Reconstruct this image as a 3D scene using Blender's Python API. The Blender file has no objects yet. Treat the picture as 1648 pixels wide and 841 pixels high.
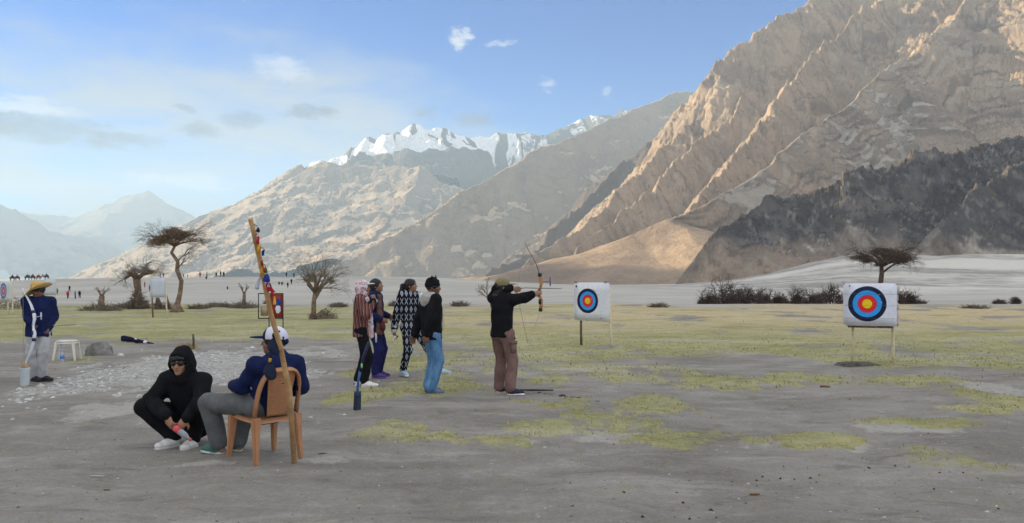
import bpy, bmesh, math, random
import numpy as np
from mathutils import Vector, Matrix

# ------------------------------------------------------------------ camera, world, sun, exposure
S = bpy.context.scene
COL = S.collection
FPX, CX, HY, CAMH = 1293.0, 824.0, 448.0, 1.65      # focal length, centre and horizon row of a 1648 px wide view
cam_d = bpy.data.cameras.new("camera")
cam_d.sensor_width = 36.0
cam_d.lens = 36.0 * FPX / 1648.0
cam_d.shift_y = (HY - 420.5) / 1648.0
cam_d.clip_start = 0.1
cam_d.clip_end = 30000.0
cam = bpy.data.objects.new("camera", cam_d)
cam.location = (0, 0, CAMH)
cam.rotation_euler = (math.radians(90), 0, 0)
COL.objects.link(cam)
S.camera = cam

SUN_A, SUN_E = math.radians(75), math.radians(15)    # from the view direction round to the left, and above the horizon
TO_SUN = Vector((-math.sin(SUN_A) * math.cos(SUN_E), math.cos(SUN_A) * math.cos(SUN_E), math.sin(SUN_E)))
sun_d = bpy.data.lights.new("sun", 'SUN')
sun_d.energy = 5.0
sun_d.angle = math.radians(0.6)
sun_d.color = (1.0, 0.82, 0.57)
sun = bpy.data.objects.new("sun", sun_d)
sun.rotation_euler = TO_SUN.to_track_quat('Z', 'Y').to_euler()
COL.objects.link(sun)

S.view_settings.view_transform = 'Standard'
S.view_settings.look = 'None'
S.view_settings.gamma = 1.0
S.view_settings.use_curve_mapping = False
S.view_settings.exposure = 1.24
S.view_settings.use_white_balance = True
S.view_settings.white_balance_temperature = 6900
S.view_settings.white_balance_tint = 9
S.cycles.max_bounces = 6
S.cycles.diffuse_bounces = 3
S.cycles.volume_bounces = 1
S.cycles.transparent_max_bounces = 8
S.cycles.use_denoising = True
S.cycles.caustics_reflective = False
S.cycles.caustics_refractive = False


class NT:
    """small helper round a node tree"""
    def __init__(self, tree):
        self.t = tree
        self.n = tree.nodes
        self.l = tree.links

    def new(self, kind, **kw):
        nd = self.n.new(kind)
        for k, v in kw.items():
            setattr(nd, k, v)
        return nd

    def put(self, sock, val):
        if val is None:
            return
        if hasattr(val, 'is_linked') or isinstance(val, bpy.types.NodeSocket):
            self.l.new(val, sock)
        else:
            sock.default_value = val

    def m(self, op, a, b=None, c=None, clamp=False):
        nd = self.new('ShaderNodeMath', operation=op)
        nd.use_clamp = clamp
        for i, v in enumerate((a, b, c)):
            if v is not None:
                self.put(nd.inputs[i], v)
        return nd.outputs[0]

    def mix(self, f, a, b, mode='MIX'):
        nd = self.new('ShaderNodeMix', data_type='RGBA', blend_type=mode)
        self.put(nd.inputs[0], f)
        for i, v in ((6, a), (7, b)):
            self.put(nd.inputs[i], (*v, 1) if isinstance(v, tuple) and len(v) == 3 else v)
        return nd.outputs[2]

    def noise(self, vec, scale, detail=4, rough=0.55, out=0, dist=0.0):
        nd = self.new('ShaderNodeTexNoise')
        if vec is not None:
            self.l.new(vec, nd.inputs['Vector'])
        nd.inputs['Scale'].default_value = scale
        nd.inputs['Detail'].default_value = detail
        nd.inputs['Roughness'].default_value = rough
        nd.inputs['Distortion'].default_value = dist
        return nd.outputs[out]

    def ss(self, v, a, b, lo=0.0, hi=1.0):
        nd = self.new('ShaderNodeMapRange', interpolation_type='SMOOTHSTEP')
        self.put(nd.inputs[0], v)
        for i, x in ((1, a), (2, b), (3, lo), (4, hi)):
            self.put(nd.inputs[i], x)
        return nd.outputs[0]

    def scaled(self, vec, s):
        nd = self.new('ShaderNodeMapping')
        self.l.new(vec, nd.inputs[0])
        nd.inputs['Scale'].default_value = s
        return nd.outputs[0]


def azel(px, py):
    return math.atan2(px - CX, FPX), math.atan2(HY - py, math.hypot(FPX, px - CX))


def build_world():
    w = bpy.data.worlds.new("World")
    S.world = w
    w.use_nodes = True
    N = NT(w.node_tree)
    N.n.clear()
    out = N.new('ShaderNodeOutputWorld')
    bg = N.new('ShaderNodeBackground')
    sky = N.new('ShaderNodeTexSky', sky_type='NISHITA')
    sky.sun_disc = False
    sky.sun_elevation = SUN_E
    sky.sun_rotation = -SUN_A
    sky.altitude = 3000
    sky.air_density = 1.1
    sky.dust_density = 0.3
    sky.ozone_density = 2.0
    tc = N.new('ShaderNodeTexCoord')
    sep = N.new('ShaderNodeSeparateXYZ')
    N.l.new(tc.outputs['Generated'], sep.inputs[0])
    x, y, z = sep.outputs
    az = N.m('ARCTAN2', x, y)
    el = N.m('ARCSINE', z)
    comb = N.new('ShaderNodeCombineXYZ')
    N.l.new(az, comb.inputs[0])
    N.l.new(N.m('MULTIPLY', el, 2.2), comb.inputs[1])
    ang = comb.outputs[0]
    warp = N.noise(ang, 5.0, 5, 0.6)
    wc = N.m('SUBTRACT', warp, 0.5)
    # high veil: its edge bows down to the right, broken by noise
    hs = N.new('ShaderNodeHueSaturation')
    hs.inputs['Saturation'].default_value = 1.4
    N.l.new(sky.outputs[0], hs.inputs['Color'])
    sky_col = N.mix(1.0, hs.outputs[0], (0.08, 0.60, 0.97), 'MULTIPLY')
    da = N.m('ADD', az, 0.30)
    edge = N.m('SUBTRACT', 0.27, N.m('MULTIPLY', N.m('MULTIPLY', da, da), N.ss(da, -0.2, 0.1, 0.25, 1.1)))
    edge = N.m('MAXIMUM', edge, 0.10)
    under = N.m('SUBTRACT', edge, el)
    under = N.m('ADD', under, N.m('MULTIPLY', wc, 0.22))
    veil = N.ss(under, -0.05, 0.07)
    veil = N.m('MULTIPLY', veil, N.ss(N.noise(N.scaled(ang, (1.0, 1.7, 1.0)), 4.2, 9, 0.66, dist=0.5), 0.34, 0.62, 0.34, 1.0))
    # unseen bright cloud added overhead and behind to lift the shaded ground
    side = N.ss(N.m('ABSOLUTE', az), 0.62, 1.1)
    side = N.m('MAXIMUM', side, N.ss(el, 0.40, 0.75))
    fill_cirrus = N.m('MULTIPLY', N.ss(N.noise(N.scaled(tc.outputs['Generated'], (1.0, 1.6, 1.3)), 3.0, 7, 0.62, dist=0.4), 0.30, 0.54), side)
    CL = bpy_cloud_colours
    col = N.mix(N.m('MULTIPLY', veil, 0.92), sky_col, CL['veil'])
    col = N.mix(N.m('MULTIPLY', fill_cirrus, 0.85), col, CL['fill_cirrus'])
    warm = N.m('MULTIPLY', N.m('MULTIPLY', N.ss(el, 0.16, 0.0), N.ss(az, 0.0, -0.5)), 0.5)
    col = N.mix(warm, col, CL['warm'])
    # small separate clouds
    wn = N.noise(ang, 26.0, 6, 0.62, out=1)
    wv = N.new('ShaderNodeVectorMath', operation='MULTIPLY_ADD')
    N.l.new(wn, wv.inputs[0])
    wv.inputs[1].default_value = (0.034, 0.034, 0)
    aev = N.new('ShaderNodeCombineXYZ')
    N.l.new(az, aev.inputs[0])
    N.l.new(el, aev.inputs[1])
    N.l.new(aev.outputs[0], wv.inputs[2])
    s2 = N.new('ShaderNodeSeparateXYZ')
    N.l.new(wv.outputs[0], s2.inputs[0])
    fine = N.noise(ang, 60.0, 5, 0.6)
    for px, py, rx, ry, kind, a in (
            (735, 62, 19, 15, 'w', .75), (752, 52, 14, 8, 'w', .65), (738, 76, 9, 9, 'w', .5), (806, 70, 24, 5, 'w', .5),
            (880, 135, 14, 12, 'w', .42), (978, 147, 13, 8, 'w', .28), (455, 108, 50, 22, 'w', .45), (30, 172, 80, 16, 'w', .55),
            (290, 290, 90, 14, 'w', .4), (300, 172, 16, 8, 'd', .5), (320, 208, 36, 14, 'd', .6), (395, 195, 38, 13, 'd', .5),
            (500, 181, 50, 13, 'd', .65), (685, 182, 22, 9, 'd', .5), (762, 188, 34, 14, 'd', .55), (200, 226, 58, 16, 'd', .6),
            (70, 208, 100, 20, 'd', .6), (-60, 190, 90, 20, 'd', .6)):
        ca, ce = azel(px, py)
        ca += 0.017
        ce += 0.017
        dx = N.m('DIVIDE', N.m('SUBTRACT', s2.outputs[0], ca), rx / FPX)
        dy = N.m('DIVIDE', N.m('SUBTRACT', s2.outputs[1], ce), ry / FPX)
        r2 = N.m('ADD', N.m('MULTIPLY', dx, dx), N.m('MULTIPLY', dy, dy))
        f = N.m('MULTIPLY', N.ss(N.m('ADD', r2, N.m('MULTIPLY', N.m('SUBTRACT', fine, 0.2), 2.2)), 1.9, 0.45), min(0.95, a * 1.2))
        col = N.mix(f, col, CL['white'] if kind == 'w' else CL['dark'])
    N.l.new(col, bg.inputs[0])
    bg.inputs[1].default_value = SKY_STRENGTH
    N.l.new(bg.outputs[0], out.inputs[0])


SKY_STRENGTH = 0.085
# radiance of cloud in the sky texture's own (bright) units
bpy_cloud_colours = {'fill_cirrus': (7.6, 7.5, 7.5), 'veil': (2.3, 2.6, 3.05), 'warm': (1.45, 1.35, 1.5), 'white': (3.9, 4.15, 4.6), 'dark': (0.55, 0.78, 1.25)}
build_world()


def W(px, py, D):
    return ((px - CX) / FPX * D, D, CAMH - (py - HY) / FPX * D)


# ------------------------------------------------------------------ numpy noise
def _hash(ix, iy, seed):
    h = (ix.astype(np.int64) * 374761393 + iy.astype(np.int64) * 668265263 + seed * 974634721) & 0x7fffffff
    h = ((h ^ (h >> 13)) * 1274126177) & 0x7fffffff
    return (h ^ (h >> 16)) & 0xffff


def perlin(x, y, seed=0):
    x = np.asarray(x, float)
    y = np.asarray(y, float)
    ix = np.floor(x)
    iy = np.floor(y)
    fx = x - ix
    fy = y - iy
    ux = fx * fx * fx * (fx * (fx * 6 - 15) + 10)
    uy = fy * fy * fy * (fy * (fy * 6 - 15) + 10)

    def g(dx, dy):
        a = _hash(ix + dx, iy + dy, seed) / 65536.0 * 2 * np.pi
        return np.cos(a) * (fx - dx) + np.sin(a) * (fy - dy)
    a = g(0, 0) * (1 - ux) + g(1, 0) * ux
    b = g(0, 1) * (1 - ux) + g(1, 1) * ux
    return (a * (1 - uy) + b * uy) * 1.5


def fbm(x, y, octaves=5, seed=0, gain=0.5, lac=2.03):
    t = 0
    amp = 1.0
    for o in range(octaves):
        t = t + amp * perlin(x, y, seed + o * 17)
        x = x * lac + 13.7
        y = y * lac - 7.3
        amp *= gain
    return t


def ridged(x, y, octaves=5, seed=0, gain=0.5, lac=2.07):
    t = 0
    amp = 1.0
    w = 1.0
    for o in range(octaves):
        n = 1 - np.abs(perlin(x, y, seed + o * 31)) * 1.6
        n = np.clip(n, 0, 1) ** 2
        t = t + amp * n * w
        w = np.clip(n * 1.6, 0, 1)
        x = x * lac + 5.1
        y = y * lac + 9.2
        amp *= gain
    return t


def sstep(v, a, b):
    t = np.clip((v - a) / (b - a), 0, 1)
    return t * t * (3 - 2 * t)


# ------------------------------------------------------------------ objects and materials
def link(o, parent=None):
    COL.objects.link(o)
    if parent is not None:
        o.parent = parent
    return o


def mesh_obj(name, verts, faces, mat=None, parent=None, smooth=True, mats=None, fmat=None):
    me = bpy.data.meshes.new(name)
    if isinstance(verts, np.ndarray) and isinstance(faces, np.ndarray):
        nv, nf, k = len(verts), len(faces), faces.shape[1]
        me.vertices.add(nv)
        me.vertices.foreach_set('co', np.ascontiguousarray(verts, np.float32).ravel())
        me.loops.add(nf * k)
        me.loops.foreach_set('vertex_index', np.ascontiguousarray(faces, np.int32).ravel())
        me.polygons.add(nf)
        me.polygons.foreach_set('loop_start', np.arange(0, nf * k, k, dtype=np.int32))
        me.update(calc_edges=True)
        me.validate()
    else:
        me.from_pydata([tuple(map(float, v)) for v in verts], [], [tuple(map(int, f)) for f in faces])
    if mats:
        for m_ in mats:
            me.materials.append(m_)
        if fmat is not None:
            me.polygons.foreach_set('material_index', np.asarray(fmat, np.int32))
    elif mat:
        me.materials.append(mat)
    me.polygons.foreach_set('use_smooth', np.full(len(me.polygons), bool(smooth)))
    me.update()
    return link(bpy.data.objects.new(name, me), parent)


def tag(o, label=None, cat=None, group=None, kind=None):
    for k, v in (('label', label), ('category', cat), ('group', group), ('kind', kind)):
        if v:
            o[k] = v
    return o


def thing(name, label, cat, loc=(0, 0, 0), rz=0.0, group=None):
    o = bpy.data.objects.new(name, None)
    o.empty_display_size = 0.2
    o.location = loc
    o.rotation_euler = (0, 0, rz)
    link(o)
    return tag(o, label, cat, group)


def attr(o, name, vals):
    a = o.data.attributes.new(name, 'FLOAT', 'POINT')
    a.data.foreach_set('value', np.ascontiguousarray(vals, np.float32).ravel())


def material(name):
    m = bpy.data.materials.new(name)
    m.use_nodes = True
    N = NT(m.node_tree)
    N.n.clear()
    out = N.new('ShaderNodeOutputMaterial')
    b = N.new('ShaderNodeBsdfPrincipled')
    N.l.new(b.outputs[0], out.inputs[0])
    b.inputs['Roughness'].default_value = 0.9
    b.inputs['Specular IOR Level'].default_value = 0.2
    return m, N, b


def bump(N, b, h, dist, strength=1.0):
    nd = N.new('ShaderNodeBump')
    nd.inputs['Strength'].default_value = strength
    nd.inputs['Distance'].default_value = dist
    N.l.new(h, nd.inputs['Height'])
    N.l.new(nd.outputs[0], b.inputs['Normal'])


def attrnode(N, name):
    return N.new('ShaderNodeAttribute', attribute_name=name).outputs['Fac']


# ------------------------------------------------------------------ mountains
def ridge_field(X, Y, ridges, warp=0, wl=300.0, seed=1):
    """height = the highest of slopes falling away from ridge lines; also which ridge, distance and run along it"""
    if warp:
        XW = X + warp * fbm(X / wl, Y / wl, 4, seed)
        YW = Y + warp * fbm(X / wl + 31, Y / wl + 7, 4, seed + 5)
    else:
        XW, YW = X, Y
    best = np.full(X.shape, -1e9)
    who = np.zeros(X.shape, int)
    dist = np.zeros(X.shape)
    run = np.zeros(X.shape)
    for ri, R in enumerate(ridges):
        P = [W(*p) for p in R['p']]
        s0 = 0.0
        for (ax, ay, az_), (bx, by, bz) in zip(P[:-1], P[1:]):
            dx, dy = bx - ax, by - ay
            L = math.hypot(dx, dy)
            t = np.clip(((XW - ax) * dx + (YW - ay) * dy) / (L * L), 0, 1)
            qx = XW - (ax + t * dx)
            qy = YW - (ay + t * dy)
            d = np.hypot(qx, qy)
            s1, s2, LL = R['s1'], R['s2'], R['L']
            # side: left of the run is +1
            side = np.sign(dx * qy - dy * qx)
            k = np.where(side > 0, R.get('kl', 1.0), R.get('kr', 1.0))
            dd = d * k
            h = az_ + t * (bz - az_) - (s2 * dd + (s1 - s2) * LL * (1 - np.exp(-dd / LL)))
            m_ = h > best
            best = np.where(m_, h, best)
            who = np.where(m_, ri, who)
            dist = np.where(m_, d, dist)
            run = np.where(m_, s0 + t * L + ri * 5000, run)
            s0 += L
    return best, who, dist, run


def fan_grid(u0, u1, nu, y0, y1, ny, power=1.0):
    u = np.linspace(u0, u1, nu)
    t = np.linspace(0, 1, ny) ** power
    Yv = y0 + (y1 - y0) * t
    U, Y = np.meshgrid(u, Yv)
    return U * Y, Y


def grid_faces(ny, nx):
    i = np.arange(ny * nx).reshape(ny, nx)
    return np.stack([i[:-1, :-1], i[:-1, 1:], i[1:, 1:], i[1:, :-1]], -1).reshape(-1, 4)


def field_obj(name, X, Y, Z, mat, zmin=-6.0, attrs=None):
    ny, nx = X.shape
    F = grid_faces(ny, nx)
    zf = Z.ravel()
    keep = zf[F].max(1) > zmin
    F = F[keep]
    used = np.zeros(ny * nx, bool)
    used[F.ravel()] = True
    remap = np.cumsum(used) - 1
    V = np.stack([X.ravel(), Y.ravel(), np.maximum(zf, zmin - 4)], -1)[used]
    o = mesh_obj(name, V, remap[F], mat)
    for k, v in (attrs or {}).items():
        attr(o, k, v.ravel()[used])
    return tag(o, kind='structure')


def rock_material(name, sand, sand2, rock, rock2, dark=None, snow=False, big=1.0, streak=False):
    m, N, b = material(name)
    tc = N.new('ShaderNodeTexCoord')
    P = tc.outputs['Object']
    n1 = N.noise(P, 0.012 / big, 8, 0.65, dist=0.3)
    n2 = N.noise(P, 0.06 / big, 8, 0.7)
    n3 = N.noise(N.scaled(P, (1.0, 1.0, 0.35)), 0.3 / big, 6, 0.7)
    rk = N.mix(N.ss(n1, 0.35, 0.68), rock, rock2)
    rk = N.mix(N.m('MULTIPLY', N.ss(n2, 0.45, 0.72), 0.55), rk, tuple(c * 0.52 for c in rock))
    sd = N.mix(N.ss(n2, 0.35, 0.7), sand, sand2)
    f = N.ss(N.m('ADD', attrnode(N, 'rock'), N.m('MULTIPLY', N.m('SUBTRACT', n2, 0.5), 0.9)), 0.36, 0.62)
    c = N.mix(f, sd, rk)
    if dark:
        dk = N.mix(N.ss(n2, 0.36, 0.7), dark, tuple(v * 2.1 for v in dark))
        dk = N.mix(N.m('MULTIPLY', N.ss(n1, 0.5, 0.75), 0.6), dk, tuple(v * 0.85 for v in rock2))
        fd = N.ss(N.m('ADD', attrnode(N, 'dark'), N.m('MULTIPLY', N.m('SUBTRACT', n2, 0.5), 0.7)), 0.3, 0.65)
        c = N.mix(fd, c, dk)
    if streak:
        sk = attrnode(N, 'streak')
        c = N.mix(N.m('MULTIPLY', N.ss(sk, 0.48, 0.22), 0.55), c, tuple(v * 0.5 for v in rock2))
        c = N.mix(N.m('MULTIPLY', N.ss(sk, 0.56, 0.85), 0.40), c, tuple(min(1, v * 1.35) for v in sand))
    if snow:
        fs = N.ss(N.m('ADD', attrnode(N, 'snow'), N.m('MULTIPLY', N.m('SUBTRACT', n2, 0.5), 1.2)), 0.42, 0.58)
        c = N.mix(fs, c, (0.85, 0.87, 0.9))
    c = N.mix(N.m('MULTIPLY', N.ss(n3, 0.4, 0.75), 0.30), c, tuple(v * 0.45 for v in rock))
    N.l.new(c, b.inputs['Base Color'])
    b.inputs['Roughness'].default_value = 1.0
    b.inputs['Specular IOR Level'].default_value = 0.05
    h = N.m('ADD', N.m('MULTIPLY', n2, 6.0 * big), N.m('MULTIPLY', n3, 1.6 * big))
    h = N.m('MULTIPLY', h, N.m('ADD', 0.25, N.m('MULTIPLY', f, 0.75)))
    bump(N, b, h, 1.0, 0.9)
    return m


def slope_of(X, Y, Z):
    """steepness measured along the grid's own lines"""
    def g(axis):
        dx = np.gradient(X, axis=axis)
        dy = np.gradient(Y, axis=axis)
        dz = np.gradient(Z, axis=axis)
        return dz / np.maximum(np.hypot(dx, dy), 1e-6)
    return np.hypot(g(0), g(1))


def gullies(who, dist, run, lam, amp, seed, reach=200.0, long=3.5):
    g = ridged(run / lam, dist / (lam * long), 5, seed)
    return (g - 0.9) * amp * np.clip(dist / reach, 0.12, 1.0)


# the near mountain on the right
def near_mountain():
    X, Y = fan_grid(-0.16, 1.15, 900, 455, 2300, 640, 1.25)
    ridges = [
        dict(p=[(1600, -150, 1950), (1480, -110, 1850), (1380, -70, 1780), (1290, 0, 1700), (1240, 40, 1640), (1165, 85, 1580), (1125, 145, 1540),
                (1110, 195, 1500), (1060, 240, 1440), (1000, 300, 1360), (940, 350, 1300), (880, 400, 1240), (830, 436, 1200)],
             s1=1.7, s2=0.92, L=110),
        dict(p=[(1560, -170, 1720), (1470, -70, 1600), (1391, 10, 1500), (1334, 63, 1420), (1294, 103, 1350), (1248, 160, 1270), (1200, 225, 1190), (1150, 280, 1100), (1090, 330, 1010)],
             s1=1.6, s2=0.95, L=70),
        dict(p=[(1290, 0, 1700), (1232, 95, 1590), (1180, 175, 1480), (1105, 240, 1390), (1040, 300, 1300), (985, 350, 1220), (930, 395, 1130)],
             s1=1.5, s2=0.9, L=70),
        dict(p=[(1900, -260, 1600), (1720, -150, 1440), (1610, -50, 1330), (1550, 10, 1260), (1440, 100, 1130), (1320, 200, 980), (1200, 285, 830), (1100, 342, 770), (1035, 374, 735)],
             s1=1.1, s2=0.78, L=150),
        None,
        dict(p=[(1900, 120, 740), (1800, 150, 700), (1650, 205, 655), (1560, 222, 640), (1480, 240, 620), (1400, 262, 605), (1310, 290, 590), (1220, 326, 580), (1160, 362, 572), (1128, 392, 566)],
             s1=1.5, s2=0.85, L=80),
        dict(p=[(1900, 170, 620), (1800, 200, 600), (1660, 245, 570), (1560, 300, 550), (1500, 350, 535)],
             s1=1.8, s2=0.8, L=50),
        dict(p=[(1085, 352, 745), (1020, 376, 735), (960, 394, 755), (900, 412, 785), (840, 430, 820), (770, 444, 860), (700, 450, 900)], s1=0.36, s2=0.27, L=120),
    ]
    rb = [ridges[5], ridges[6]]
    ro = ridges[:4] + ridges[7:]
    Ho, who, dist, run = ridge_field(X, Y, ro, 16, 150, 3)
    Hb, whob, distb, runb = ridge_field(X, Y, rb, 8, 130, 6)
    edge = Hb - Ho + 26 * fbm(X / 34, Y / 34, 5, 8, 0.6)
    bw = sstep(edge, -10, 26)
    but = Hb > Ho
    H = np.maximum(Ho, Hb)
    front = (who == 3) & ~but
    fan = (who == 4) & ~but
    upper = (who < 3) & ~but
    run = np.where(but, runb + 900, run)
    dist = np.where(but, distb, dist)
    amp = np.where(but, 5, np.where(front, 4, np.where(fan, 2.0, 25)))
    lam = np.where(but, 62.0, np.where(front, 42.0, np.where(fan, 50.0, 105.0)))
    Z = H + gullies(who, dist, run, lam, amp, 4, 80.0, 6.0)
    cr = np.clip((H - 20) / 160, 0, 1)
    rough = np.where(upper, 1.0, np.where(but, 0.62, np.where(front, 0.16 + 0.45 * sstep(X, 470, 620), 0.05)))
    crag_h = np.where(but, np.clip(H / 60, 0, 1), cr)
    wx = X + 12 * fbm(X / 50, Y / 50, 3, 12)
    Z = Z + np.minimum(ridged(wx / 62, Y / 62, 6, 9, 0.66) - 1.15, 0.10) * 11 * crag_h * rough
    Z = Z + fbm(X / 13, Y / 13, 5, 21, 0.68) * 3.6 * crag_h * rough
    # ribs of rock running along the front slope
    ribs = sstep(X, 360, 430) * front * sstep(dist, 6, 25) * (1 - sstep(dist, 240, 330))
    ribs = ribs * sstep(fbm(run / 110, dist / 50, 3, 27), -0.05, 0.25)
    wave = dist / 21.0 + 0.8 * fbm(run / 130, dist / 50, 3, 25)
    fr = wave - np.floor(wave)
    Z = Z + ribs * 8.0 * (sstep(fr, 0.0, 0.75) * (1 - sstep(fr, 0.75, 1.0)) - 0.4)
    # strata steps on the steep upper rock
    up = np.where(upper, 1.0, np.where(but, 0.6, 0.25)) * cr
    band = (Z + 0.35 * X + 14 * fbm(X / 120, Y / 120, 3, 51)) / 22.0
    fr = band - np.floor(band)
    Z = Z + up * 6.0 * (sstep(fr, 0.2, 0.8) - fr)
    sl = slope_of(X, Y, Z)
    rock = sstep(sl, 0.55, 1.1) * 0.55 + np.where(fan, 0.75, 0.0) + np.where(upper, 0.36, np.where(front, 0.02 + 0.32 * sstep(X, 470, 620), 0.0)) * cr + 0.16 * fbm(X / 70, Y / 70, 3, 61)
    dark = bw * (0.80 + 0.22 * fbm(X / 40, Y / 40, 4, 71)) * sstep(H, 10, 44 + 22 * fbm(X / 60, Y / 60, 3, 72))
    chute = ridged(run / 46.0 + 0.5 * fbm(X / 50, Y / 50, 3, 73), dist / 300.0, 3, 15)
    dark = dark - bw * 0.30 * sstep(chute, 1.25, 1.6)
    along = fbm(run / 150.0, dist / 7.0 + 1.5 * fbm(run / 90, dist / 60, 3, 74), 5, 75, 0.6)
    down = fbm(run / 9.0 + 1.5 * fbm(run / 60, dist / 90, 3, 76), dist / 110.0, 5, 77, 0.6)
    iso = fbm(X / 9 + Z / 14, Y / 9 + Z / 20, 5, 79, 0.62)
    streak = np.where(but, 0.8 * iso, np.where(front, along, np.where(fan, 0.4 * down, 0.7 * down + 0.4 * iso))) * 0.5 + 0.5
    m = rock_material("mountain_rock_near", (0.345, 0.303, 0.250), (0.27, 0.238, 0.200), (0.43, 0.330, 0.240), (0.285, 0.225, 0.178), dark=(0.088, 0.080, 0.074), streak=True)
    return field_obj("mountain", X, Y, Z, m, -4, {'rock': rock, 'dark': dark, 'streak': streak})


near_mountain()


def mid_mountains():
    # dark shaded spur between the near mountain and the long ridge
    X, Y = fan_grid(-0.14, 0.34, 420, 1500, 3000, 240)
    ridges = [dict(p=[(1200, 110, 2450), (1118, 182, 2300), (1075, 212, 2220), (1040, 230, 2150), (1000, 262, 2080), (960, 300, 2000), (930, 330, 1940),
                      (900, 355, 1880), (860, 395, 1800), (820, 422, 1740), (765, 449, 1680)], s1=1.1, s2=0.70, L=160)]
    H, who, dist, run = ridge_field(X, Y, ridges, 24, 200, 31)
    Z = H + gullies(who, dist, run, 110.0, 16, 33, 130, 5.0) + (ridged(X / 110, Y / 110, 5, 34, 0.6) - 1) * 8 + fbm(X / 30, Y / 30, 4, 35) * 5
    sl = slope_of(X, Y, Z)
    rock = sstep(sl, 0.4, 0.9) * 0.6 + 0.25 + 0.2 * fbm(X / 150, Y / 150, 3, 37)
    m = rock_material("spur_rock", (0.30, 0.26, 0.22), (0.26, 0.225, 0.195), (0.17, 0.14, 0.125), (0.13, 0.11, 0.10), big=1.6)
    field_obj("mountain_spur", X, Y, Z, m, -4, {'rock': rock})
    # the long ridge behind it
    X, Y = fan_grid(-0.36, 0.36, 560, 2000, 4300, 300)
    ridges = [dict(p=[(1330, 148, 3650), (1200, 140, 3550), (1118, 148, 3450), (1085, 147, 3400), (1060, 157, 3330), (1020, 172, 3250), (980, 190, 3150), (940, 208, 3060), (900, 225, 2960),
                      (860, 243, 2870), (820, 266, 2780), (780, 287, 2700), (740, 304, 2610), (700, 333, 2520), (640, 372, 2440), (570, 410, 2380), (480, 443, 2320)],
                   s1=1.05, s2=0.74, L=220)]
    H, who, dist, run = ridge_field(X, Y, ridges, 22, 260, 41)
    Z = H + gullies(who, dist, run, 120.0, 10, 43, 200, 6.0) + np.minimum(ridged(X / 160, Y / 160, 5, 44, 0.6) - 1.1, 0.1) * 5 + fbm(X / 40, Y / 40, 4, 45) * 3
    sl = slope_of(X, Y, Z)
    rock = sstep(sl, 0.45, 0.95) * 0.6 + 0.12 + 0.2 * fbm(X / 200, Y / 200, 3, 47)
    m = rock_material("ridge_rock", (0.46, 0.37, 0.27), (0.40, 0.33, 0.25), (0.34, 0.27, 0.21), (0.27, 0.22, 0.18), big=2.2)
    field_obj("mountain_ridge", X, Y, Z, m, -4, {'rock': rock})


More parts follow.
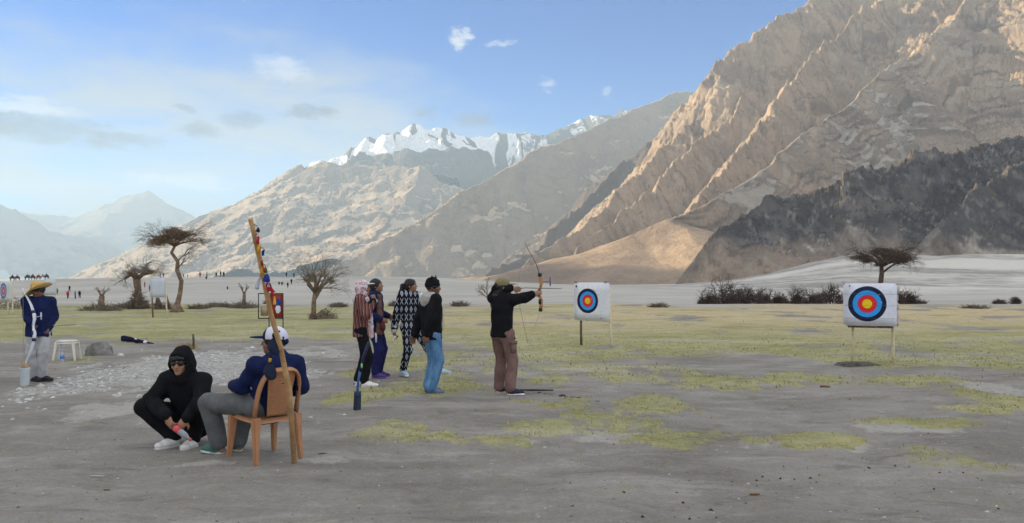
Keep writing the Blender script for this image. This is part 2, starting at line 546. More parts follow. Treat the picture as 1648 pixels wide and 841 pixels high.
def far_mountains():
    X, Y = fan_grid(-0.62, 0.12, 700, 2900, 5600, 300)
    ridges = [dict(p=[(770, 400, 3500), (735, 335, 3650), (700, 296, 3900), (660, 272, 4000), (620, 262, 4080), (560, 266, 4150), (510, 258, 4200), (480, 270, 4200), (440, 292, 4180),
                      (400, 312, 4150), (365, 345, 4120), (330, 378, 4080), (300, 412, 4020), (262, 444, 3950)], s1=0.75, s2=0.48, L=260),
              dict(p=[(560, 258, 4150), (590, 300, 3900), (615, 345, 3700), (640, 400, 3500)], s1=0.8, s2=0.5, L=200),
              dict(p=[(480, 263, 4200), (500, 310, 3950), (490, 370, 3700), (440, 430, 3450)], s1=0.8, s2=0.5, L=200),
              dict(p=[(660, 262, 4000), (650, 322, 3650), (600, 345, 3450), (540, 395, 3300), (470, 440, 3200)], s1=0.5, s2=0.35, L=200)]
    H, who, dist, run = ridge_field(X, Y, ridges, 60, 420, 51)
    Z = H + gullies(who, dist, run, 240.0, 24, 53, 260) + np.minimum(ridged(X / 260, Y / 260, 6, 54, 0.6) - 1.1, 0.0) * 22 + fbm(X / 60, Y / 60, 4, 55) * 4
    sl = slope_of(X, Y, Z)
    rock = sstep(sl, 0.5, 1.0) * 0.6 + 0.15 + 0.2 * fbm(X / 300, Y / 300, 3, 57)
    m = rock_material("far_rock", (0.46, 0.36, 0.26), (0.38, 0.30, 0.23), (0.30, 0.24, 0.19), (0.24, 0.19, 0.16), big=3.5, snow=True)
    sn = sstep(Z, 640, 760) * 0.5 * sstep(-X, 900, 1200) + 0.15 * fbm(X / 90, Y / 90, 3, 59)
    field_obj("mountain_shoulder", X, Y, Z, m, -4, {'rock': rock, 'snow': sn})
    # snow peak
    X, Y = fan_grid(-0.30, 0.30, 620, 4150, 6200, 320)
    ridges = [dict(p=[(380, 330, 4541), (450, 290, 4603), (500, 262, 4634), (545, 246, 4665), (600, 222, 4696), (640, 209, 4727), (690, 199, 4758), (725, 210, 4789), (770, 219, 4851), (800, 211, 4913), (850, 213, 4944), (890, 214, 4975),
                      (935, 190, 5037), (965, 186, 5068), (1010, 175, 5099), (1100, 150, 5161)], s1=0.9, s2=0.5, L=260),
              dict(p=[(690, 199, 4758), (712, 240, 4541), (735, 290, 4355), (750, 340, 4200)], s1=0.85, s2=0.5, L=240),
              dict(p=[(640, 209, 4727), (655, 250, 4479), (640, 300, 4293)], s1=0.85, s2=0.5, L=240),
              dict(p=[(850, 213, 4944), (830, 260, 4696), (800, 300, 4479)], s1=0.85, s2=0.5, L=240)]
    H, who, dist, run = ridge_field(X, Y, ridges, 70, 420, 61)
    Z = H + gullies(who, dist, run, 210.0, 120, 63, 240) + fbm(X / 90, Y / 90, 4, 65) * 16
    sl = slope_of(X, Y, Z)
    rock = sstep(sl, 0.5, 1.0) * 0.6 + 0.3
    g2 = ridged(run / 150.0, dist / 700.0, 3, 67)
    sn = sstep(Z + 130 * fbm(X / 220, Y / 220, 3, 69), 250, 720) * 0.78 - 0.62 * sstep(g2, 0.68, 1.05) + 0.06
    sn = sn - 0.35 * sstep(X / Y, -0.06, 0.04)
    m = rock_material("snow_peak_rock", (0.20, 0.185, 0.18), (0.17, 0.155, 0.15), (0.14, 0.13, 0.13), (0.11, 0.10, 0.10), big=4.0, snow=True)
    field_obj("snow_mountain", X, Y, Z, m, -4, {'rock': rock, 'snow': sn})
    # faint hills at the far left
    X, Y = fan_grid(-1.1, -0.30, 300, 5600, 9200, 240)
    ridges = [dict(p=[(-500, 260, 6900), (-250, 275, 6800), (-80, 305, 6700), (0, 326, 6600), (40, 342, 6500), (80, 368, 6450), (130, 404, 6400), (190, 443, 6300)], s1=0.6, s2=0.4, L=300),
              dict(p=[(-350, 270, 8720), (-100, 330, 8619), (110, 348, 8517), (180, 322, 8517), (232, 303, 8466), (275, 326, 8416), (330, 356, 8365), (400, 400, 8314)], s1=0.7, s2=0.5, L=400)]
    H, who, dist, run = ridge_field(X, Y, ridges, 80, 600, 71)
    Z = H + gullies(who, dist, run, 380.0, 60, 73, 300) + fbm(X / 130, Y / 130, 4, 75) * 16
    rock = 0.3 + 0.2 * fbm(X / 400, Y / 400, 3, 77)
    m = rock_material("faint_hill_rock", (0.24, 0.20, 0.17), (0.20, 0.17, 0.15), (0.17, 0.145, 0.125), (0.14, 0.12, 0.105), big=5.0)
    field_obj("hills", X, Y, Z, m, -4, {'rock': rock})


def west_ridge():
    """unseen ridge added left and behind, shaped to shade the valley floor"""
    n = 260
    xs = np.linspace(-2700, -800, n)
    ys = np.linspace(-1300, 1700, 420)
    X, Y = np.meshgrid(xs, ys)
    crest = 690 * (1 - sstep(Y, WEST_END - 40, WEST_END + 60)) - 330 * np.exp(-((Y - 880) / 17.0) ** 4) + 40 * fbm(Y / 160, Y * 0 + 3, 4, 81)  # crest end and notch set which far ground the sun reaches
    d = np.abs(X + 1750)
    Z = crest - 0.75 * d + 40 * (ridged(X / 300, Y / 300, 5, 83) - 0.9) * sstep(d, 20, 200)
    rock = 0.5 + 0.2 * fbm(X / 200, Y / 200, 3, 87)
    m = rock_material("west_rock", (0.42, 0.35, 0.27), (0.36, 0.3, 0.24), (0.3, 0.24, 0.19), (0.25, 0.2, 0.16), big=2.5)
    field_obj("shading_ridge", X, Y, Z, m, -4, {'rock': rock})


WEST_END = 1110.0
mid_mountains()
far_mountains()
west_ridge()


# ------------------------------------------------------------------ ground
# rows of the valley floor as seen far off: distance -> picture row, left part and right part
def far_rows(u, D):
    """ground height beyond the meadow: a grey dune whose crest falls off to the right, a pale fan rising to the mountain there"""
    px = CX + u * FPX
    # dune: dips, then climbs to its crest near 275 m
    crest = np.interp(px, [-700, 0, 80, 200, 300, 450, 600, 700, 800, 900, 1000, 1150, 1300, 2400],
                      [458, 452.5, 449.5, 446, 446.5, 445.5, 444.5, 446, 452, 457, 460, 466, 470, 470])
    row1 = np.interp(D, [45, 52, 90, 170, 240, 275, 300, 340, 420, 700, 9000], [485, 489, 487, 480, 0, 0, 0, 0, 0, 0, 0])
    t = sstep(D, 170, 285)
    low = 480.0 + 0 * px
    row = np.where(D <= 170, row1, low * (1 - t) + crest * t)
    zd = CAMH - (row - HY) / FPX * D
    zc = CAMH - (crest - HY) / FPX * 285.0
    after = zc - (D - 285) * 0.055
    z = np.where(D <= 285, zd, np.maximum(after, -3.0))
    # fan on the right
    fan = sstep(px, 1000, 1420) * sstep(D, 250, 560)
    zfan = 1.0 + 18.0 * sstep(D, 300, 560) * sstep(px, 1000, 1420) + 1.2 * fbm(u * 9, D / 90, 3, 91)
    z = np.where(D > 200, np.maximum(z, zfan * fan - 3.0 * (1 - fan)), z)
    return z


def ground_z(X, Y):
    X = np.asarray(X, float)
    Y = np.asarray(Y, float)
    D = np.maximum(Y, 1.0)
    u = np.clip(X / D, -2.2, 2.2)
    base = 0.035 * fbm(X / 2.2, Y / 2.2, 3, 95) * sstep(Y, -30, 2) + 0.012 * fbm(X / 0.5, Y / 0.5, 3, 96)
    base = base * (1 - sstep(Y, 40, 60))
    far = far_rows(u, D)
    t = sstep(D, 44, 56)
    return base * (1 - t) + (far + 0.25 * fbm(X / 30, Y / 30, 3, 97) * sstep(D, 60, 120)) * t


def gz(x, y):
    return float(ground_z(np.array([x]), np.array([y]))[0])


def G(px, py):
    """the point of the level meadow seen at a picture position"""
    D = FPX * CAMH / (py - HY)
    for _ in range(3):
        x = (px - CX) / FPX * D
        D = FPX * (CAMH - gz(x, D)) / (py - HY)
    x = (px - CX) / FPX * D
    return x, D, gz(x, D)


# patches of the meadow: picture centre, half sizes (they become plan ellipses), amount
GRASS = [(640, 698, 90, 24), (800, 714, 70, 12), (900, 690, 90, 14), (1000, 680, 90, 22), (1120, 705, 130, 18), (1280, 712, 120, 14), (900, 650, 90, 10), (620, 636, 110, 14), (700, 618, 90, 12),
         (960, 600, 170, 18), (880, 570, 160, 20), (1180, 618, 130, 14), (1300, 610, 90, 9), (1480, 612, 110, 14), (1590, 640, 60, 20), (1480, 680, 100, 9), (1050, 650, 80, 16), (1560, 660, 60, 8), (1120, 560, 140, 14), (1250, 545, 160, 16),
         (1000, 535, 160, 14), (1480, 540, 170, 12), (1600, 570, 80, 12), (760, 540, 110, 12), (560, 600, 40, 8)]
PALE = [(1330, 715, 130, 12), (1480, 690, 110, 8), (1600, 625, 70, 16), (1000, 705, 120, 10), (860, 712, 40, 6), (330, 745, 60, 5), (260, 600, 170, 34), (170, 660, 70, 18), (470, 575, 90, 18), (520, 740, 60, 8)]


def plan(px, py, a, b):
    x, d, _ = G(px, py)
    x2, d2, _ = G(px, py - b)
    x3, d3, _ = G(px, py + b)
    return x, (d2 + d3) / 2, a / FPX * d, (d2 - d3) / 2


GRASS_P = [plan(*g) for g in GRASS]
PALE_P = [plan(*g) for g in PALE]
GRAVEL_P = [plan(270, 598, 175, 40), plan(170, 600, 90, 30), plan(400, 610, 110, 24)]


def patches(X, Y, P, seed):
    n = fbm(X / 0.9, Y / 1.6, 5, seed, 0.6)
    t = np.zeros_like(X)
    for cx, cy, a, b in P:
        r = ((X - cx) / a) ** 2 + ((Y - cy) / b) ** 2
        t = np.maximum(t, 1.25 - r)
    return np.clip(sstep(t * 0.9 + 0.9 * n * (t > 0) + 0.35 * fbm(X / 0.25, Y / 0.4, 3, seed + 3), 0.0, 1.05), 0, 1)


def grass_mask(X, Y):
    g = patches(X, Y, GRASS_P, 101)
    n = fbm(X / 2.8, Y / 4.5, 5, 103, 0.58)
    px = CX + X / np.maximum(Y, 1) * FPX
    # the left meadow starts close behind the stool, the right one grows denser with distance
    left = sstep(Y, 18.0, 23.0) * (1 - sstep(px, 560, 720))
    mid = sstep(Y, 11.0, 22.0) * 0.90 * sstep(px, 480, 640)
    near = 0.30 * sstep(Y, 8.0, 11) * sstep(px, 540, 760)
    wide = sstep(np.maximum(np.maximum(left, mid), near) + 0.62 * n, 0.36, 0.85)
    g = np.maximum(g, wide)
    return g * (1 - sstep(Y + 5 * fbm(X / 8, Y / 8, 3, 105), 46, 53))


def gravel_mask(X, Y):
    return patches(X, Y, GRAVEL_P, 111)


def build_ground():
    rows = [-320, -120, -40, -10, 0, 2, 3.2]
    y = 900.0
    while True:
        D = FPX * CAMH / (y - HY)
        if D > 62:
            break
        if D > 3.3:
            rows.append(D)
        y -= 1.15 if D < 15 else 0.9 if D < 30 else 0.6
    rows += list(np.geomspace(64, 700, 120)) + list(np.geomspace(760, 8900, 26))
    u = np.concatenate([np.linspace(-2.2, -0.72, 50)[:-1], np.linspace(-0.72, 0.72, 640), np.linspace(0.72, 2.2, 50)[1:]])
    Yv = np.array(rows)
    width = np.where(Yv > 3, Yv, 3 + 0.9 * (3 - Yv))
    X = u[None, :] * width[:, None]
    Y = np.repeat(Yv[:, None], len(u), 1)
    Z = ground_z(X, Y)
    grass = grass_mask(X, Y)
    grass = np.where(Y < 4, 0, grass)
    Z = Z + 0.02 * grass * (Y < 60)
    px = CX + u[None, :] * FPX + 0 * Y
    pale = patches(X, Y, PALE_P, 121) * (Y < 40)
    dune = sstep(Y + 5 * fbm(X / 8, Y / 8, 3, 105), 46, 53)
    fan = sstep(px, 760, 1250) * sstep(Y, 180, 330)
    dry = sstep(px + 400 * fbm(X / 12, Y / 12, 3, 125), 620, 1000) * sstep(Y, 18, 36)
    m, N, b = material("ground_soil")
    P = N.new('ShaderNodeTexCoord').outputs['Object']
    n1 = N.noise(P, 0.45, 8, 0.68)
    n2 = N.noise(P, 3.2, 8, 0.72)
    n3 = N.noise(P, 24.0, 6, 0.75)
    n4 = N.noise(N.scaled(P, (0.5, 1.2, 1)), 1.5, 9, 0.74, dist=0.6)
    n5 = N.noise(P, 8.5, 7, 0.7)
    n6 = N.noise(P, 75.0, 4, 0.75)

    def edge(v, k, lo, hi):
        """a patch mask broken up by grain"""
        return N.ss(N.m('ADD', v, N.m('ADD', N.m('MULTIPLY', N.m('SUBTRACT', n2, 0.5), 1.5 * k), N.m('MULTIPLY', N.m('SUBTRACT', n5, 0.5), 1.3 * k))), lo, hi)
    soil = N.mix(N.ss(n1, 0.36, 0.64), (0.240, 0.222, 0.196), (0.335, 0.315, 0.282))
    soil = N.mix(N.m('MULTIPLY', N.ss(n4, 0.51, 0.64), 0.62), soil, (0.43, 0.405, 0.36))
    soil = N.mix(N.m('MULTIPLY', N.ss(n4, 0.48, 0.36), 0.7), soil, (0.185, 0.165, 0.14))
    soil = N.mix(N.m('MULTIPLY', N.ss(n5, 0.50, 0.70), 0.40), soil, (0.20, 0.18, 0.152))
    soil = N.mix(N.m('MULTIPLY', N.ss(n2, 0.60, 0.76), 0.35), soil, (0.48, 0.455, 0.41))
    c = N.mix(N.m('MULTIPLY', edge(attrnode(N, 'pale'), 1.3, 0.40, 1.1), 0.55), soil, (0.55, 0.53, 0.485))
    gv = N.mix(N.ss(n5, 0.36, 0.64), (0.30, 0.29, 0.27), (0.58, 0.565, 0.54))
    c = N.mix(N.m('MULTIPLY', edge(attrnode(N, 'gravel'), 0.8, 0.35, 0.75), 0.8), c, gv)
    green = N.mix(N.ss(n1, 0.36, 0.64), (0.33, 0.325, 0.13), (0.46, 0.425, 0.20))
    green = N.mix(N.m('MULTIPLY', N.ss(n2, 0.48, 0.66), 0.8), green, (0.225, 0.215, 0.08))
    straw = N.mix(N.ss(n4, 0.40, 0.62), (0.68, 0.535, 0.30), (0.47, 0.38, 0.20))
    straw = N.mix(N.m('MULTIPLY', N.ss(n2, 0.50, 0.68), 0.55), straw, (0.42, 0.40, 0.16))
    gcol = N.mix(attrnode(N, 'dry'), green, straw)
    gcol = N.mix(N.m('MULTIPLY', N.ss(n5, 0.56, 0.70), 0.45), gcol, (0.60, 0.55, 0.42))
    nb = N.noise(N.scaled(P, (0.35, 1.0, 1.0)), 0.55, 8, 0.72, dist=0.4)
    gcol = N.mix(N.m('MULTIPLY', N.ss(nb, 0.52, 0.64), 0.65), gcol, (0.50, 0.465, 0.385))
    gcol = N.mix(N.m('MULTIPLY', N.ss(nb, 0.47, 0.36), 0.6), gcol, (0.26, 0.25, 0.10))
    gf = N.m('MULTIPLY', edge(attrnode(N, 'grass'), 1.5, 0.15, 1.05), N.ss(N.m('ADD', n4, N.m('MULTIPLY', n5, 0.4)), 0.52, 0.72, 0.55, 1.0))
    c = N.mix(gf, c, gcol)
    sandc = N.mix(N.ss(N.noise(N.scaled(P, (0.4, 1.0, 1.0)), 0.06, 8, 0.65), 0.35, 0.65), (0.40, 0.38, 0.335), (0.50, 0.475, 0.42))
    nf = N.noise(N.scaled(P, (0.30, 1.0, 1.0)), 0.016, 8, 0.66, dist=0.9)
    nf2 = N.noise(P, 0.11, 8, 0.7)
    fanc = N.mix(N.ss(N.m('ADD', nf, N.m('MULTIPLY', N.m('SUBTRACT', nf2, 0.5), 0.35)), 0.40, 0.62), (0.62, 0.585, 0.52), (0.29, 0.27, 0.245))
    c = N.mix(attrnode(N, 'dune'), c, sandc)
    c = N.mix(attrnode(N, 'fan'), c, fanc)
    c = N.mix(N.m('MULTIPLY', N.ss(n6, 0.52, 0.68), 0.40), c, (0.12, 0.11, 0.095))
    c = N.mix(N.m('MULTIPLY', N.ss(n6, 0.46, 0.32), 0.28), c, (0.58, 0.555, 0.51))
    c = N.mix(N.m('MULTIPLY', N.ss(n3, 0.50, 0.72), 0.35), c, (0.13, 0.118, 0.10))
    c = N.mix(N.m('MULTIPLY', N.ss(n3, 0.47, 0.30), 0.18), c, (0.55, 0.53, 0.49))
    N.l.new(c, b.inputs['Base Color'])
    b.inputs['Roughness'].default_value = 1.0
    b.inputs['Specular IOR Level'].default_value = 0.08
    h = N.m('ADD', N.m('MULTIPLY', n2, 0.06), N.m('ADD', N.m('MULTIPLY', n3, 0.014), N.m('ADD', N.m('MULTIPLY', n5, 0.03), N.m('MULTIPLY', n4, 0.07))))
    bump(N, b, h, 1.0, 0.9)
    o = mesh_obj("ground", np.stack([X.ravel(), Y.ravel(), Z.ravel()], -1), grid_faces(*X.shape), m)
    tag(o, kind='structure')
    for k, v in (('grass', grass), ('pale', pale), ('gravel', gravel_mask(X, Y) * (Y < 40) * (Y > 4)), ('dune', dune), ('fan', fan), ('dry', dry)):
        attr(o, k, v)


build_ground()


# ------------------------------------------------------------------ small mesh helpers
R_ = math.radians


class MB:
    """collects shapes, links them as one mesh"""
    def __init__(self):
        self.v = []
        self.f = []
        self.mi = []

    def add(self, V, F, mi=0):
        o = len(self.v)
        self.v += [tuple(map(float, p)) for p in V]
        self.f += [tuple(i + o for i in f) for f in F]
        self.mi += [mi] * len(F)

    def box(self, c, s, rot=None, mi=0, jitter=0.0, rnd=None):
        hx, hy, hz = s[0] / 2, s[1] / 2, s[2] / 2
        P = [Vector((x, y, z)) for x in (-hx, hx) for y in (-hy, hy) for z in (-hz, hz)]
        if jitter:
            P = [p + Vector([rnd.uniform(-jitter, jitter) for _ in range(3)]) for p in P]
        if rot is not None:
            P = [rot @ p for p in P]
        self.add([p + Vector(c) for p in P], [(0, 1, 3, 2), (4, 6, 7, 5), (0, 4, 5, 1), (2, 3, 7, 6), (0, 2, 6, 4), (1, 5, 7, 3)], mi)

    def tube(self, pts, rad, n=8, mi=0, flat=None, cap=True, up=None):
        pts = [Vector(p) for p in pts]
        if not isinstance(rad, (list, tuple)):
            rad = [rad] * len(pts)
        V = []
        F = []
        ref = None
        for i, p in enumerate(pts):
            t = (pts[min(i + 1, len(pts) - 1)] - pts[max(i - 1, 0)]).normalized()
            if ref is None:
                a = Vector(up) if up else (Vector((0, 0, 1)) if abs(t.z) < 0.9 else Vector((1, 0, 0)))
            else:
                a = ref
            x = (a - t * a.dot(t)).normalized()
            ref = x
            y = t.cross(x)
            fx, fy = flat if flat else (1, 1)
            for k in range(n):
                an = 2 * math.pi * k / n
                V.append(p + x * (math.cos(an) * rad[i] * fx) + y * (math.sin(an) * rad[i] * fy))
        for i in range(len(pts) - 1):
            for k in range(n):
                k2 = (k + 1) % n
                F.append((i * n + k, i * n + k2, (i + 1) * n + k2, (i + 1) * n + k))
        if cap:
            F.append(tuple(range(n - 1, -1, -1)))
            F.append(tuple(range((len(pts) - 1) * n, len(pts) * n)))
        self.add(V, F, mi)

    def lathe(self, prof, n=16, c=(0, 0, 0), mi=0):
        V = []
        F = []
        for r, z in prof:
            for k in range(n):
                a = 2 * math.pi * k / n
                V.append((c[0] + r * math.cos(a), c[1] + r * math.sin(a), c[2] + z))
        for i in range(len(prof) - 1):
            for k in range(n):
                k2 = (k + 1) % n
                F.append((i * n + k, i * n + k2, (i + 1) * n + k2, (i + 1) * n + k))
        F.append(tuple(range(n - 1, -1, -1)))
        F.append(tuple(range((len(prof) - 1) * n, len(prof) * n)))
        self.add(V, F, mi)

    def build(self, name, mat, parent=None, smooth=True, bevel=0.0):
        mats = mat if isinstance(mat, (list, tuple)) else None
        o = mesh_obj(name, self.v, self.f, None if mats else mat, parent, smooth, mats=mats, fmat=self.mi if mats else None)
        if bevel:
            bm = bmesh.new()
            bm.from_mesh(o.data)
            es = [e for e in bm.edges if e.is_manifold and e.calc_face_angle(0) > 0.6]
            bmesh.ops.bevel(bm, geom=es, offset=bevel, segments=2, affect='EDGES', clamp_overlap=True)
            bm.to_mesh(o.data)
            bm.free()
            for p in o.data.polygons:
                p.use_smooth = smooth
        return o


_MATS = {}


def plain(name, col, rough=0.8, spec=0.3, vary=0.25, scale=9.0, bmp=0.0, metal=0.0, bscale=60.0):
    """a surface of one colour with grain, wear and a little relief"""
    if name in _MATS:
        return _MATS[name]
    m, N, b = material(name)
    P = N.new('ShaderNodeTexCoord').outputs['Object']
    n = N.noise(P, scale, 6, 0.65)
    c = N.mix(N.ss(n, 0.3, 0.7), tuple(v * (1 - vary) for v in col), tuple(min(1, v * (1 + vary)) for v in col))
    N.l.new(c, b.inputs['Base Color'])
    b.inputs['Roughness'].default_value = rough
    b.inputs['Specular IOR Level'].default_value = spec
    b.inputs['Metallic'].default_value = metal
    if bmp:
        bump(N, b, N.noise(P, bscale, 5, 0.65), bmp, 0.8)
    _MATS[name] = m
    return m


def dup(root, loc, rz=None, label=None, scale=None):
    def cp(o, parent):
        c = o.copy()
        COL.objects.link(c)
        c.parent = parent
        for ch in o.children:
            cp(ch, c)
        return c
    r = cp(root, None)
    r.location = loc
    if rz is not None:
        r.rotation_euler = (0, 0, rz)
    if scale:
        r.scale = scale if isinstance(scale, tuple) else (scale, scale, scale)
    if label:
        r['label'] = label
    return r


# ------------------------------------------------------------------ archery targets
def face_print(name, rings, foam, cx, cz, seams=()):
    """printed face on the board: rings round (cx, cz) in the board's own plane; only what faces local -Y is printed"""
    m, N, b = material(name)
    tc = N.new('ShaderNodeTexCoord')
    s = N.new('ShaderNodeSeparateXYZ')
    N.l.new(tc.outputs['Object'], s.inputs[0])
    wob = N.noise(tc.outputs['Object'], 9.0, 4, 0.6)
    dx = N.m('SUBTRACT', s.outputs[0], cx)
    dz = N.m('SUBTRACT', s.outputs[2], cz)
    r = N.m('SQRT', N.m('ADD', N.m('MULTIPLY', dx, dx), N.m('MULTIPLY', dz, dz)))
    r = N.m('ADD', r, N.m('MULTIPLY', N.m('SUBTRACT', wob, 0.5), 0.012))
    grain = N.noise(tc.outputs['Object'], 14.0, 6, 0.7)
    c = N.mix(N.ss(grain, 0.3, 0.75), foam, tuple(v * 0.86 for v in foam))
    g = N.new('ShaderNodeNewGeometry')
    vt = N.new('ShaderNodeVectorTransform', vector_type='NORMAL', convert_from='WORLD', convert_to='OBJECT')
    N.l.new(g.outputs['Normal'], vt.inputs[0])
    s2 = N.new('ShaderNodeSeparateXYZ')
    N.l.new(vt.outputs[0], s2.inputs[0])
    front = N.m('LESS_THAN', s2.outputs[1], -0.7)
    cc = c
    for rad, col in rings:
        f = N.ss(r, rad + 0.003, rad - 0.003)
        cc = N.mix(f, cc, N.mix(N.ss(grain, 0.35, 0.8), col, tuple(v * 0.8 + 0.02 for v in col)))
        line = N.m('MULTIPLY', N.ss(N.m('ABSOLUTE', N.m('SUBTRACT', r, rad)), 0.006, 0.002), 0.55)
        cc = N.mix(line, cc, (0.02, 0.02, 0.03))
    for z, a in seams:
        z2 = N.m('ADD', s.outputs[2], N.m('MULTIPLY', wob, 0.03))
        f = N.m('MULTIPLY', N.ss(N.m('ABSOLUTE', N.m('SUBTRACT', z2, z + 0.015)), 0.008, 0.002), a)
        cc = N.mix(f, cc, (0.12, 0.12, 0.16))
    spots = N.noise(tc.outputs['Object'], 22.0, 2, 0.5)
    cc = N.mix(N.m('MULTIPLY', N.ss(spots, 0.70, 0.73), 0.65), cc, (0.62, 0.63, 0.68))
    c = N.mix(front, c, cc)
    N.l.new(c, b.inputs['Base Color'])
    b.inputs['Roughness'].default_value = 0.75
    bump(N, b, grain, 0.01, 0.6)
    return m


def soft_board(name, w, h, t, mat, parent, z0, seed, rnd=0.03, layers=5):
    """a block with rounded, slightly uneven edges"""
    bm = bmesh.new()
    bmesh.ops.create_cube(bm, size=1.0)
    for v in bm.verts:
        v.co = Vector((v.co.x * w, v.co.y * t, v.co.z * h))
    bmesh.ops.bevel(bm, geom=bm.edges[:], offset=rnd, segments=3, affect='EDGES')
    bmesh.ops.subdivide_edges(bm, edges=[e for e in bm.edges if e.calc_length() > 0.2], cuts=4, use_grid_fill=True)
    rr = random.Random(seed)
    o = [rr.uniform(0, 50) for _ in range(3)]
    from mathutils import noise as mn
    for v in bm.verts:
        n = mn.noise_vector(Vector((v.co.x * 4 + o[0], v.co.y * 4 + o[1], v.co.z * 4 + o[2])))
        v.co += n * 0.010
        v.co.z += z0 + h / 2
    me = bpy.data.meshes.new(name)
    bm.to_mesh(me)
    bm.free()
    me.materials.append(mat)
    for p in me.polygons:
        p.use_smooth = True
    return link(bpy.data.objects.new(name, me), parent)


WOOD_PALE = plain("pale_wood", (0.70, 0.61, 0.42), 0.8, 0.2, 0.2, 14, 0.004)
WOOD_DARK = plain("dark_wood", (0.16, 0.11, 0.075), 0.85, 0.2, 0.35, 14, 0.004)
BLUE, NAVY, RED, GOLD = (0.03, 0.36, 0.88), (0.010, 0.014, 0.055), (0.85, 0.025, 0.04), (0.95, 0.66, 0.02)


def target(label, x, d, rz, w, h, t, z0, rings, mat_name, foam, cx, cz, legs, dark_first=False, seams=(), seed=1, bar=True, lean=0.0):
    z = gz(x, d)
    r = thing("archery_target", label, "archery target", (x, d, z), rz, "archery targets standing on the meadow")
    m = face_print(mat_name, rings, foam, cx, cz + z0 + h / 2, [(s_ + z0 + h / 2, a) for s_, a in seams])
    soft_board("target_board", w, h, t, m, r, z0, seed)
    for i, (lx, bx) in enumerate(legs):
        b = MB()
        yb = t * 0.5 + 0.035
        b.tube([(bx, yb + 0.06, -0.12), (bx * 0.4 + lx * 0.6, yb + 0.01, z0 * 0.6), (lx, yb, z0 + h * 0.86)], [0.034, 0.031, 0.028], 7)
        b.build("leg", WOOD_DARK if (dark_first and i == 0) else WOOD_PALE, r)
    if bar:
        b = MB()
        b.box((0, t * 0.1, z0 - 0.022), (w * 0.84, t * 0.8, 0.04))
        b.build("support_bar", WOOD_DARK, r, bevel=0.008)
    return r


def plain_rings(R):
    return [(R, NAVY), (R * 0.77, BLUE), (R * 0.50, RED), (R * 0.27, GOLD)]


# the large one at the right
x, d, z = G(1400, 585)
tr = target("nearest archery target, thick white foam block with colour rings on pale legs", x, d, R_(-23), 0.94, 0.81, 0.24, 0.735,
            plain_rings(0.335), "target_print_near", (0.80, 0.81, 0.90), -0.05, 0.015, [(-0.30, -0.31), (0.40, 0.42)], seams=((0.2, .5), (-0.02, .45), (-0.26, .35)), seed=3)
b = MB()
b.tube([(-0.36, -0.122, 1.50), (-0.36, -0.135, 1.50)], 0.013, 8)
b.build("pin", plain("black_pin", (0.02, 0.02, 0.02)), tr)
# weathered foam layers at its side
FOAM = plain("weathered_foam", (0.66, 0.55, 0.52), 0.9, 0.2, 0.3, 22, 0.02)
rr = random.Random(5)
for k in range(5):
    b = MB()
    b.box((0.478 + rr.uniform(-.006, .008), 0.02, 0.80 + 0.157 * k), (0.035, 0.21, 0.148), jitter=0.008, rnd=rr)
    b.build("foam_layer", FOAM, tr, bevel=0.012)

x, d, z = G(952, 558)
tc_ = target("farther archery target, square white sheet with colour rings right of the archer", x, d, R_(-38), 1.0, 0.93, 0.07, 0.62,
             plain_rings(0.295), "target_print_mid", (0.82, 0.83, 0.88), -0.09, 0.02, [(-0.34, -0.37), (0.46, 0.50)], dark_first=True, seed=4, bar=False)
b = MB()
for cx_, cz_, w_ in ((-0.41, 0.37, 0.035), (0.30, -0.39, 0.06)):
    b = MB()
    b.box((cx_, -0.043, 0.62 + 0.465 + cz_), (w_, 0.004, 0.05 if w_ < .05 else 0.012))
    b.build("printed_mark", plain("print_black", (0.03, 0.03, 0.04)), tc_)
for hx, hz in ((0.11, 0.30), (0.20, 0.19)):
    b = MB()
    b.tube([(hx, -0.032, 0.62 + 0.465 + hz), (hx, -0.046, 0.62 + 0.465 + hz)], 0.028, 9)
    b.build("paper_patch", plain("paper_white", (0.8, 0.8, 0.82)), tc_)
for sx in (-0.44, 0.40):
    b = MB()
    b.box((sx, 0.0, 1.565), (0.09, 0.06, 0.035))
    b.build("clamp", plain("clamp_grey", (0.3, 0.27, 0.28)), tc_, bevel=0.006)

x, d, z = G(10, 506)
target("small far archery target at the left edge with faded blue and red rings", x, d, R_(-38), 1.1, 0.93, 0.10, 0.60,
       [(0.36, (0.10, 0.16, 0.50)), (0.26, (0.45, 0.50, 0.70)), (0.20, (0.50, 0.16, 0.22)), (0.08, (0.65, 0.4, 0.3))], "target_print_left", (0.68, 0.70, 0.70), -0.18, 0.02,
       [(-0.05, -0.1), (0.44, 0.46)], seed=6, bar=False)
x, d, z = G(254, 512)
target("blank pale target sheet on two thin poles beside the tall umbrella tree", x, d, R_(-20), 0.82, 0.80, 0.05, 0.86,
       [], "target_print_blank", (0.62, 0.66, 0.74), 0, 0, [(-0.36, -0.36), (0.37, 0.40)], dark_first=True, seed=7, bar=False)
x, d, z = G(80, 503)
target("pale target board mostly hidden behind the straw hat of the man at left", x, d, R_(-15), 0.72, 0.80, 0.05, 0.85,
       [], "target_print_hidden", (0.66, 0.70, 0.72), 0, 0, [(-0.3, -0.3), (0.3, 0.3)], seed=8, bar=False)


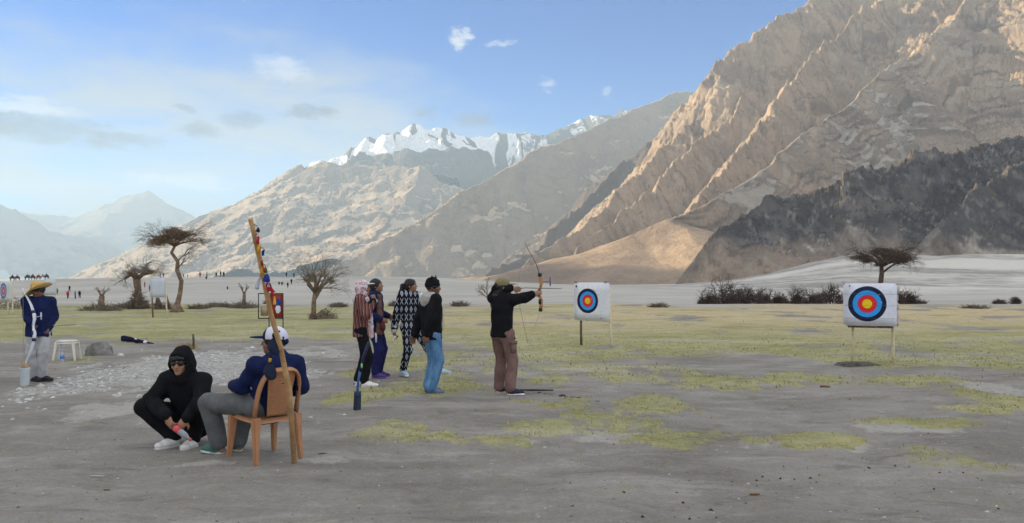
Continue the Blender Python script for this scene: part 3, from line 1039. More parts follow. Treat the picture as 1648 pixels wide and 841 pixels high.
# ------------------------------------------------------------------ trees and shrubs
BARK = plain("bark", (0.22, 0.155, 0.11), 0.95, 0.1, 0.4, 6, 0.03, bscale=14)
BARK_DARK = plain("dark_bark", (0.12, 0.09, 0.075), 0.95, 0.1, 0.4, 6, 0.03, bscale=14)
TWIG = plain("twig_grey_brown", (0.105, 0.078, 0.066), 0.95, 0.1, 0.4, 1.5)
TWIG_PALE = plain("twig_pale", (0.20, 0.165, 0.13), 0.95, 0.1, 0.35, 1.5)
BRUSH = plain("brush_pile", (0.17, 0.135, 0.105), 0.95, 0.1, 0.4, 1.5)


class Sticks:
    """many thin three-sided twigs gathered into one mesh"""
    def __init__(self):
        self.a, self.b, self.ra, self.rb = [], [], [], []

    def add(self, a, b, ra, rb):
        self.a.append(a)
        self.b.append(b)
        self.ra.append(ra)
        self.rb.append(rb)

    def build(self, name, mat, parent):
        A = np.array(self.a, float)
        B = np.array(self.b, float)
        ra = np.array(self.ra)[:, None]
        rb = np.array(self.rb)[:, None]
        t = B - A
        t /= np.maximum(np.linalg.norm(t, axis=1, keepdims=True), 1e-9)
        ref = np.where(np.abs(t[:, 2:3]) < 0.9, [[0, 0, 1.0]], [[1.0, 0, 0]])
        x = np.cross(ref, t)
        x /= np.linalg.norm(x, axis=1, keepdims=True)
        y = np.cross(t, x)
        V = []
        for c, r in ((A, ra), (B, rb)):
            for k in range(3):
                an = 2 * math.pi * k / 3
                V.append(c + x * r * math.cos(an) + y * r * math.sin(an))
        V = np.stack(V, 1).reshape(-1, 3)
        n = len(A)
        base = (np.arange(n) * 6)[:, None]
        F = np.concatenate([base + np.array([[k, (k + 1) % 3, 3 + (k + 1) % 3, 3 + k]]) for k in range(3)], 0)
        return mesh_obj(name, V, F, mat, parent, smooth=False)


def grow(sticks, rnd, p, dirv, length, rad, depth, spread, pull, droop=0.0):
    """a branch that splits again and again; pull steers it outward and flat"""
    segs = 2 if depth > 1 else 1
    d = Vector(dirv).normalized()
    for s in range(segs):
        d = (d + Vector((rnd.uniform(-1, 1), rnd.uniform(-1, 1), rnd.uniform(-.7, .7))) * spread * 0.5 + Vector(pull) * 0.12).normalized()
        q = p + d * (length / segs)
        sticks.add(tuple(p), tuple(q), rad, rad * 0.72)
        rad *= 0.78
        p = q
    if depth <= 0:
        return
    for k in range(rnd.choice((2, 3, 3))):
        a = (d + Vector((rnd.uniform(-1, 1), rnd.uniform(-1, 1), rnd.uniform(-.8, .7) - droop)) * spread).normalized()
        grow(sticks, rnd, p, a, length * rnd.uniform(0.55, 0.85), rad * 0.8, depth - 1, spread, pull, droop)


def tree(label, px, py, trunk_pts, trunk_r, limbs, seed, depth=4, spread=0.75, length=0.5, twig=None, bark=None, tw_r=0.012, extra=(), droop=0.0, root_py=None):
    """trunk_pts and limb ends are (right, depth, up) metres from the root"""
    x, d, z = G(px, py) if py > 495 else (0, 0, 0)
    if root_py is not None:
        d = root_py
        x = (px - CX) / FPX * d
        z = gz(x, d)
    t = thing("acacia_tree", label, "tree", (x, d, z - 0.03), 0, "bare thorn trees on the meadow")
    rnd = random.Random(seed)
    b = MB()
    tp = [Vector(p) for p in trunk_pts]
    b.tube(tp, list(trunk_r), 10)
    st = Sticks()
    ends = []
    for (i, pts, r0) in limbs:
        q = [tp[i]] + [Vector(p) for p in pts]
        b.tube(q, [r0 * (1 - 0.55 * k / len(q)) for k in range(len(q))], 7)
        ends.append((q[-1], (q[-1] - q[-2]).normalized(), r0 * 0.45))
        for k in range(1, len(q)):
            if k > 1 or len(q) == 2:
                ends.append(((q[k] + q[k - 1]) / 2, (q[k] - q[k - 1]).normalized() + Vector((rnd.uniform(-.6, .6), rnd.uniform(-.6, .6), rnd.uniform(-.2, .6))), r0 * 0.4))
    b.build("trunk", bark or BARK, t)
    c = Vector((tp[-1].x, tp[-1].y, tp[-1].z))
    for p, dv, r in ends:
        for k in range(3):
            o = p - c
            pull = Vector((o.x, o.y, 0.0))
            if pull.length > 0.1:
                pull.normalize()
            grow(st, rnd, p, dv + Vector((rnd.uniform(-.8, .8), rnd.uniform(-.8, .8), rnd.uniform(-.3, .5))), length * rnd.uniform(0.7, 1.1), max(r * 0.5, tw_r * 1.6), depth, spread, pull, droop)
    st.build("crown", twig or TWIG, t)
    for fn in extra:
        fn(t, rnd)
    return t


def canopy(rx, ry, rz, c, n, flat_top=True, size=0.20):
    def f(t, rnd):
        st = Sticks()
        cl = []
        for k in range(34):
            a, r = rnd.uniform(0, 6.28), math.sqrt(rnd.random())
            cl.append((c[0] + rx * r * math.cos(a), c[1] + ry * r * math.sin(a), c[2] + rz * ((1 - r * r) * 0.75 * rnd.uniform(.5, 1) + rnd.uniform(-.25, .15)), rnd.uniform(.14, .30) * rx))
        for k in range(n):
            x, y, z, r = cl[k % len(cl)]
            p = Vector((x + rnd.gauss(0, r * .55), y + rnd.gauss(0, r * .55), z + rnd.gauss(0, r * .22)))
            q = p + Vector((rnd.uniform(-1, 1), rnd.uniform(-1, 1), rnd.uniform(-.35, .45))) * size
            st.add(tuple(p), tuple(q), 0.010, 0.004)
        o = st.build("twigs", t.children[1].data.materials[0], t)
        o['kind'] = 'stuff'
    return f


def brush_skirt(rad, h, n, name="brush", off=(0, 0)):
    def f(t, rnd):
        st = Sticks()
        for k in range(n):
            a = rnd.uniform(0, 2 * math.pi)
            r = rad * math.sqrt(rnd.random())
            p = Vector((off[0] + math.cos(a) * r, off[1] + math.sin(a) * r, rnd.uniform(0, h * (1 - r / rad * 0.7))))
            q = p + Vector((rnd.uniform(-1, 1), rnd.uniform(-1, 1), rnd.uniform(-.5, .8))) * 0.28
            q.z = max(q.z, -0.02)
            st.add(tuple(p), tuple(q), 0.014, 0.006)
        st.build(name, BRUSH, t)
    return f


def umbrella_limbs(rnd, n, reach, top, i0, rise=0.55, r0=0.07):
    L = []
    for k in range(n):
        a = 2 * math.pi * k / n + rnd.uniform(-.3, .3)
        rr_ = reach * rnd.uniform(0.55, 1.0)
        z1 = top[2] + rise * rnd.uniform(0.35, 1.0)
        p1 = (top[0] + math.cos(a) * rr_ * 0.45, top[1] + math.sin(a) * rr_ * 0.45, top[2] + (z1 - top[2]) * 0.75)
        p2 = (top[0] + math.cos(a) * rr_, top[1] + math.sin(a) * rr_, z1 + rnd.uniform(-.06, .06))
        L.append((i0, [p1, p2], r0))
    return L


def mtr(px, py, base, D):
    """offset in metres from a root at picture position base, for something D metres off"""
    return ((px - base[0]) / FPX * D, 0.0, (base[1] - py) / FPX * D)


rnd = random.Random(11)
bx = (285, 503)
D = G(*bx)[1]
tp = [mtr(285, 506, bx, D), mtr(286, 488, bx, D), mtr(290, 470, bx, D), mtr(292, 452, bx, D), mtr(285, 434, bx, D), mtr(286, 420, bx, D), mtr(276, 406, bx, D), mtr(281, 396, bx, D)]
L = umbrella_limbs(rnd, 9, 1.12, tp[-1], 7, 0.6, 0.045)
L += [(5, [mtr(293, 412, bx, D), mtr(300, 409, bx, D)], 0.035), (4, [mtr(292, 424, bx, D)], 0.02)]


def base_flare(t, rnd):
    b = MB()
    for k in range(7):
        a = 2 * math.pi * k / 7
        b.tube([(0, 0, 0.42), (math.cos(a) * 0.16, math.sin(a) * 0.16, 0.16), (math.cos(a) * 0.34, math.sin(a) * 0.34, -0.04)], [0.14, 0.13, 0.07], 7)
    b.build("root_flare", BARK, t)


tree("tall umbrella shaped thorn tree with a bent bare trunk, left of the leaning pole", 285, 503, tp, (0.24, 0.135, 0.11, 0.105, 0.10, 0.09, 0.08, 0.06), L, 21, 4, 0.7, 0.42, extra=(base_flare, canopy(1.25, 1.2, 0.95, (-0.02, 0, 3.48), 5200, size=0.16)))

bx = (222, 497)
D = G(*bx)[1]
tp = [mtr(222, 500, bx, D), mtr(223, 484, bx, D), mtr(222, 464, bx, D), mtr(220, 448, bx, D)]
L = [(3, [mtr(212, 440, bx, D), mtr(202, 446, bx, D)], 0.13), (3, [mtr(218, 438, bx, D)], 0.13), (3, [mtr(230, 440, bx, D), mtr(244, 437, bx, D)], 0.13), (3, [mtr(234, 434, bx, D), mtr(236, 424, bx, D)], 0.09),
     (3, [(0.2, 0.5, 2.0), (0.3, 0.9, 2.1)], 0.09), (3, [(-0.2, -0.5, 1.95), (0.0, -0.9, 2.0)], 0.09)]
tree("stout pollarded thorn tree with a shaggy trunk behind the blank target sheet", 222, 497, tp, (0.36, 0.21, 0.175, 0.20), L, 22, 4, 0.8, 0.34, twig=TWIG_PALE, extra=(brush_skirt(0.62, 0.9, 500), brush_skirt(0.36, 1.9, 420, "ivy_stem"), canopy(0.85, 0.8, 0.5, (0.2, 0, 1.95), 700)))

bx = (503, 514)
D = G(*bx)[1]
tp = [mtr(501, 517, bx, D), mtr(505, 500, bx, D), mtr(505, 484, bx, D), mtr(507, 470, bx, D)]
L = [(3, [mtr(498, 455, bx, D), mtr(489, 447, bx, D)], 0.07), (3, [mtr(508, 452, bx, D), mtr(505, 436, bx, D)], 0.07), (3, [mtr(522, 456, bx, D), mtr(535, 444, bx, D)], 0.07), (2, [mtr(518, 462, bx, D), mtr(530, 462, bx, D)], 0.05),
     (3, [(0.3, 0.4, 1.5), (0.4, 0.75, 1.85)], 0.05), (3, [(-0.1, -0.4, 1.45), (0.2, -0.7, 1.8)], 0.05), (3, [mtr(515, 446, bx, D), mtr(522, 436, bx, D)], 0.05)]
tree("short crooked thorn tree with sparse twiggy crown, left of the headscarf woman", 503, 514, tp, (0.15, 0.105, 0.09, 0.08), L, 23, 4, 0.85, 0.34, twig=TWIG_PALE,
     extra=(brush_skirt(0.55, 0.5, 260, off=(0.45, 0)), canopy(0.72, 0.65, 0.6, (0.22, 0, 1.55), 520)))

rt_d = 50.0
bx = (1418, 0)
tp = [(0, 0, -0.1), (0.02, 0, 0.7), (0.05, 0, 1.35), (0.12, 0, 1.95), (0.10, 0, 2.35)]
L = umbrella_limbs(random.Random(13), 11, 1.55, tp[-1], 4, 0.95, 0.07) + [(3, [(0.7, 0, 2.4), (1.35, 0.1, 2.7)], 0.07)]
tree("dark umbrella thorn tree standing right behind the nearest target", 1416, 0, tp, (0.22, 0.16, 0.15, 0.14, 0.12), L, 24, 5, 0.75, 0.42, bark=BARK_DARK, root_py=rt_d, droop=0.12, extra=(canopy(1.65, 1.5, 1.0, (0.15, 0, 2.75), 5200, size=0.3),))

bx = (391, 496)
D = G(*bx)[1]
tp = [mtr(391, 498, bx, D), mtr(393, 482, bx, D), mtr(393, 472, bx, D)]
tree("small dead forked sapling in a low brush heap, left of the leaning pole", 391, 496, tp, (0.14, 0.10, 0.09), [(2, [mtr(388, 462, bx, D)], 0.05), (2, [mtr(397, 464, bx, D)], 0.05)], 25, 1, 0.5, 0.18, twig=TWIG_PALE, extra=(brush_skirt(0.8, 0.5, 420),))
bx = (163, 500)
D = G(*bx)[1]
tp = [mtr(162, 502, bx, D), mtr(163, 486, bx, D), mtr(164, 475, bx, D)]
tree("dead stump with twig tuft in wide brush heap right of the straw hat man", 163, 500, tp, (0.24, 0.15, 0.13), [(2, [mtr(160, 470, bx, D)], 0.07), (2, [mtr(168, 470, bx, D)], 0.07)], 26, 2, 0.8, 0.2, twig=TWIG_PALE, extra=(brush_skirt(0.95, 0.5, 500),))
bx = (792, 488)
tp = [(0, 0, -0.1), (-0.1, 0, 0.45), (-0.28, 0, 0.8)]
tree("tiny bare sapling showing just left of the archer's back", 792, 0, tp, (0.06, 0.05, 0.04), [(2, [(-0.5, 0, 1.05)], 0.03), (2, [(-0.3, 0, 1.2)], 0.03), (1, [(-0.5, 0, 0.8)], 0.03)], 27, 3, 0.8, 0.22, twig=TWIG_PALE, root_py=45.0)


def stump(label, px, py, w, h, D0=None):
    x, d, z = G(px, py)
    t = thing("tree_stump", label, "tree stump", (x, d, z - .02), 0, "dead stumps on the meadow")
    b = MB()
    hh = h / FPX * d
    ww = w / FPX * d / 2
    b.tube([(0, 0, -.05), (0.02, 0, hh * .3), (-0.03, 0, hh * .7), (-.06, 0, hh)], [ww, ww * .85, ww * .55, ww * .3], 9)
    b.build("stem", BARK_DARK, t)
    brush_skirt(ww * 1.1, hh * 0.8, 160)(t, random.Random(int(px)))
    return t


stump("dark leaning stump under the blank target sheet", 255, 498, 13, 22)
stump("thin dark stump between the blank target sheet and the umbrella tree", 270, 498, 7, 24)


def bush(label, px, D, w, h, seed, n=420, pale=False, group="low shrubs along the meadow edge"):
    x = (px - CX) / FPX * D
    z = gz(x, D)
    t = thing("shrub", label, "shrub", (x, D, z - .03), 0, group)
    rnd = random.Random(seed)
    st = Sticks()
    W_, H_ = w / FPX * D / 2, h / FPX * D
    b = MB()
    for k in range(6):
        bxk = rnd.uniform(-.7, .7) * W_
        top = Vector((bxk * 1.2 + rnd.uniform(-.2, .2), rnd.uniform(-.3, .3), H_ * rnd.uniform(.5, .85)))
        b.tube([(bxk, 0, -.03), tuple(top * 0.5 + Vector((bxk * .5, 0, 0))), tuple(top)], [0.03, 0.022, 0.012], 5)
        for j in range(4):
            grow(st, rnd, top * rnd.uniform(.5, 1) + Vector((bxk * .2, 0, 0)), (rnd.uniform(-1, 1), rnd.uniform(-1, 1), rnd.uniform(0, 1.2)), H_ * 0.28, 0.024, 4 if n > 200 else 2, 0.9, (0, 0, .2))
    for k in range(int(n * 2.4)):
        u = rnd.uniform(-1, 1)
        v = rnd.random()
        top_ = H_ * (0.55 + 0.45 * math.sin(3.1 * u + seed) * math.cos(5.3 * u + seed * 2.0)) * (1 - 0.55 * u * u)
        p = Vector((u * W_, rnd.uniform(-.8, .8) * min(W_, 0.6), v * top_))
        q = p + Vector((rnd.uniform(-1, 1), rnd.uniform(-1, 1), rnd.uniform(-.2, 1.1))) * 0.20
        st.add(tuple(p), tuple(q), 0.017, 0.006)
    b.build("stem", BARK_DARK, t)['kind'] = 'stuff'
    st.build("foliage", TWIG_PALE if pale else TWIG, t)
    return t


BUSHES = [("first dark shrub at the left end of the shrub row beyond the right meadow", 1140, 30, 22), ("tall spiky dark shrub second from the left in the far shrub row", 1166, 40, 36), ("dense dark shrub in the middle of the left shrub clump", 1186, 40, 26),
          ("wide dark shrub with a leaning top in the left shrub clump", 1212, 36, 26), ("small shrub ending the left shrub clump", 1232, 18, 20), ("round shrub alone between the two shrub clumps", 1257, 22, 18),
          ("narrow upright shrub left of the nearest target", 1282, 14, 26), ("broad low shrub starting the clump left of the nearest target", 1308, 30, 22), ("dense shrub close to the left edge of the nearest target", 1336, 44, 30),
          ("dark shrub just right of the nearest target", 1440, 24, 24), ("low wide shrub standing farther right of the nearest target", 1467, 38, 20)]
for i, (lb, px, w, h) in enumerate(BUSHES):
    bush(lb, px, 50.5 + (i % 3) * 1.2, w, h, 40 + i)
bush("tiny tuft shrub near the right picture edge", 1634, 52, 14, 12, 61, 100)
bush("tiny dark tuft left of the tiny tuft near the right edge", 1609, 52.5, 16, 8, 62, 100)
for i, (px, py, w, h, lb) in enumerate(((640, 492, 30, 10, "low dry brush right of the short crooked tree"), (352, 494, 40, 9, "low brush heap right of the umbrella tree"), (320, 497, 30, 8, "small pale brush heap at the umbrella tree foot"),
                                        (440, 489, 30, 9, "grey brush heap behind the red panel frame"), (200, 496, 30, 10, "low brush heap left of the pollarded tree"), (20, 497, 90, 22, "grey brown brush heap behind the small far target"),
                                        (740, 492, 26, 8, "dry brush tuft right of the boy in black"), (1060, 494, 30, 7, "thin brush tuft right of the middle target"), (545, 494, 24, 8, "low brush tuft left of the headscarf woman"),
                                        (1570, 497, 40, 6, "flat dry tuft far right on the meadow"))):
    x, d, z = G(px, py)
    t = thing("brush_heap", lb, "brush", (x, d, z - .02), 0, "dry brush heaps on the meadow")
    W_, H_ = w / FPX * d / 2, h / FPX * d
    brush_skirt(W_, H_, 420, "twig")(t, random.Random(70 + i))
    t.children[0]['kind'] = 'stuff'


# ------------------------------------------------------------------ smooth bodies: distance fields turned into meshes
class Field:
    def __init__(self, vox, lo, hi):
        self.vox = vox
        self.lo = np.array(lo, float)
        n = np.ceil((np.array(hi, float) - self.lo) / vox).astype(int) + 1
        self.n = n
        self.ax = [self.lo[i] + vox * np.arange(n[i]) for i in range(3)]
        self.D = np.full(n, 9.0, np.float32)

    def _win(self, lo, hi):
        s = []
        for i in range(3):
            a = int(max(0, math.floor((lo[i] - self.lo[i]) / self.vox)))
            b = int(min(self.n[i], math.ceil((hi[i] - self.lo[i]) / self.vox) + 1))
            if b <= a:
                return None
            s.append(slice(a, b))
        g = np.meshgrid(self.ax[0][s[0]], self.ax[1][s[1]], self.ax[2][s[2]], indexing='ij', sparse=True)
        return tuple(s), g

    def _put(self, s, d, k, op):
        old = self.D[s]
        if op == 'u':
            if k > 0:
                h = np.clip(0.5 + 0.5 * (old - d) / k, 0, 1)
                self.D[s] = old * (1 - h) + d * h - k * h * (1 - h)
            else:
                self.D[s] = np.minimum(old, d)
        else:
            if k > 0:
                h = np.clip(0.5 - 0.5 * (old + d) / k, 0, 1)
                self.D[s] = old * (1 - h) - d * h + k * h * (1 - h)
            else:
                self.D[s] = np.maximum(old, -d)

    def cone(self, a, b, ra, rb, k=0.03, flat=None, op='u'):
        """round cone; flat = (axis, factor) squeezes its section along an axis"""
        a = np.array(a, float)
        b = np.array(b, float)
        m = max(ra, rb) + k + 2 * self.vox
        w = self._win(np.minimum(a, b) - m, np.maximum(a, b) + m)
        if w is None:
            return self
        s, (x, y, z) = w
        px, py, pz = x - a[0], y - a[1], z - a[2]
        d = b - a
        t = np.clip((px * d[0] + py * d[1] + pz * d[2]) / max(d @ d, 1e-9), 0, 1)
        qx, qy, qz = px - t * d[0], py - t * d[1], pz - t * d[2]
        if flat is not None:
            ax = np.array(flat[0], float)
            ax /= np.linalg.norm(ax)
            f = 1.0 / flat[1] - 1.0
            c = (qx * ax[0] + qy * ax[1] + qz * ax[2]) * f
            qx, qy, qz = qx + c * ax[0], qy + c * ax[1], qz + c * ax[2]
        dist = np.sqrt(qx * qx + qy * qy + qz * qz) - (ra + (rb - ra) * t)
        if flat is not None:
            dist = dist * (0.5 + 0.5 * flat[1])
        self._put(s, dist, k, op)
        return self

    def ell(self, c, r, M=None, k=0.03, op='u'):
        """ellipsoid with half axes r along the columns of M"""
        c = np.array(c, float)
        m = max(r) + k + 2 * self.vox
        w = self._win(c - m, c + m)
        if w is None:
            return self
        s, (x, y, z) = w
        px, py, pz = x - c[0], y - c[1], z - c[2]
        M = np.eye(3) if M is None else np.array(M, float)
        q = [(px * M[0, i] + py * M[1, i] + pz * M[2, i]) for i in range(3)]
        e = np.sqrt(sum((q[i] / r[i]) ** 2 for i in range(3)))
        g = np.sqrt(sum((q[i] / r[i] ** 2) ** 2 for i in range(3)))
        dist = e * (e - 1.0) / np.maximum(g, 1e-6)
        self._put(s, np.maximum(dist, -min(r)), k, op)
        return self

    def chain(self, pts, rad, k=0.03, flat=None):
        for i in range(len(pts) - 1):
            self.cone(pts[i], pts[i + 1], rad[i], rad[i + 1], k, flat)
        return self

    def wrinkle(self, amp, scale, seed, stretch=(1, 1, 0.8)):
        rr = np.random.RandomState(seed)
        x, y, z = np.meshgrid(*self.ax, indexing='ij', sparse=True)
        x, y, z = x * stretch[0], y * stretch[1], z * stretch[2]
        t = 0
        for o in range(5):
            f = scale * (1.0 + 0.55 * o)
            v = rr.normal(size=(2, 3))
            v /= np.linalg.norm(v, axis=1, keepdims=True)
            p = rr.uniform(0, 6.28, 2)
            a = np.sin(f * (v[0, 0] * x + v[0, 1] * y + v[0, 2] * z) + p[0])
            b_ = np.sin(0.7 * f * (v[1, 0] * x + v[1, 1] * y + v[1, 2] * z) + p[1])
            t = t + a * b_ / (1 + 0.4 * o)
        self.D += (amp * t).astype(np.float32)
        return self

    def mesh(self):
        """naive surface nets"""
        D = self.D
        ins = D < 0
        c = np.zeros(np.array(D.shape) - 1, np.int8)
        for dx in (0, 1):
            for dy in (0, 1):
                for dz in (0, 1):
                    c += ins[dx:D.shape[0] - 1 + dx, dy:D.shape[1] - 1 + dy, dz:D.shape[2] - 1 + dz]
        act = np.argwhere((c > 0) & (c < 8))
        idx = np.full(c.shape, -1, np.int64)
        idx[tuple(act.T)] = np.arange(len(act))
        cor = [(0, 0, 0), (1, 0, 0), (0, 1, 0), (1, 1, 0), (0, 0, 1), (1, 0, 1), (0, 1, 1), (1, 1, 1)]
        val = np.stack([D[act[:, 0] + a, act[:, 1] + b, act[:, 2] + c_] for a, b, c_ in cor], 1)
        cor = np.array(cor, float)
        P = np.zeros((len(act), 3))
        W_ = np.zeros((len(act), 1))
        for i, j in ((0, 1), (2, 3), (4, 5), (6, 7), (0, 2), (1, 3), (4, 6), (5, 7), (0, 4), (1, 5), (2, 6), (3, 7)):
            a, b = val[:, i], val[:, j]
            m = (a < 0) != (b < 0)
            t = np.where(m, a / np.where(m, a - b, 1), 0)
            P += np.where(m[:, None], cor[i] + t[:, None] * (cor[j] - cor[i]), 0)
            W_ += m[:, None]
        V = (act + P / np.maximum(W_, 1)) * self.vox + self.lo
        F = []
        for ax, (u, v) in enumerate(((1, 2), (2, 0), (0, 1))):
            sl0 = [slice(None)] * 3
            sl1 = [slice(None)] * 3
            sl0[ax] = slice(0, -1)
            sl1[ax] = slice(1, None)
            e = ins[tuple(sl0)] != ins[tuple(sl1)]
            for w in (u, v):
                k = [slice(None)] * 3
                k[w] = slice(0, 1)
                e[tuple(k)] = False
                k[w] = slice(-1, None)
                e[tuple(k)] = False
            q = np.argwhere(e)
            if not len(q):
                continue
            eu = np.zeros(3, int)
            ev = np.zeros(3, int)
            eu[u] = 1
            ev[v] = 1
            quad = np.stack([idx[tuple((q - eu - ev).T)], idx[tuple((q - ev).T)], idx[tuple(q.T)], idx[tuple((q - eu).T)]], 1)
            flip = ~ins[tuple(q.T)]
            quad[flip] = quad[flip][:, ::-1]
            F.append(quad)
        return V, np.concatenate(F, 0)

    def obj(self, name, mat, parent):
        V, F = self.mesh()
        return mesh_obj(name, V, F, mat, parent)


def v3(*a):
    return np.array(a, float)


def unit(v):
    v = np.array(v, float)
    return v / max(np.linalg.norm(v), 1e-9)


def bend(a, b, l1, l2, hint):
    """middle joint of a two-bone limb"""
    a, b = np.array(a, float), np.array(b, float)
    d = b - a
    L = np.linalg.norm(d)
    L2 = min(L, (l1 + l2) * 0.999)
    x = (l1 * l1 - l2 * l2 + L2 * L2) / (2 * L2)
    h = math.sqrt(max(l1 * l1 - x * x, 0))
    u = d / L
    hint = np.array(hint, float)
    hh = hint - u * (hint @ u)
    return a + u * x * L / L2 + unit(hh) * h


def rotz(a):
    c, s = math.cos(a), math.sin(a)
    return np.array([[c, -s, 0], [s, c, 0], [0, 0, 1.0]])


def head_frame(yaw, pitch, roll=0.0):
    cp, sp = math.cos(pitch), math.sin(pitch)
    Rp = np.array([[cp, 0, -sp], [0, 1, 0], [sp, 0, cp]])     # positive pitch looks up
    cr, sr = math.cos(roll), math.sin(roll)
    Rr = np.array([[1, 0, 0], [0, cr, -sr], [0, sr, cr]])
    return rotz(yaw) @ Rp @ Rr


# forward is +X, left is +Y
def stance(H=1.68, step=0.0, width=0.11, lean=0.0, **kw):
    s = H / 1.70
    J = dict(s=s)
    J['pelvis'] = v3(0, 0, 0.94) * s
    J['chest'] = v3(lean * 0.6, 0, 1.27) * s
    J['neck'] = v3(lean - 0.01, 0, 1.45) * s
    J['head'] = v3(lean + 0.025, 0, 1.585) * s
    J['yaw'], J['pitch'], J['roll'] = 0.0, 0.0, 0.0
    for sd, n in ((1, 'L'), (-1, 'R')):
        J['sh' + n] = v3(lean * .9 - 0.01, 0.175 * sd, 1.40) * s
        J['wr' + n] = v3(0.06, 0.25 * sd, 0.84) * s
        J['eh' + n] = v3(-1, 0.4 * sd, 0)
        J['hip' + n] = v3(0, 0.09 * sd, 0.90) * s
        J['an' + n] = v3(0.02 + step * sd, width * sd, 0.085 / s) * s
        J['kh' + n] = v3(1, 0.1 * sd, 0)
        J['toe' + n] = v3(1, 0.12 * sd, 0)
    J.update(kw)
    return J


def solve(J):
    s = J['s']
    for n in 'LR':
        if 'el' + n not in J:
            J['el' + n] = bend(J['sh' + n], J['wr' + n], 0.285 * s, 0.255 * s, J['eh' + n])
        if 'kn' + n not in J:
            J['kn' + n] = bend(J['hip' + n], J['an' + n], 0.416 * s, 0.416 * s, J['kh' + n])
    return J


def box_of(J, m):
    P = np.array([v for v in J.values() if isinstance(v, np.ndarray) and v.shape == (3,) and np.linalg.norm(v) > 0.02 or False])
    keys = [k for k in J if k[:2] in ('pe', 'ch', 'ne', 'he', 'sh', 'wr', 'el', 'hi', 'an', 'kn')]
    P = np.array([J[k] for k in keys if isinstance(J[k], np.ndarray)])
    return P.min(0) - m, P.max(0) + m


def hand(F, wrist, d, palm, side, curl=0.5, s=1.0, spread=0.09):
    """palm, four fingers of two bones, a thumb from the side; d points along the hand, palm is where the fingers close"""
    d = unit(d)
    palm = unit(np.array(palm) - d * (np.array(palm) @ d))
    lat = np.cross(d, palm) * side                      # towards the thumb
    k0 = wrist + d * 0.085 * s
    F.cone(wrist, wrist + d * 0.05 * s, 0.024 * s, 0.036 * s, 0.012, flat=(palm, 0.6))
    F.cone(wrist + d * 0.035 * s, k0 - d * 0.008, 0.038 * s, 0.041 * s, 0.012, flat=(palm, 0.42))
    for i, (off, L) in enumerate(((0.030, 0.074), (0.010, 0.084), (-0.011, 0.078), (-0.030, 0.060))):
        c = curl + 0.10 * i
        b0 = k0 + lat * off * s
        d1 = unit(d * math.cos(c) + palm * math.sin(c) + lat * (off * 2.2))
        d2 = unit(d * math.cos(2.1 * c) + palm * math.sin(2.1 * c))
        m = b0 + d1 * L * 0.52 * s
        F.cone(b0 - d * 0.012, m, 0.0105 * s, 0.0095 * s, 0.006)
        F.cone(m, m + d2 * L * 0.5 * s, 0.0092 * s, 0.0075 * s, 0.004)
    t0 = wrist + d * 0.028 * s + lat * 0.030 * s
    t1 = t0 + unit(lat * 0.75 + d * 0.75 + palm * 0.35) * 0.045 * s
    F.cone(t0, t1, 0.015 * s, 0.012 * s, 0.012)
    F.cone(t1, t1 + unit(d + palm * (0.3 + curl) + lat * 0.15) * 0.034 * s, 0.0115 * s, 0.009 * s, 0.005)


def head_shape(F, J):
    s = J['s']
    c = J['head']
    M = head_frame(J['yaw'], J['pitch'], J['roll'])
    f, l, u = M[:, 0], M[:, 1], M[:, 2]

    def at(a, b, e):
        return c + (f * a + l * b + u * e) * s
    J['hat'] = at
    J['hM'] = M
    F.ell(at(-0.012, 0, 0.020), (0.096 * s, 0.076 * s, 0.092 * s), M, 0.02)
    F.ell(at(0.022, 0, -0.035), (0.070 * s, 0.061 * s, 0.078 * s), M, 0.025)
    F.ell(at(0.066, 0, -0.092), (0.024 * s, 0.026 * s, 0.020 * s), M, 0.03)
    F.cone(J['neck'] - u * 0.02, at(-0.018, 0, -0.065), 0.056 * s, 0.052 * s, 0.03)
    for sd in (1, -1):
        F.ell(at(0.080, 0.030 * sd, 0.006), (0.012 * s, 0.015 * s, 0.009 * s), M, 0.006, op='s')
        F.ell(at(0.058, 0.045 * sd, -0.030), (0.024 * s, 0.020 * s, 0.020 * s), M, 0.015)
        F.ell(at(-0.008, 0.077 * sd, -0.012), (0.019 * s, 0.009 * s, 0.031 * s), M, 0.006)
    F.cone(at(0.086, 0, 0.008), at(0.106, 0, -0.028), 0.008 * s, 0.013 * s, 0.008)
    for sd in (1, -1):
        F.ell(at(0.096, 0.012 * sd, -0.032), (0.009 * s, 0.008 * s, 0.007 * s), M, 0.006)
    F.ell(at(0.082, 0, -0.058), (0.014 * s, 0.024 * s, 0.012 * s), M, 0.008)
    F.cone(at(0.080, -0.038, 0.026), at(0.080, 0.038, 0.026), 0.010 * s, 0.010 * s, 0.012)


HAIR = plain("black_hair", (0.012, 0.010, 0.010), 0.55, 0.4, 0.4, 30, 0.003, bscale=90)
EYE_W = plain("eye_white", (0.55, 0.52, 0.5), 0.3, 0.5, 0.05)
EYE_D = plain("eye_dark", (0.02, 0.013, 0.01), 0.2, 0.5, 0.05)


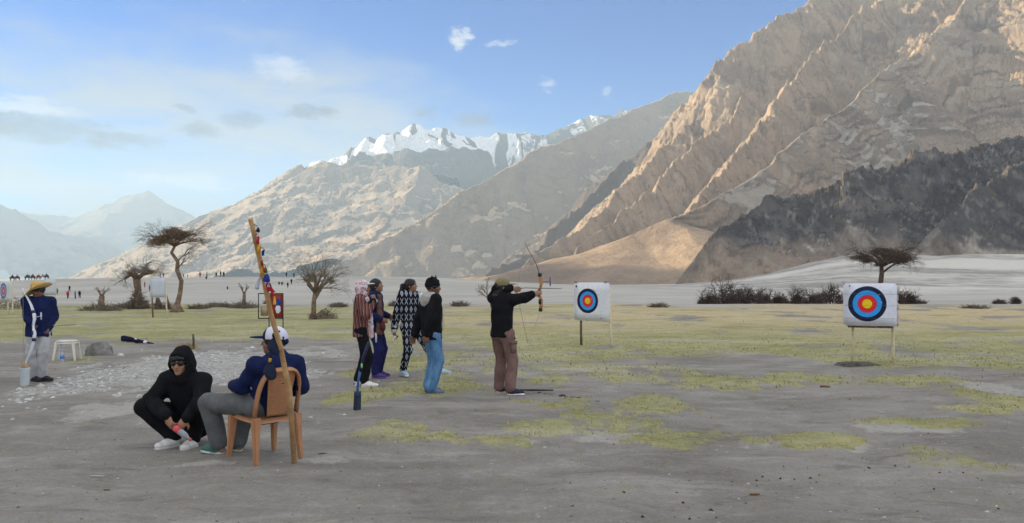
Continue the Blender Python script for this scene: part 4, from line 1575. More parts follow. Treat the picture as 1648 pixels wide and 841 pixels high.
def person(label, J, loc, rz, skin, group=None, vox=0.0075, hands=('L', 'R'), lips=None, eyes=True):
    p = thing("person", label, "person", loc, rz, group)
    J = solve(J)
    s = J['s']
    lo, hi = box_of(J, 0.20)
    F = Field(vox, lo, hi)
    pe, ch, ne = J['pelvis'], J['chest'], J['neck']
    fx = (J.get('tf', v3(1, 0, 0)), 0.68)
    F.cone(pe, pe * 0.5 + ch * 0.5, 0.125 * s, 0.110 * s, 0.04, fx)
    F.cone(pe * 0.5 + ch * 0.5, ch, 0.110 * s, 0.135 * s, 0.04, fx)
    F.cone(ch, ne * 0.7 + ch * 0.3, 0.135 * s, 0.09 * s, 0.05, fx)
    F.cone(ne * 0.6 + ch * 0.4, ne, 0.07 * s, 0.055 * s, 0.05)
    for n in 'LR':
        F.cone(ne * 0.75 + ch * 0.25, J['sh' + n], 0.055 * s, 0.052 * s, 0.04)
        F.cone(J['sh' + n], J['el' + n], 0.050 * s, 0.040 * s, 0.03)
        F.cone(J['el' + n], J['wr' + n], 0.039 * s, 0.025 * s, 0.02)
        F.cone(J['hip' + n], J['kn' + n], 0.088 * s, 0.054 * s, 0.04)
        kn, an = J['kn' + n], J['an' + n]
        calf = kn * 0.7 + an * 0.3
        F.chain([kn, calf, an], [0.052 * s, 0.053 * s, 0.034 * s], 0.02)
        t = unit(J['toe' + n])
        F.cone(an - v3(0, 0, 0.045 * s) - t * 0.03, an - v3(0, 0, 0.055 * s) + t * 0.13 * s, 0.034 * s, 0.026 * s, 0.02)
    head_shape(F, J)
    for n in 'LR':
        sd = 1 if n == 'L' else -1
        d = J.get('hd' + n, J['wr' + n] - J['el' + n])
        pn = J.get('pn' + n, v3(0, -sd, 0))
        hand(F, J['wr' + n], d, pn, sd, J.get('curl' + n, 0.45), s)
    body = F.obj("body", skin, p)
    at = J['hat']
    if eyes:
        for sd in (1, -1):
            b = Field(0.0035, at(0.079, 0.030 * sd, 0.006) - 0.03, at(0.079, 0.030 * sd, 0.006) + 0.03)
            b.ell(at(0.0735, 0.030 * sd, 0.006), (0.0125 * s, 0.0135 * s, 0.0085 * s), J['hM'], 0)
            e = b.obj("eye", EYE_W, body)
            b = Field(0.003, at(0.083, 0.031 * sd, 0.006) - 0.02, at(0.083, 0.031 * sd, 0.006) + 0.02)
            b.ell(at(0.0815, 0.031 * sd, 0.006), (0.0065 * s, 0.0075 * s, 0.0075 * s), J['hM'], 0)
            b.obj("iris", EYE_D, body)
            b = MB()
            b.tube([at(0.088, 0.012 * sd, 0.027), at(0.089, 0.030 * sd, 0.032), at(0.078, 0.048 * sd, 0.026)], [0.004 * s, 0.006 * s, 0.003 * s], 6)
            b.build("eyebrow", HAIR, body)
    b = MB()
    b.tube([at(0.086, -0.022, -0.062), at(0.0955, -0.008, -0.058), at(0.0955, 0.008, -0.058), at(0.086, 0.022, -0.062)], [0.003, 0.0065 * s, 0.0065 * s, 0.003], 7)
    b.build("lips", lips or plain("lips", (0.30, 0.11, 0.09), 0.5, 0.4, 0.1), body)
    J['p'] = p
    J['body'] = body
    return J


def top(J, name, mat, hem=0.86, r=(0.165, 0.150, 0.165), sleeve=(0.072, 0.062, 0.046), cuff=1.0, collar=0.07, wr=0.007, seed=1, vox=0.011, flare=0.0, fxs=0.70, sleeves='LR'):
    s = J['s']
    lo, hi = box_of(J, 0.20)
    F = Field(vox, (lo[0], lo[1], min(lo[2] + 0.2, J['pelvis'][2] - 0.25)), hi)
    pe, ch, ne = J['pelvis'], J['chest'], J['neck']
    ax = unit(ch - pe)
    hemp = pe + ax * (hem * s - 0.94 * s)
    fx = (J.get('tf', v3(1, 0, 0)), fxs + 0.06)
    F.cone(hemp, pe * 0.45 + ch * 0.55, (r[0] + flare) * s, r[1] * s, 0.04, fx)
    F.cone(pe * 0.45 + ch * 0.55, ch, r[1] * s, r[2] * s, 0.05, fx)
    F.cone(ch, ne * 0.6 + ch * 0.4, r[2] * s, 0.118 * s, 0.06, fx)
    F.cone(ne * 0.5 + ch * 0.5, ne + v3(0, 0, 0.0), 0.095 * s, collar * s, 0.05)
    for n in 'LR':
        sh, el, w = J['sh' + n], J['el' + n], J['wr' + n]
        F.cone(ne * 0.65 + ch * 0.35, sh, 0.082 * s, sleeve[0] * s, 0.06)
        if n in sleeves:
            F.cone(sh, el, sleeve[0] * s, sleeve[1] * s, 0.04)
            F.cone(el, el + (w - el) * cuff, sleeve[1] * s, sleeve[2] * s, 0.03)
    # flat hem
    w = F._win(hemp - 0.5, hemp + 0.5)
    g = w[1]
    F.D[w[0]] = np.maximum(F.D[w[0]], np.where(np.hypot(g[0] - hemp[0], g[1] - hemp[1]) < 0.21 * s + flare, -((g[0] - hemp[0]) * ax[0] + (g[1] - hemp[1]) * ax[1] + (g[2] - hemp[2]) * ax[2]) - 0.03, -9))
    F.wrinkle(wr * 0.8, 17, seed)
    F.wrinkle(wr * 0.35, 38, seed + 50, (1.6, 1.6, 0.5))
    return F.obj(name, mat, J['p'])


def trousers(J, mat, waist=1.02, hip=0.152, thigh=0.098, knee=0.078, ankle=0.066, wr=0.007, seed=2, vox=0.011, ankle_up=0.02, name="trousers"):
    s = J['s']
    lo, hi = box_of(J, 0.18)
    pe, ch = J['pelvis'], J['chest']
    F = Field(vox, lo, (hi[0], hi[1], min(hi[2], max(pe[2] + 0.22, J['knL'][2] + .2, J['knR'][2] + .2))))
    fx = (J.get('tf', v3(1, 0, 0)), 0.74)
    F.cone(pe + unit(ch - pe) * (waist - 0.98) * s, pe - unit(ch - pe) * 0.04, hip * 0.76 * s, hip * 0.9 * s, 0.03, fx)
    for n in 'LR':
        h, k_, a = J['hip' + n], J['kn' + n], J['an' + n]
        F.cone(pe - v3(0, 0, 0.03), h, hip * 0.72 * s, thigh * s, 0.04)
        F.cone(h, k_, thigh * 1.02 * s, knee * s, 0.035)
        F.cone(k_, a + unit(k_ - a) * ankle_up, knee * s, ankle * s, 0.025)
    F.wrinkle(wr * 0.6, 17, seed, (1.2, 1.2, 0.8))
    return F.obj(name, mat, J['p'])


def shoes(J, mat, sole=None, L=0.27, w=0.047, vox=0.006):
    s = J['s']
    for n in 'LR':
        an = J['an' + n]
        t = unit(v3(J['toe' + n][0], J['toe' + n][1], 0))
        z0 = an[2] - 0.085
        heel = v3(an[0], an[1], z0) - t * 0.055 * s
        toe = heel + t * L * s
        lo = np.minimum(heel, toe) - 0.12
        hi = np.maximum(heel, toe) + 0.12
        hi[2] = an[2] + 0.12
        F = Field(vox, lo, hi)
        up = v3(0, 0, 1)
        F.cone(heel + t * 0.045 * s + up * 0.050, heel + t * 0.15 * s + up * 0.046, 0.044 * s, 0.045 * s, 0.02)
        F.cone(heel + t * 0.12 * s + up * 0.045, toe - t * 0.045 * s + up * 0.036, w * s, w * 0.86 * s, 0.02, (up, 0.72))
        F.cone(an + up * 0.015, heel + t * 0.075 * s + up * 0.05, 0.047 * s, 0.046 * s, 0.03)
        g = np.meshgrid(*F.ax, indexing='ij', sparse=True)
        F.D = np.maximum(F.D, (z0 + 0.012) - g[2]).astype(np.float32)
        sh = F.obj("shoe", mat, J['p'])
        b = Field(0.005, lo, (hi[0], hi[1], z0 + 0.06))
        b.cone(heel + t * 0.045 * s, heel + t * 0.14 * s, 0.044 * s, 0.042 * s, 0.02)
        b.cone(heel + t * 0.14 * s, toe - t * 0.046 * s, 0.044 * s, 0.045 * s, 0.02)
        g = np.meshgrid(*b.ax, indexing='ij', sparse=True)
        b.D = np.maximum(np.maximum(b.D, g[2] - (z0 + 0.028)), (z0 + 0.001) - g[2]).astype(np.float32)
        b.obj("sole", sole or plain("sole_dark", (0.03, 0.03, 0.035)), sh)


def hair(J, style='short', vox=0.007, name="hair", mat=None):
    s, at, M = J['s'], J['hat'], J['hM']
    c = at(0, 0, 0)
    F = Field(vox, c - v3(0.26, 0.26, 0.62), c + 0.24)
    F.ell(at(-0.016, 0, 0.026), (0.108 * s, 0.088 * s, 0.100 * s), M, 0.01)
    if style in ('long', 'pony', 'bun'):
        F.ell(at(-0.05, 0, -0.02), (0.075 * s, 0.082 * s, 0.09 * s), M, 0.02)
    # the face stays free
    F.ell(at(0.105, 0, -0.045), (0.095 * s, 0.072 * s, 0.100 * s), M, 0.012, op='s')
    F.ell(at(0.055, 0, -0.125), (0.13 * s, 0.12 * s, 0.075 * s), M, 0.012, op='s')
    if style == 'short':
        F.ell(at(0.0, 0, -0.16), (0.2 * s, 0.2 * s, 0.105 * s), M, 0.01, op='s')
    if style == 'long':
        F.chain([at(-0.07, 0, 0.0), at(-0.085, 0, -0.14), at(-0.10, 0.0, -0.34)], [0.075 * s, 0.075 * s, 0.05 * s], 0.03)
    if style == 'pony':
        F.chain([at(-0.10, 0, 0.03), at(-0.155, 0, 0.005), at(-0.175, 0, -0.10), at(-0.15, 0, -0.22)], [0.03 * s, 0.040 * s, 0.048 * s, 0.02 * s], 0.015)
    if style == 'bun':
        F.ell(at(-0.11, 0, -0.03), (0.06 * s, 0.06 * s, 0.06 * s), M, 0.02)
    F.wrinkle(0.004, 60, 5, (1, 1, 1))
    return F.obj(name, mat or HAIR, J['p'])


def cloth(name, col, vary=0.22, rough=0.95, bmp=0.004):
    return plain(name, col, rough, 0.12, vary, 7, bmp, bscale=45)


SKIN_A = plain("skin_light_brown", (0.40, 0.215, 0.135), 0.6, 0.35, 0.10, 12)
SKIN_B = plain("skin_brown", (0.285, 0.145, 0.088), 0.6, 0.35, 0.10, 12)
SKIN_C = plain("skin_deep_brown", (0.19, 0.092, 0.058), 0.6, 0.35, 0.10, 12)
BLACK = cloth("black_cloth", (0.011, 0.011, 0.013))
NAVY_C = cloth("navy_cloth", (0.012, 0.019, 0.070))
WHITE_C = cloth("white_cloth", (0.68, 0.68, 0.72))
GREY_C = cloth("grey_cloth", (0.42, 0.42, 0.42))


def cap(J, crown, brim, name="cap", back=None, brim_len=0.10, yaw=0.0):
    s, at, M = J['s'], J['hat'], J['hM']
    c = at(0, 0, 0)
    F = Field(0.006, c - 0.2, c + 0.26)
    F.ell(at(-0.014, 0, 0.040), (0.113 * s, 0.095 * s, 0.098 * s), M, 0.0)
    F.ell(at(-0.01, 0, -0.085), (0.2 * s, 0.2 * s, 0.118 * s), M, 0.006, op='s')
    o = F.obj(name, crown, J['p'])
    F = Field(0.005, c - 0.25, c + 0.25)
    F.ell(at(0.105, 0, 0.036), ((0.035 + brim_len * 0.75) * s, 0.078 * s, 0.011 * s), M, 0.0)
    F.ell(at(-0.02, 0, 0.045), (0.105 * s, 0.09 * s, 0.10 * s), M, 0.003, op='s')
    F.obj("brim", brim, o)
    return o


def blob(name, mat, parent, parts, vox=0.006, wr=0.0, seed=1, ws=20):
    """free shape from cones (a, b, ra, rb, k, flat) and ellipsoids (c, r, M, k)"""
    P = []
    for q in parts:
        if q[0] == 'c':
            P += [np.array(q[1]) - max(q[3], q[4]), np.array(q[1]) + max(q[3], q[4]), np.array(q[2]) - max(q[3], q[4]), np.array(q[2]) + max(q[3], q[4])]
        else:
            P += [np.array(q[1]) - max(q[2]), np.array(q[1]) + max(q[2])]
    P = np.array(P)
    F = Field(vox, P.min(0) - 0.03, P.max(0) + 0.03)
    for q in parts:
        if q[0] == 'c':
            F.cone(*q[1:])
        elif q[0] == 'e':
            F.ell(*q[1:])
        else:
            F.ell(*q[1:], op='s')
    if wr:
        F.wrinkle(wr, ws, seed, (1, 1, 1.5))
    return F.obj(name, mat, parent)


# ------------------------------------------------------------------ bows and arrows
RISER_WOOD = plain("riser_wood", (0.42, 0.20, 0.075), 0.45, 0.5, 0.35, 18)
RISER_BLACK = plain("riser_black", (0.02, 0.018, 0.018), 0.5, 0.4, 0.2)
SIGHT = plain("sight_violet_metal", (0.09, 0.09, 0.26), 0.4, 0.5, 0.2)
STRING = plain("bow_string", (0.25, 0.23, 0.2), 0.8)


def bow(label, loc, M, limb_up, limb_dn, riser, dark, L=0.72, sight=SIGHT, draw=0.0, string=True, group=None):
    """local Z along the bow, +X to the target, the limbs sweep to -X and tip forward again"""
    r = thing("recurve_bow", label, "bow", loc, 0, group)
    r.rotation_euler = Matrix(M.tolist()).to_euler()
    prof = [(0.0, 0.23), (-0.012, 0.30), (-0.045, 0.40), (-0.095, 0.50), (-0.150, 0.60), (-0.185, 0.67), (-0.195, 0.72)]
    for sd, m in ((1, limb_up), (-1, limb_dn)):
        b = MB()
        b.tube([(x, 0, sd * z) for x, z in prof], [0.021, 0.020, 0.018, 0.016, 0.013, 0.010, 0.008], 8, flat=(0.35, 1.0), up=(1, 0, 0))
        b.build("limb", m, r)
    b = MB()
    b.tube([(0.0, 0, -0.26), (0.012, 0, -0.20), (0.018, 0, -0.12), (-0.004, 0, -0.05), (-0.008, 0, 0.0), (0.008, 0, 0.06), (0.022, 0, 0.12), (0.016, 0, 0.20), (0.0, 0, 0.26)],
           [0.016, 0.026, 0.024, 0.019, 0.018, 0.018, 0.023, 0.026, 0.016], 10, flat=(1.0, 0.72), up=(1, 0, 0))
    ro = b.build("riser", riser, r)
    for z0, z1 in ((0.225, 0.275), (-0.275, -0.225), (-0.17, -0.10)):
        b = MB()
        b.tube([(0.004, 0, z0), (0.004, 0, z1)], [0.028, 0.028], 10, flat=(1.0, 0.78), up=(1, 0, 0))
        b.build("fitting", dark, ro)
    b = MB()
    b.tube([(-0.012, 0, -0.055), (-0.018, 0, 0.0), (-0.008, 0, 0.045)], [0.020, 0.022, 0.020], 9, flat=(1.0, .8), up=(1, 0, 0))
    b.build("grip", dark, ro)
    if sight:
        b = MB()
        b.tube([(0.02, 0, 0.15), (0.15, 0, 0.15)], 0.006, 7)
        so = b.build("sight_bar", sight, r)
        b = MB()
        b.tube([(0.15, 0, 0.085), (0.15, 0, 0.215)], 0.009, 7)
        b.build("sight_rail", sight, so)
    if string:
        b = MB()
        b.tube([(-0.195, 0, 0.72), (-0.20 - draw, 0, 0.03), (-0.195, 0, -0.72)], 0.0022, 4)
        b.build("string", STRING, r)
    return r


def arrow(label, a, b_, mat, fl, group=None):
    a, b_ = Vector(a), Vector(b_)
    r = thing("arrow", label, "arrow", a, 0, group)
    d = (b_ - a)
    b = MB()
    b.tube([(0, 0, 0), tuple(d)], 0.0048, 6)
    b.build("shaft", mat, r)
    u = d.normalized()
    x = u.cross(Vector((0, 0, 1))).normalized()
    y = u.cross(x)
    for k in range(3):
        an = 2 * math.pi * k / 3
        w = x * math.cos(an) + y * math.sin(an)
        n = u.cross(w) * 0.0012
        p = [u * 0.02, u * 0.09, u * 0.085 + w * 0.008, u * 0.03 + w * 0.022]
        V = [q + n for q in p] + [q - n for q in p]
        b = MB()
        b.add(V, [(0, 1, 2, 3), (7, 6, 5, 4), (0, 4, 5, 1), (1, 5, 6, 2), (2, 6, 7, 3), (3, 7, 4, 0)])
        b.build("fletching", fl, r, smooth=False)
    b = MB()
    b.tube([tuple(d), tuple(d + u * 0.025)], [0.0055, 0.001], 6)
    b.build("point", plain("arrow_steel", (0.3, 0.3, 0.32), 0.35, 0.5, 0.1, metal=0.8), r)
    return r


# ------------------------------------------------------------------ the people near by
GRP = "people at the archery ground"


def at_foot(px, py):
    x, d, z = G(px, py)
    return (x, d, z)


def to_local(loc, rz, px, py, D):
    """a picture position at distance D, in a figure's own frame"""
    w = np.array(W(px, py, D)) - np.array(loc)
    return rotz(-rz) @ w


def stripes_material():
    m, N, b = material("striped_shirt")
    tc = N.new('ShaderNodeTexCoord').outputs['Object']
    s = N.new('ShaderNodeSeparateXYZ')
    N.l.new(tc, s.inputs[0])
    wob = N.noise(tc, 6.0, 3, 0.5)
    u = N.m('ADD', s.outputs[0], N.m('ADD', N.m('MULTIPLY', s.outputs[2], 0.12), N.m('MULTIPLY', wob, 0.05)))
    f = N.m('FRACT', N.m('MULTIPLY', u, 21.0))
    c = N.mix(N.ss(f, 0.44, 0.52), (0.20, 0.062, 0.052), (0.045, 0.024, 0.028))
    c = N.mix(N.m('MULTIPLY', N.ss(f, 0.80, 0.86), N.ss(f, 0.99, 0.93)), c, (0.42, 0.27, 0.24))
    N.l.new(c, b.inputs['Base Color'])
    bump(N, b, N.noise(tc, 40, 4), 0.004, 0.7)
    return m


def ikat_material():
    m, N, b = material("black_white_print")
    tc = N.new('ShaderNodeTexCoord').outputs['Object']
    s = N.new('ShaderNodeSeparateXYZ')
    N.l.new(tc, s.inputs[0])
    wob = N.noise(tc, 30.0, 3, 0.5)
    u = N.m('ADD', N.m('ADD', s.outputs[1], N.m('MULTIPLY', s.outputs[0], 0.5)), N.m('MULTIPLY', wob, 0.012))
    a = N.m('ABSOLUTE', N.m('SUBTRACT', N.m('FRACT', N.m('MULTIPLY', u, 11.5)), 0.5))
    v = N.m('MULTIPLY', s.outputs[2], 7.6)
    row = N.m('FLOOR', v)
    par = N.m('MODULO', N.m('ABSOLUTE', row), 2.0)
    bb = N.m('ABSOLUTE', N.m('SUBTRACT', N.m('FRACT', v), 0.5))
    dia = N.m('ADD', N.m('MULTIPLY', a, 1.35), bb)
    ring = N.m('MULTIPLY', N.ss(dia, 0.46, 0.42), N.ss(dia, 0.20, 0.25))
    core = N.ss(dia, 0.15, 0.10)
    diam = N.m('MAXIMUM', ring, core)
    cross = N.ss(N.m('ABSOLUTE', N.m('SUBTRACT', N.m('MULTIPLY', a, 1.2), bb)), 0.11, 0.06)
    cross = N.m('MULTIPLY', cross, N.ss(a, 0.36, 0.30))
    f = N.m('ADD', N.m('MULTIPLY', diam, N.m('SUBTRACT', 1.0, par)), N.m('MULTIPLY', cross, par))
    c = N.mix(f, (0.008, 0.009, 0.016), (0.42, 0.46, 0.52))
    N.l.new(c, b.inputs['Base Color'])
    bump(N, b, N.noise(tc, 40, 4), 0.004, 0.7)
    return m


def denim_material():
    m, N, b = material("blue_denim")
    tc = N.new('ShaderNodeTexCoord').outputs['Object']
    n = N.noise(N.scaled(tc, (1, 1, 0.4)), 12.0, 6, 0.65)
    c = N.mix(N.ss(n, 0.3, 0.72), (0.055, 0.155, 0.305), (0.15, 0.29, 0.46))
    N.l.new(c, b.inputs['Base Color'])
    bump(N, b, N.noise(tc, 50, 4), 0.004, 0.7)
    return m


# --- the archer
AL = at_foot(808, 634)
AR = R_(48)
J = stance(1.66, width=0.16, lean=0.0)
J['anL'], J['anR'] = v3(0.07, 0.13, 0.085), v3(0.02, -0.14, 0.085)
J['toeL'], J['toeR'] = v3(math.cos(-.6), math.sin(-.6), 0), v3(math.cos(-.75), math.sin(-.75), 0)
grip = to_local(AL, AR, 869, 470, AL[1] - 0.10)
J['shR'] = J['shR'] + v3(0.04, -0.03, 0.0)
J['wrR'] = grip + unit(J['shR'] - grip) * 0.085
J['elR'] = J['shR'] * 0.47 + J['wrR'] * 0.53 + v3(0, 0, -0.02)
J['yaw'], J['pitch'] = R_(-38), R_(2)
draw_hand = to_local(AL, AR, 834, 465, AL[1] - 0.02)
J['shL'] = J['shL'] + v3(-0.02, -0.01, 0.02)
J['wrL'] = draw_hand + v3(-0.05, 0.05, 0.01)
J['ehL'] = v3(-0.5, 0.9, 0.25)
J['elL'] = J['wrL'] + unit(v3(-0.55, 0.75, 0.0)) * 0.235
J['hdL'] = unit(draw_hand - J['wrL'])
J['pnL'] = v3(-0.7, -0.7, 0)
J['hdR'] = unit(grip - J['wrR'])
J['pnR'] = v3(0.3, 0.7, -0.1)
J['curlL'], J['curlR'] = 1.1, 1.15
J = person("archer in black top and brown cargo trousers drawing a bow, olive cap on", J, AL, AR, SKIN_A, GRP)
top(J, "black_top", BLACK, hem=0.88, r=(0.185, 0.165, 0.165), sleeve=(0.078, 0.068, 0.054), cuff=0.80, seed=3, flare=0.01)
MAUVE = cloth("mauve_brown_cloth", (0.205, 0.125, 0.108), 0.2)
tro = trousers(J, MAUVE, hip=0.16, thigh=0.104, knee=0.085, ankle=0.082, wr=0.009, seed=4)
for pos, rz_ in ((J['hipR'] * 0.45 + J['knR'] * 0.55 + v3(-0.02, -0.095, 0.02), 0.2), (J['hipL'] * 0.35 + J['knL'] * 0.65 + v3(0.06, -0.05, 0.0), -0.6)):
    b = MB()
    b.box(tuple(pos), (0.13, 0.03, 0.15), Matrix.Rotation(rz_, 3, 'Z'))
    po = b.build("cargo_pocket", MAUVE, tro, bevel=0.01)
    b = MB()
    b.box(tuple(pos + v3(0, -0.004, 0.07)), (0.14, 0.04, 0.045), Matrix.Rotation(rz_, 3, 'Z'))
    b.build("pocket_flap", MAUVE, tro, bevel=0.008)
shoes(J, plain("shoe_navy", (0.014, 0.016, 0.035), 0.6, 0.3), plain("sole_white", (0.72, 0.68, 0.68), 0.6))
for n in 'LR':
    a = J['an' + n]
    b = MB()
    b.lathe([(0.044, -0.02), (0.047, 0.03), (0.046, 0.05)], 12, tuple(a))
    b.build("sock", WHITE_C, J['p'])
hair(J, 'long')
OLIVE = cloth("olive_cap_cloth", (0.235, 0.205, 0.105), 0.15)
cap(J, OLIVE, OLIVE, brim_len=0.09)
at = J['hat']
blob("hair_tail", HAIR, J['p'], [('c', at(-0.09, 0.05, -0.02), at(-0.15, 0.09, -0.14), 0.05, 0.055, 0.02), ('c', at(-0.15, 0.09, -0.14), at(-0.14, 0.07, -0.36), 0.055, 0.02, 0.02)], wr=0.004, ws=50)
b = MB()
hp = J['pelvis'] + v3(-0.02, -0.165, -0.01)
b.tube([tuple(hp), tuple(hp + v3(0.05, -.012, -0.055)), tuple(hp + v3(0.085, -.015, -0.11))], [0.028, 0.012, 0.030], 8, flat=(1, .5))
b.build("finger_tab", BLACK, J['p'])
gw = np.array(AL) + rotz(AR) @ grip
# bow plane: upright, limbs swept back towards the archer
dirx = unit(v3(0.985, -0.17, 0.02))
tilt = 0.05
zz = unit(v3(-math.sin(tilt) * 0.4, 0, 1))
yy = unit(np.cross(zz, dirx))
Mb = np.stack([dirx, yy, np.cross(dirx, yy)], 1)
DARK_LIMB = plain("limb_grey_brown", (0.10, 0.078, 0.07), 0.45, 0.5, 0.2)
PALE_LIMB = plain("limb_cream", (0.62, 0.57, 0.44), 0.5, 0.4, 0.15)
bow("wooden recurve bow with black fittings drawn by the archer in brown trousers", tuple(gw), Mb, DARK_LIMB, PALE_LIMB, RISER_WOOD, RISER_BLACK, draw=0.14)
hw = np.array(AL) + rotz(AR) @ draw_hand
arrow("dark arrow nocked on the drawn wooden bow", tuple(hw + v3(0, -0.03, 0.02)), tuple(gw + dirx * 0.30 + v3(0, -0.028, 0.045)), plain("arrow_dark", (0.10, 0.10, 0.11), 0.5), plain("fletch_pale", (0.6, 0.6, 0.62)))

# --- boy in black jacket and blue jeans
BL = at_foot(695, 633)
BR = R_(28)
J = stance(1.64, width=0.09)
J['anL'], J['anR'] = v3(-0.01, 0.10, 0.085), v3(-0.06, -0.09, 0.085)
J['toeR'] = v3(1, -.35, 0)
J['yaw'], J['pitch'] = R_(-30), R_(-3)
J['wrR'] = v3(-0.14, -0.17, 0.86)
J['ehR'] = v3(-0.4, -1, 0)
J['wrL'] = v3(-0.18, 0.22, 0.83)
J['ehL'] = v3(-0.5, 1, 0)
J['hdR'] = unit(v3(-0.10, 0.05, -1))
J = person("boy in black jacket with grey hood and loose blue jeans, seen from behind", J, BL, BR, SKIN_C, GRP)
top(J, "black_jacket", BLACK, hem=0.84, r=(0.195, 0.185, 0.185), sleeve=(0.088, 0.080, 0.060), cuff=0.93, seed=5)
trousers(J, denim_material(), hip=0.158, thigh=0.104, knee=0.092, ankle=0.09, wr=0.009, seed=6)
shoes(J, plain("shoe_blue_grey", (0.12, 0.16, 0.24), 0.7), plain("sole_blue", (0.16, 0.3, 0.5), 0.6))
hair(J, 'short')
at, M = J['hat'], J['hM']
BEANIE = cloth("black_knit", (0.012, 0.012, 0.014))
blob("knit_cap", BEANIE, J['p'], [('e', at(-0.016, 0, 0.035), (0.112, 0.094, 0.108), M, 0.0), ('s', at(0.02, 0, -0.11), (0.2, 0.2, 0.125), M, 0.01)], wr=0.004, ws=45)
for sd in (1, -1):
    b = MB()
    q0 = at(0.02 if sd > 0 else -0.02, 0.05 * sd, 0.115)
    b.tube([q0, q0 + M[:, 1] * 0.015 * sd + v3(0, 0, 0.03), q0 + M[:, 1] * 0.012 * sd + v3(0, 0, 0.06)], [0.022, 0.014, 0.003], 8)
    b.build("cap_ear", BEANIE, J['p'])
ne = J['neck']
HOOD_G = cloth("grey_hood_cloth", (0.42, 0.40, 0.37), 0.2)
blob("hood", HOOD_G, J['p'], [('c', ne + v3(-0.02, 0.10, -0.005), ne + v3(-0.02, -0.10, -0.005), 0.062, 0.062, 0.03), ('c', ne + v3(-0.06, 0.06, -0.04), ne + v3(-0.06, -0.06, -0.04), 0.085, 0.085, 0.04), ('c', ne + v3(0.05, 0.07, -0.02), ne + v3(0.05, -0.07, -0.02), 0.045, 0.045, 0.04),
                              ('e', ne + v3(-0.09, 0, -0.08), (0.07, 0.10, 0.09), None, 0.03), ('s', at(0, 0, -0.02), (0.085, 0.07, 0.13), M, 0.01)], wr=0.006)
b = MB()
cp = J['chest'] + v3(0.13, -0.06, 0.08)
b.tube([tuple(cp), tuple(cp + v3(0.02, 0, -0.16)), tuple(cp + v3(0.015, 0, -0.40))], 0.007, 6)
b.build("drawstring", WHITE_C, J['p'])

# --- girl in black and white print
GL = at_foot(672, 604)
GR = R_(-48)
J = stance(1.62)
J['pelvis'] = J['pelvis'] + v3(0, 0, -0.03)
for n in 'LR':
    J['hip' + n] = J['hip' + n] + v3(0, 0, -0.03)
fr = to_local(GL, GR, 648, 604, GL[1])
fl = to_local(GL, GR, 708, 603, GL[1] + 0.15)
off = to_local(GL, GR, 660, 500, GL[1])
for k_ in ('pelvis', 'chest', 'neck', 'head', 'shL', 'shR', 'hipL', 'hipR'):
    J[k_] = J[k_] + v3(off[0], off[1], 0)
J['anR'], J['anL'] = v3(fr[0], fr[1], 0.085), v3(fl[0], fl[1], 0.085)
J['toeR'], J['toeL'] = v3(1, -.2, 0), v3(.9, .8, 0)
wr_ = to_local(GL, GR, 634, 536, GL[1] - 0.05)
J['wrR'] = wr_ + v3(0, 0, 0.05)
J['ehR'] = v3(-0.7, -0.7, 0)
J['hdR'] = v3(0.15, 0.1, -1)
wl_ = to_local(GL, GR, 679, 489, GL[1] - 0.12)
J['wrL'] = wl_
J['ehL'] = v3(-.3, .7, -1)
J['hdL'] = v3(0.2, 0.1, 1)
J['pnL'] = v3(0.2, -1, 0.2)
J['curlL'] = 1.1
J['yaw'], J['pitch'] = R_(40), R_(4)
IKAT = ikat_material()
J = person("young woman in black outfit printed with white diamonds, white collar, dark ponytail", J, GL, GR, SKIN_B, GRP)
top(J, "printed_top", IKAT, hem=0.84, r=(0.175, 0.145, 0.150), sleeve=(0.076, 0.066, 0.062), cuff=0.84, seed=7)
trousers(J, IKAT, hip=0.152, thigh=0.098, knee=0.076, ankle=0.062, wr=0.008, seed=8)
shoes(J, plain("shoe_pale_blue", (0.42, 0.56, 0.68), 0.6), plain("sole_white", (0.72, 0.68, 0.68), 0.6))
hair(J, 'pony')
ne = J['neck']
blob("white_collar", WHITE_C, J['p'], [('c', ne + v3(-0.03, 0.09, -0.035), ne + v3(-0.03, -0.09, -0.035), 0.058, 0.058, 0.02), ('c', ne + v3(0.05, 0.06, -0.06), ne + v3(0.095, 0.07, -0.15), 0.05, 0.028, 0.02, ((1, 0, 0), 0.5)),
                                       ('c', ne + v3(0.05, -0.06, -0.06), ne + v3(0.095, -0.07, -0.15), 0.05, 0.028, 0.02, ((1, 0, 0), 0.5)), ('c', ne + v3(0.05, 0.05, -0.045), ne + v3(0.05, -0.05, -0.045), 0.05, 0.05, 0.03)], wr=0.003)
for n in 'LR':
    e, w_ = J['el' + n], J['wr' + n]
    blob("white_cuff", WHITE_C, J['p'], [('c', e + (w_ - e) * 0.74, e + (w_ - e) * 0.97, 0.060, 0.056, 0.0)], wr=0.003)
b = MB()
b.box(tuple(J['wrR'] + v3(0.03, -0.01, -0.13)), (0.03, 0.05, 0.045))
GW = rotz(GR)
pt = thing("phone", "small white phone in the lowered hand of the diamond print woman", "phone", tuple(np.array(GL) + GW @ (J['wrR'] + v3(0.04, 0.0, -0.12))), GR)
b = MB()
b.box((0, 0, 0), (0.018, 0.055, 0.07))
b.build("case", plain("phone_white", (0.75, 0.75, 0.7), 0.4), pt, bevel=0.006)
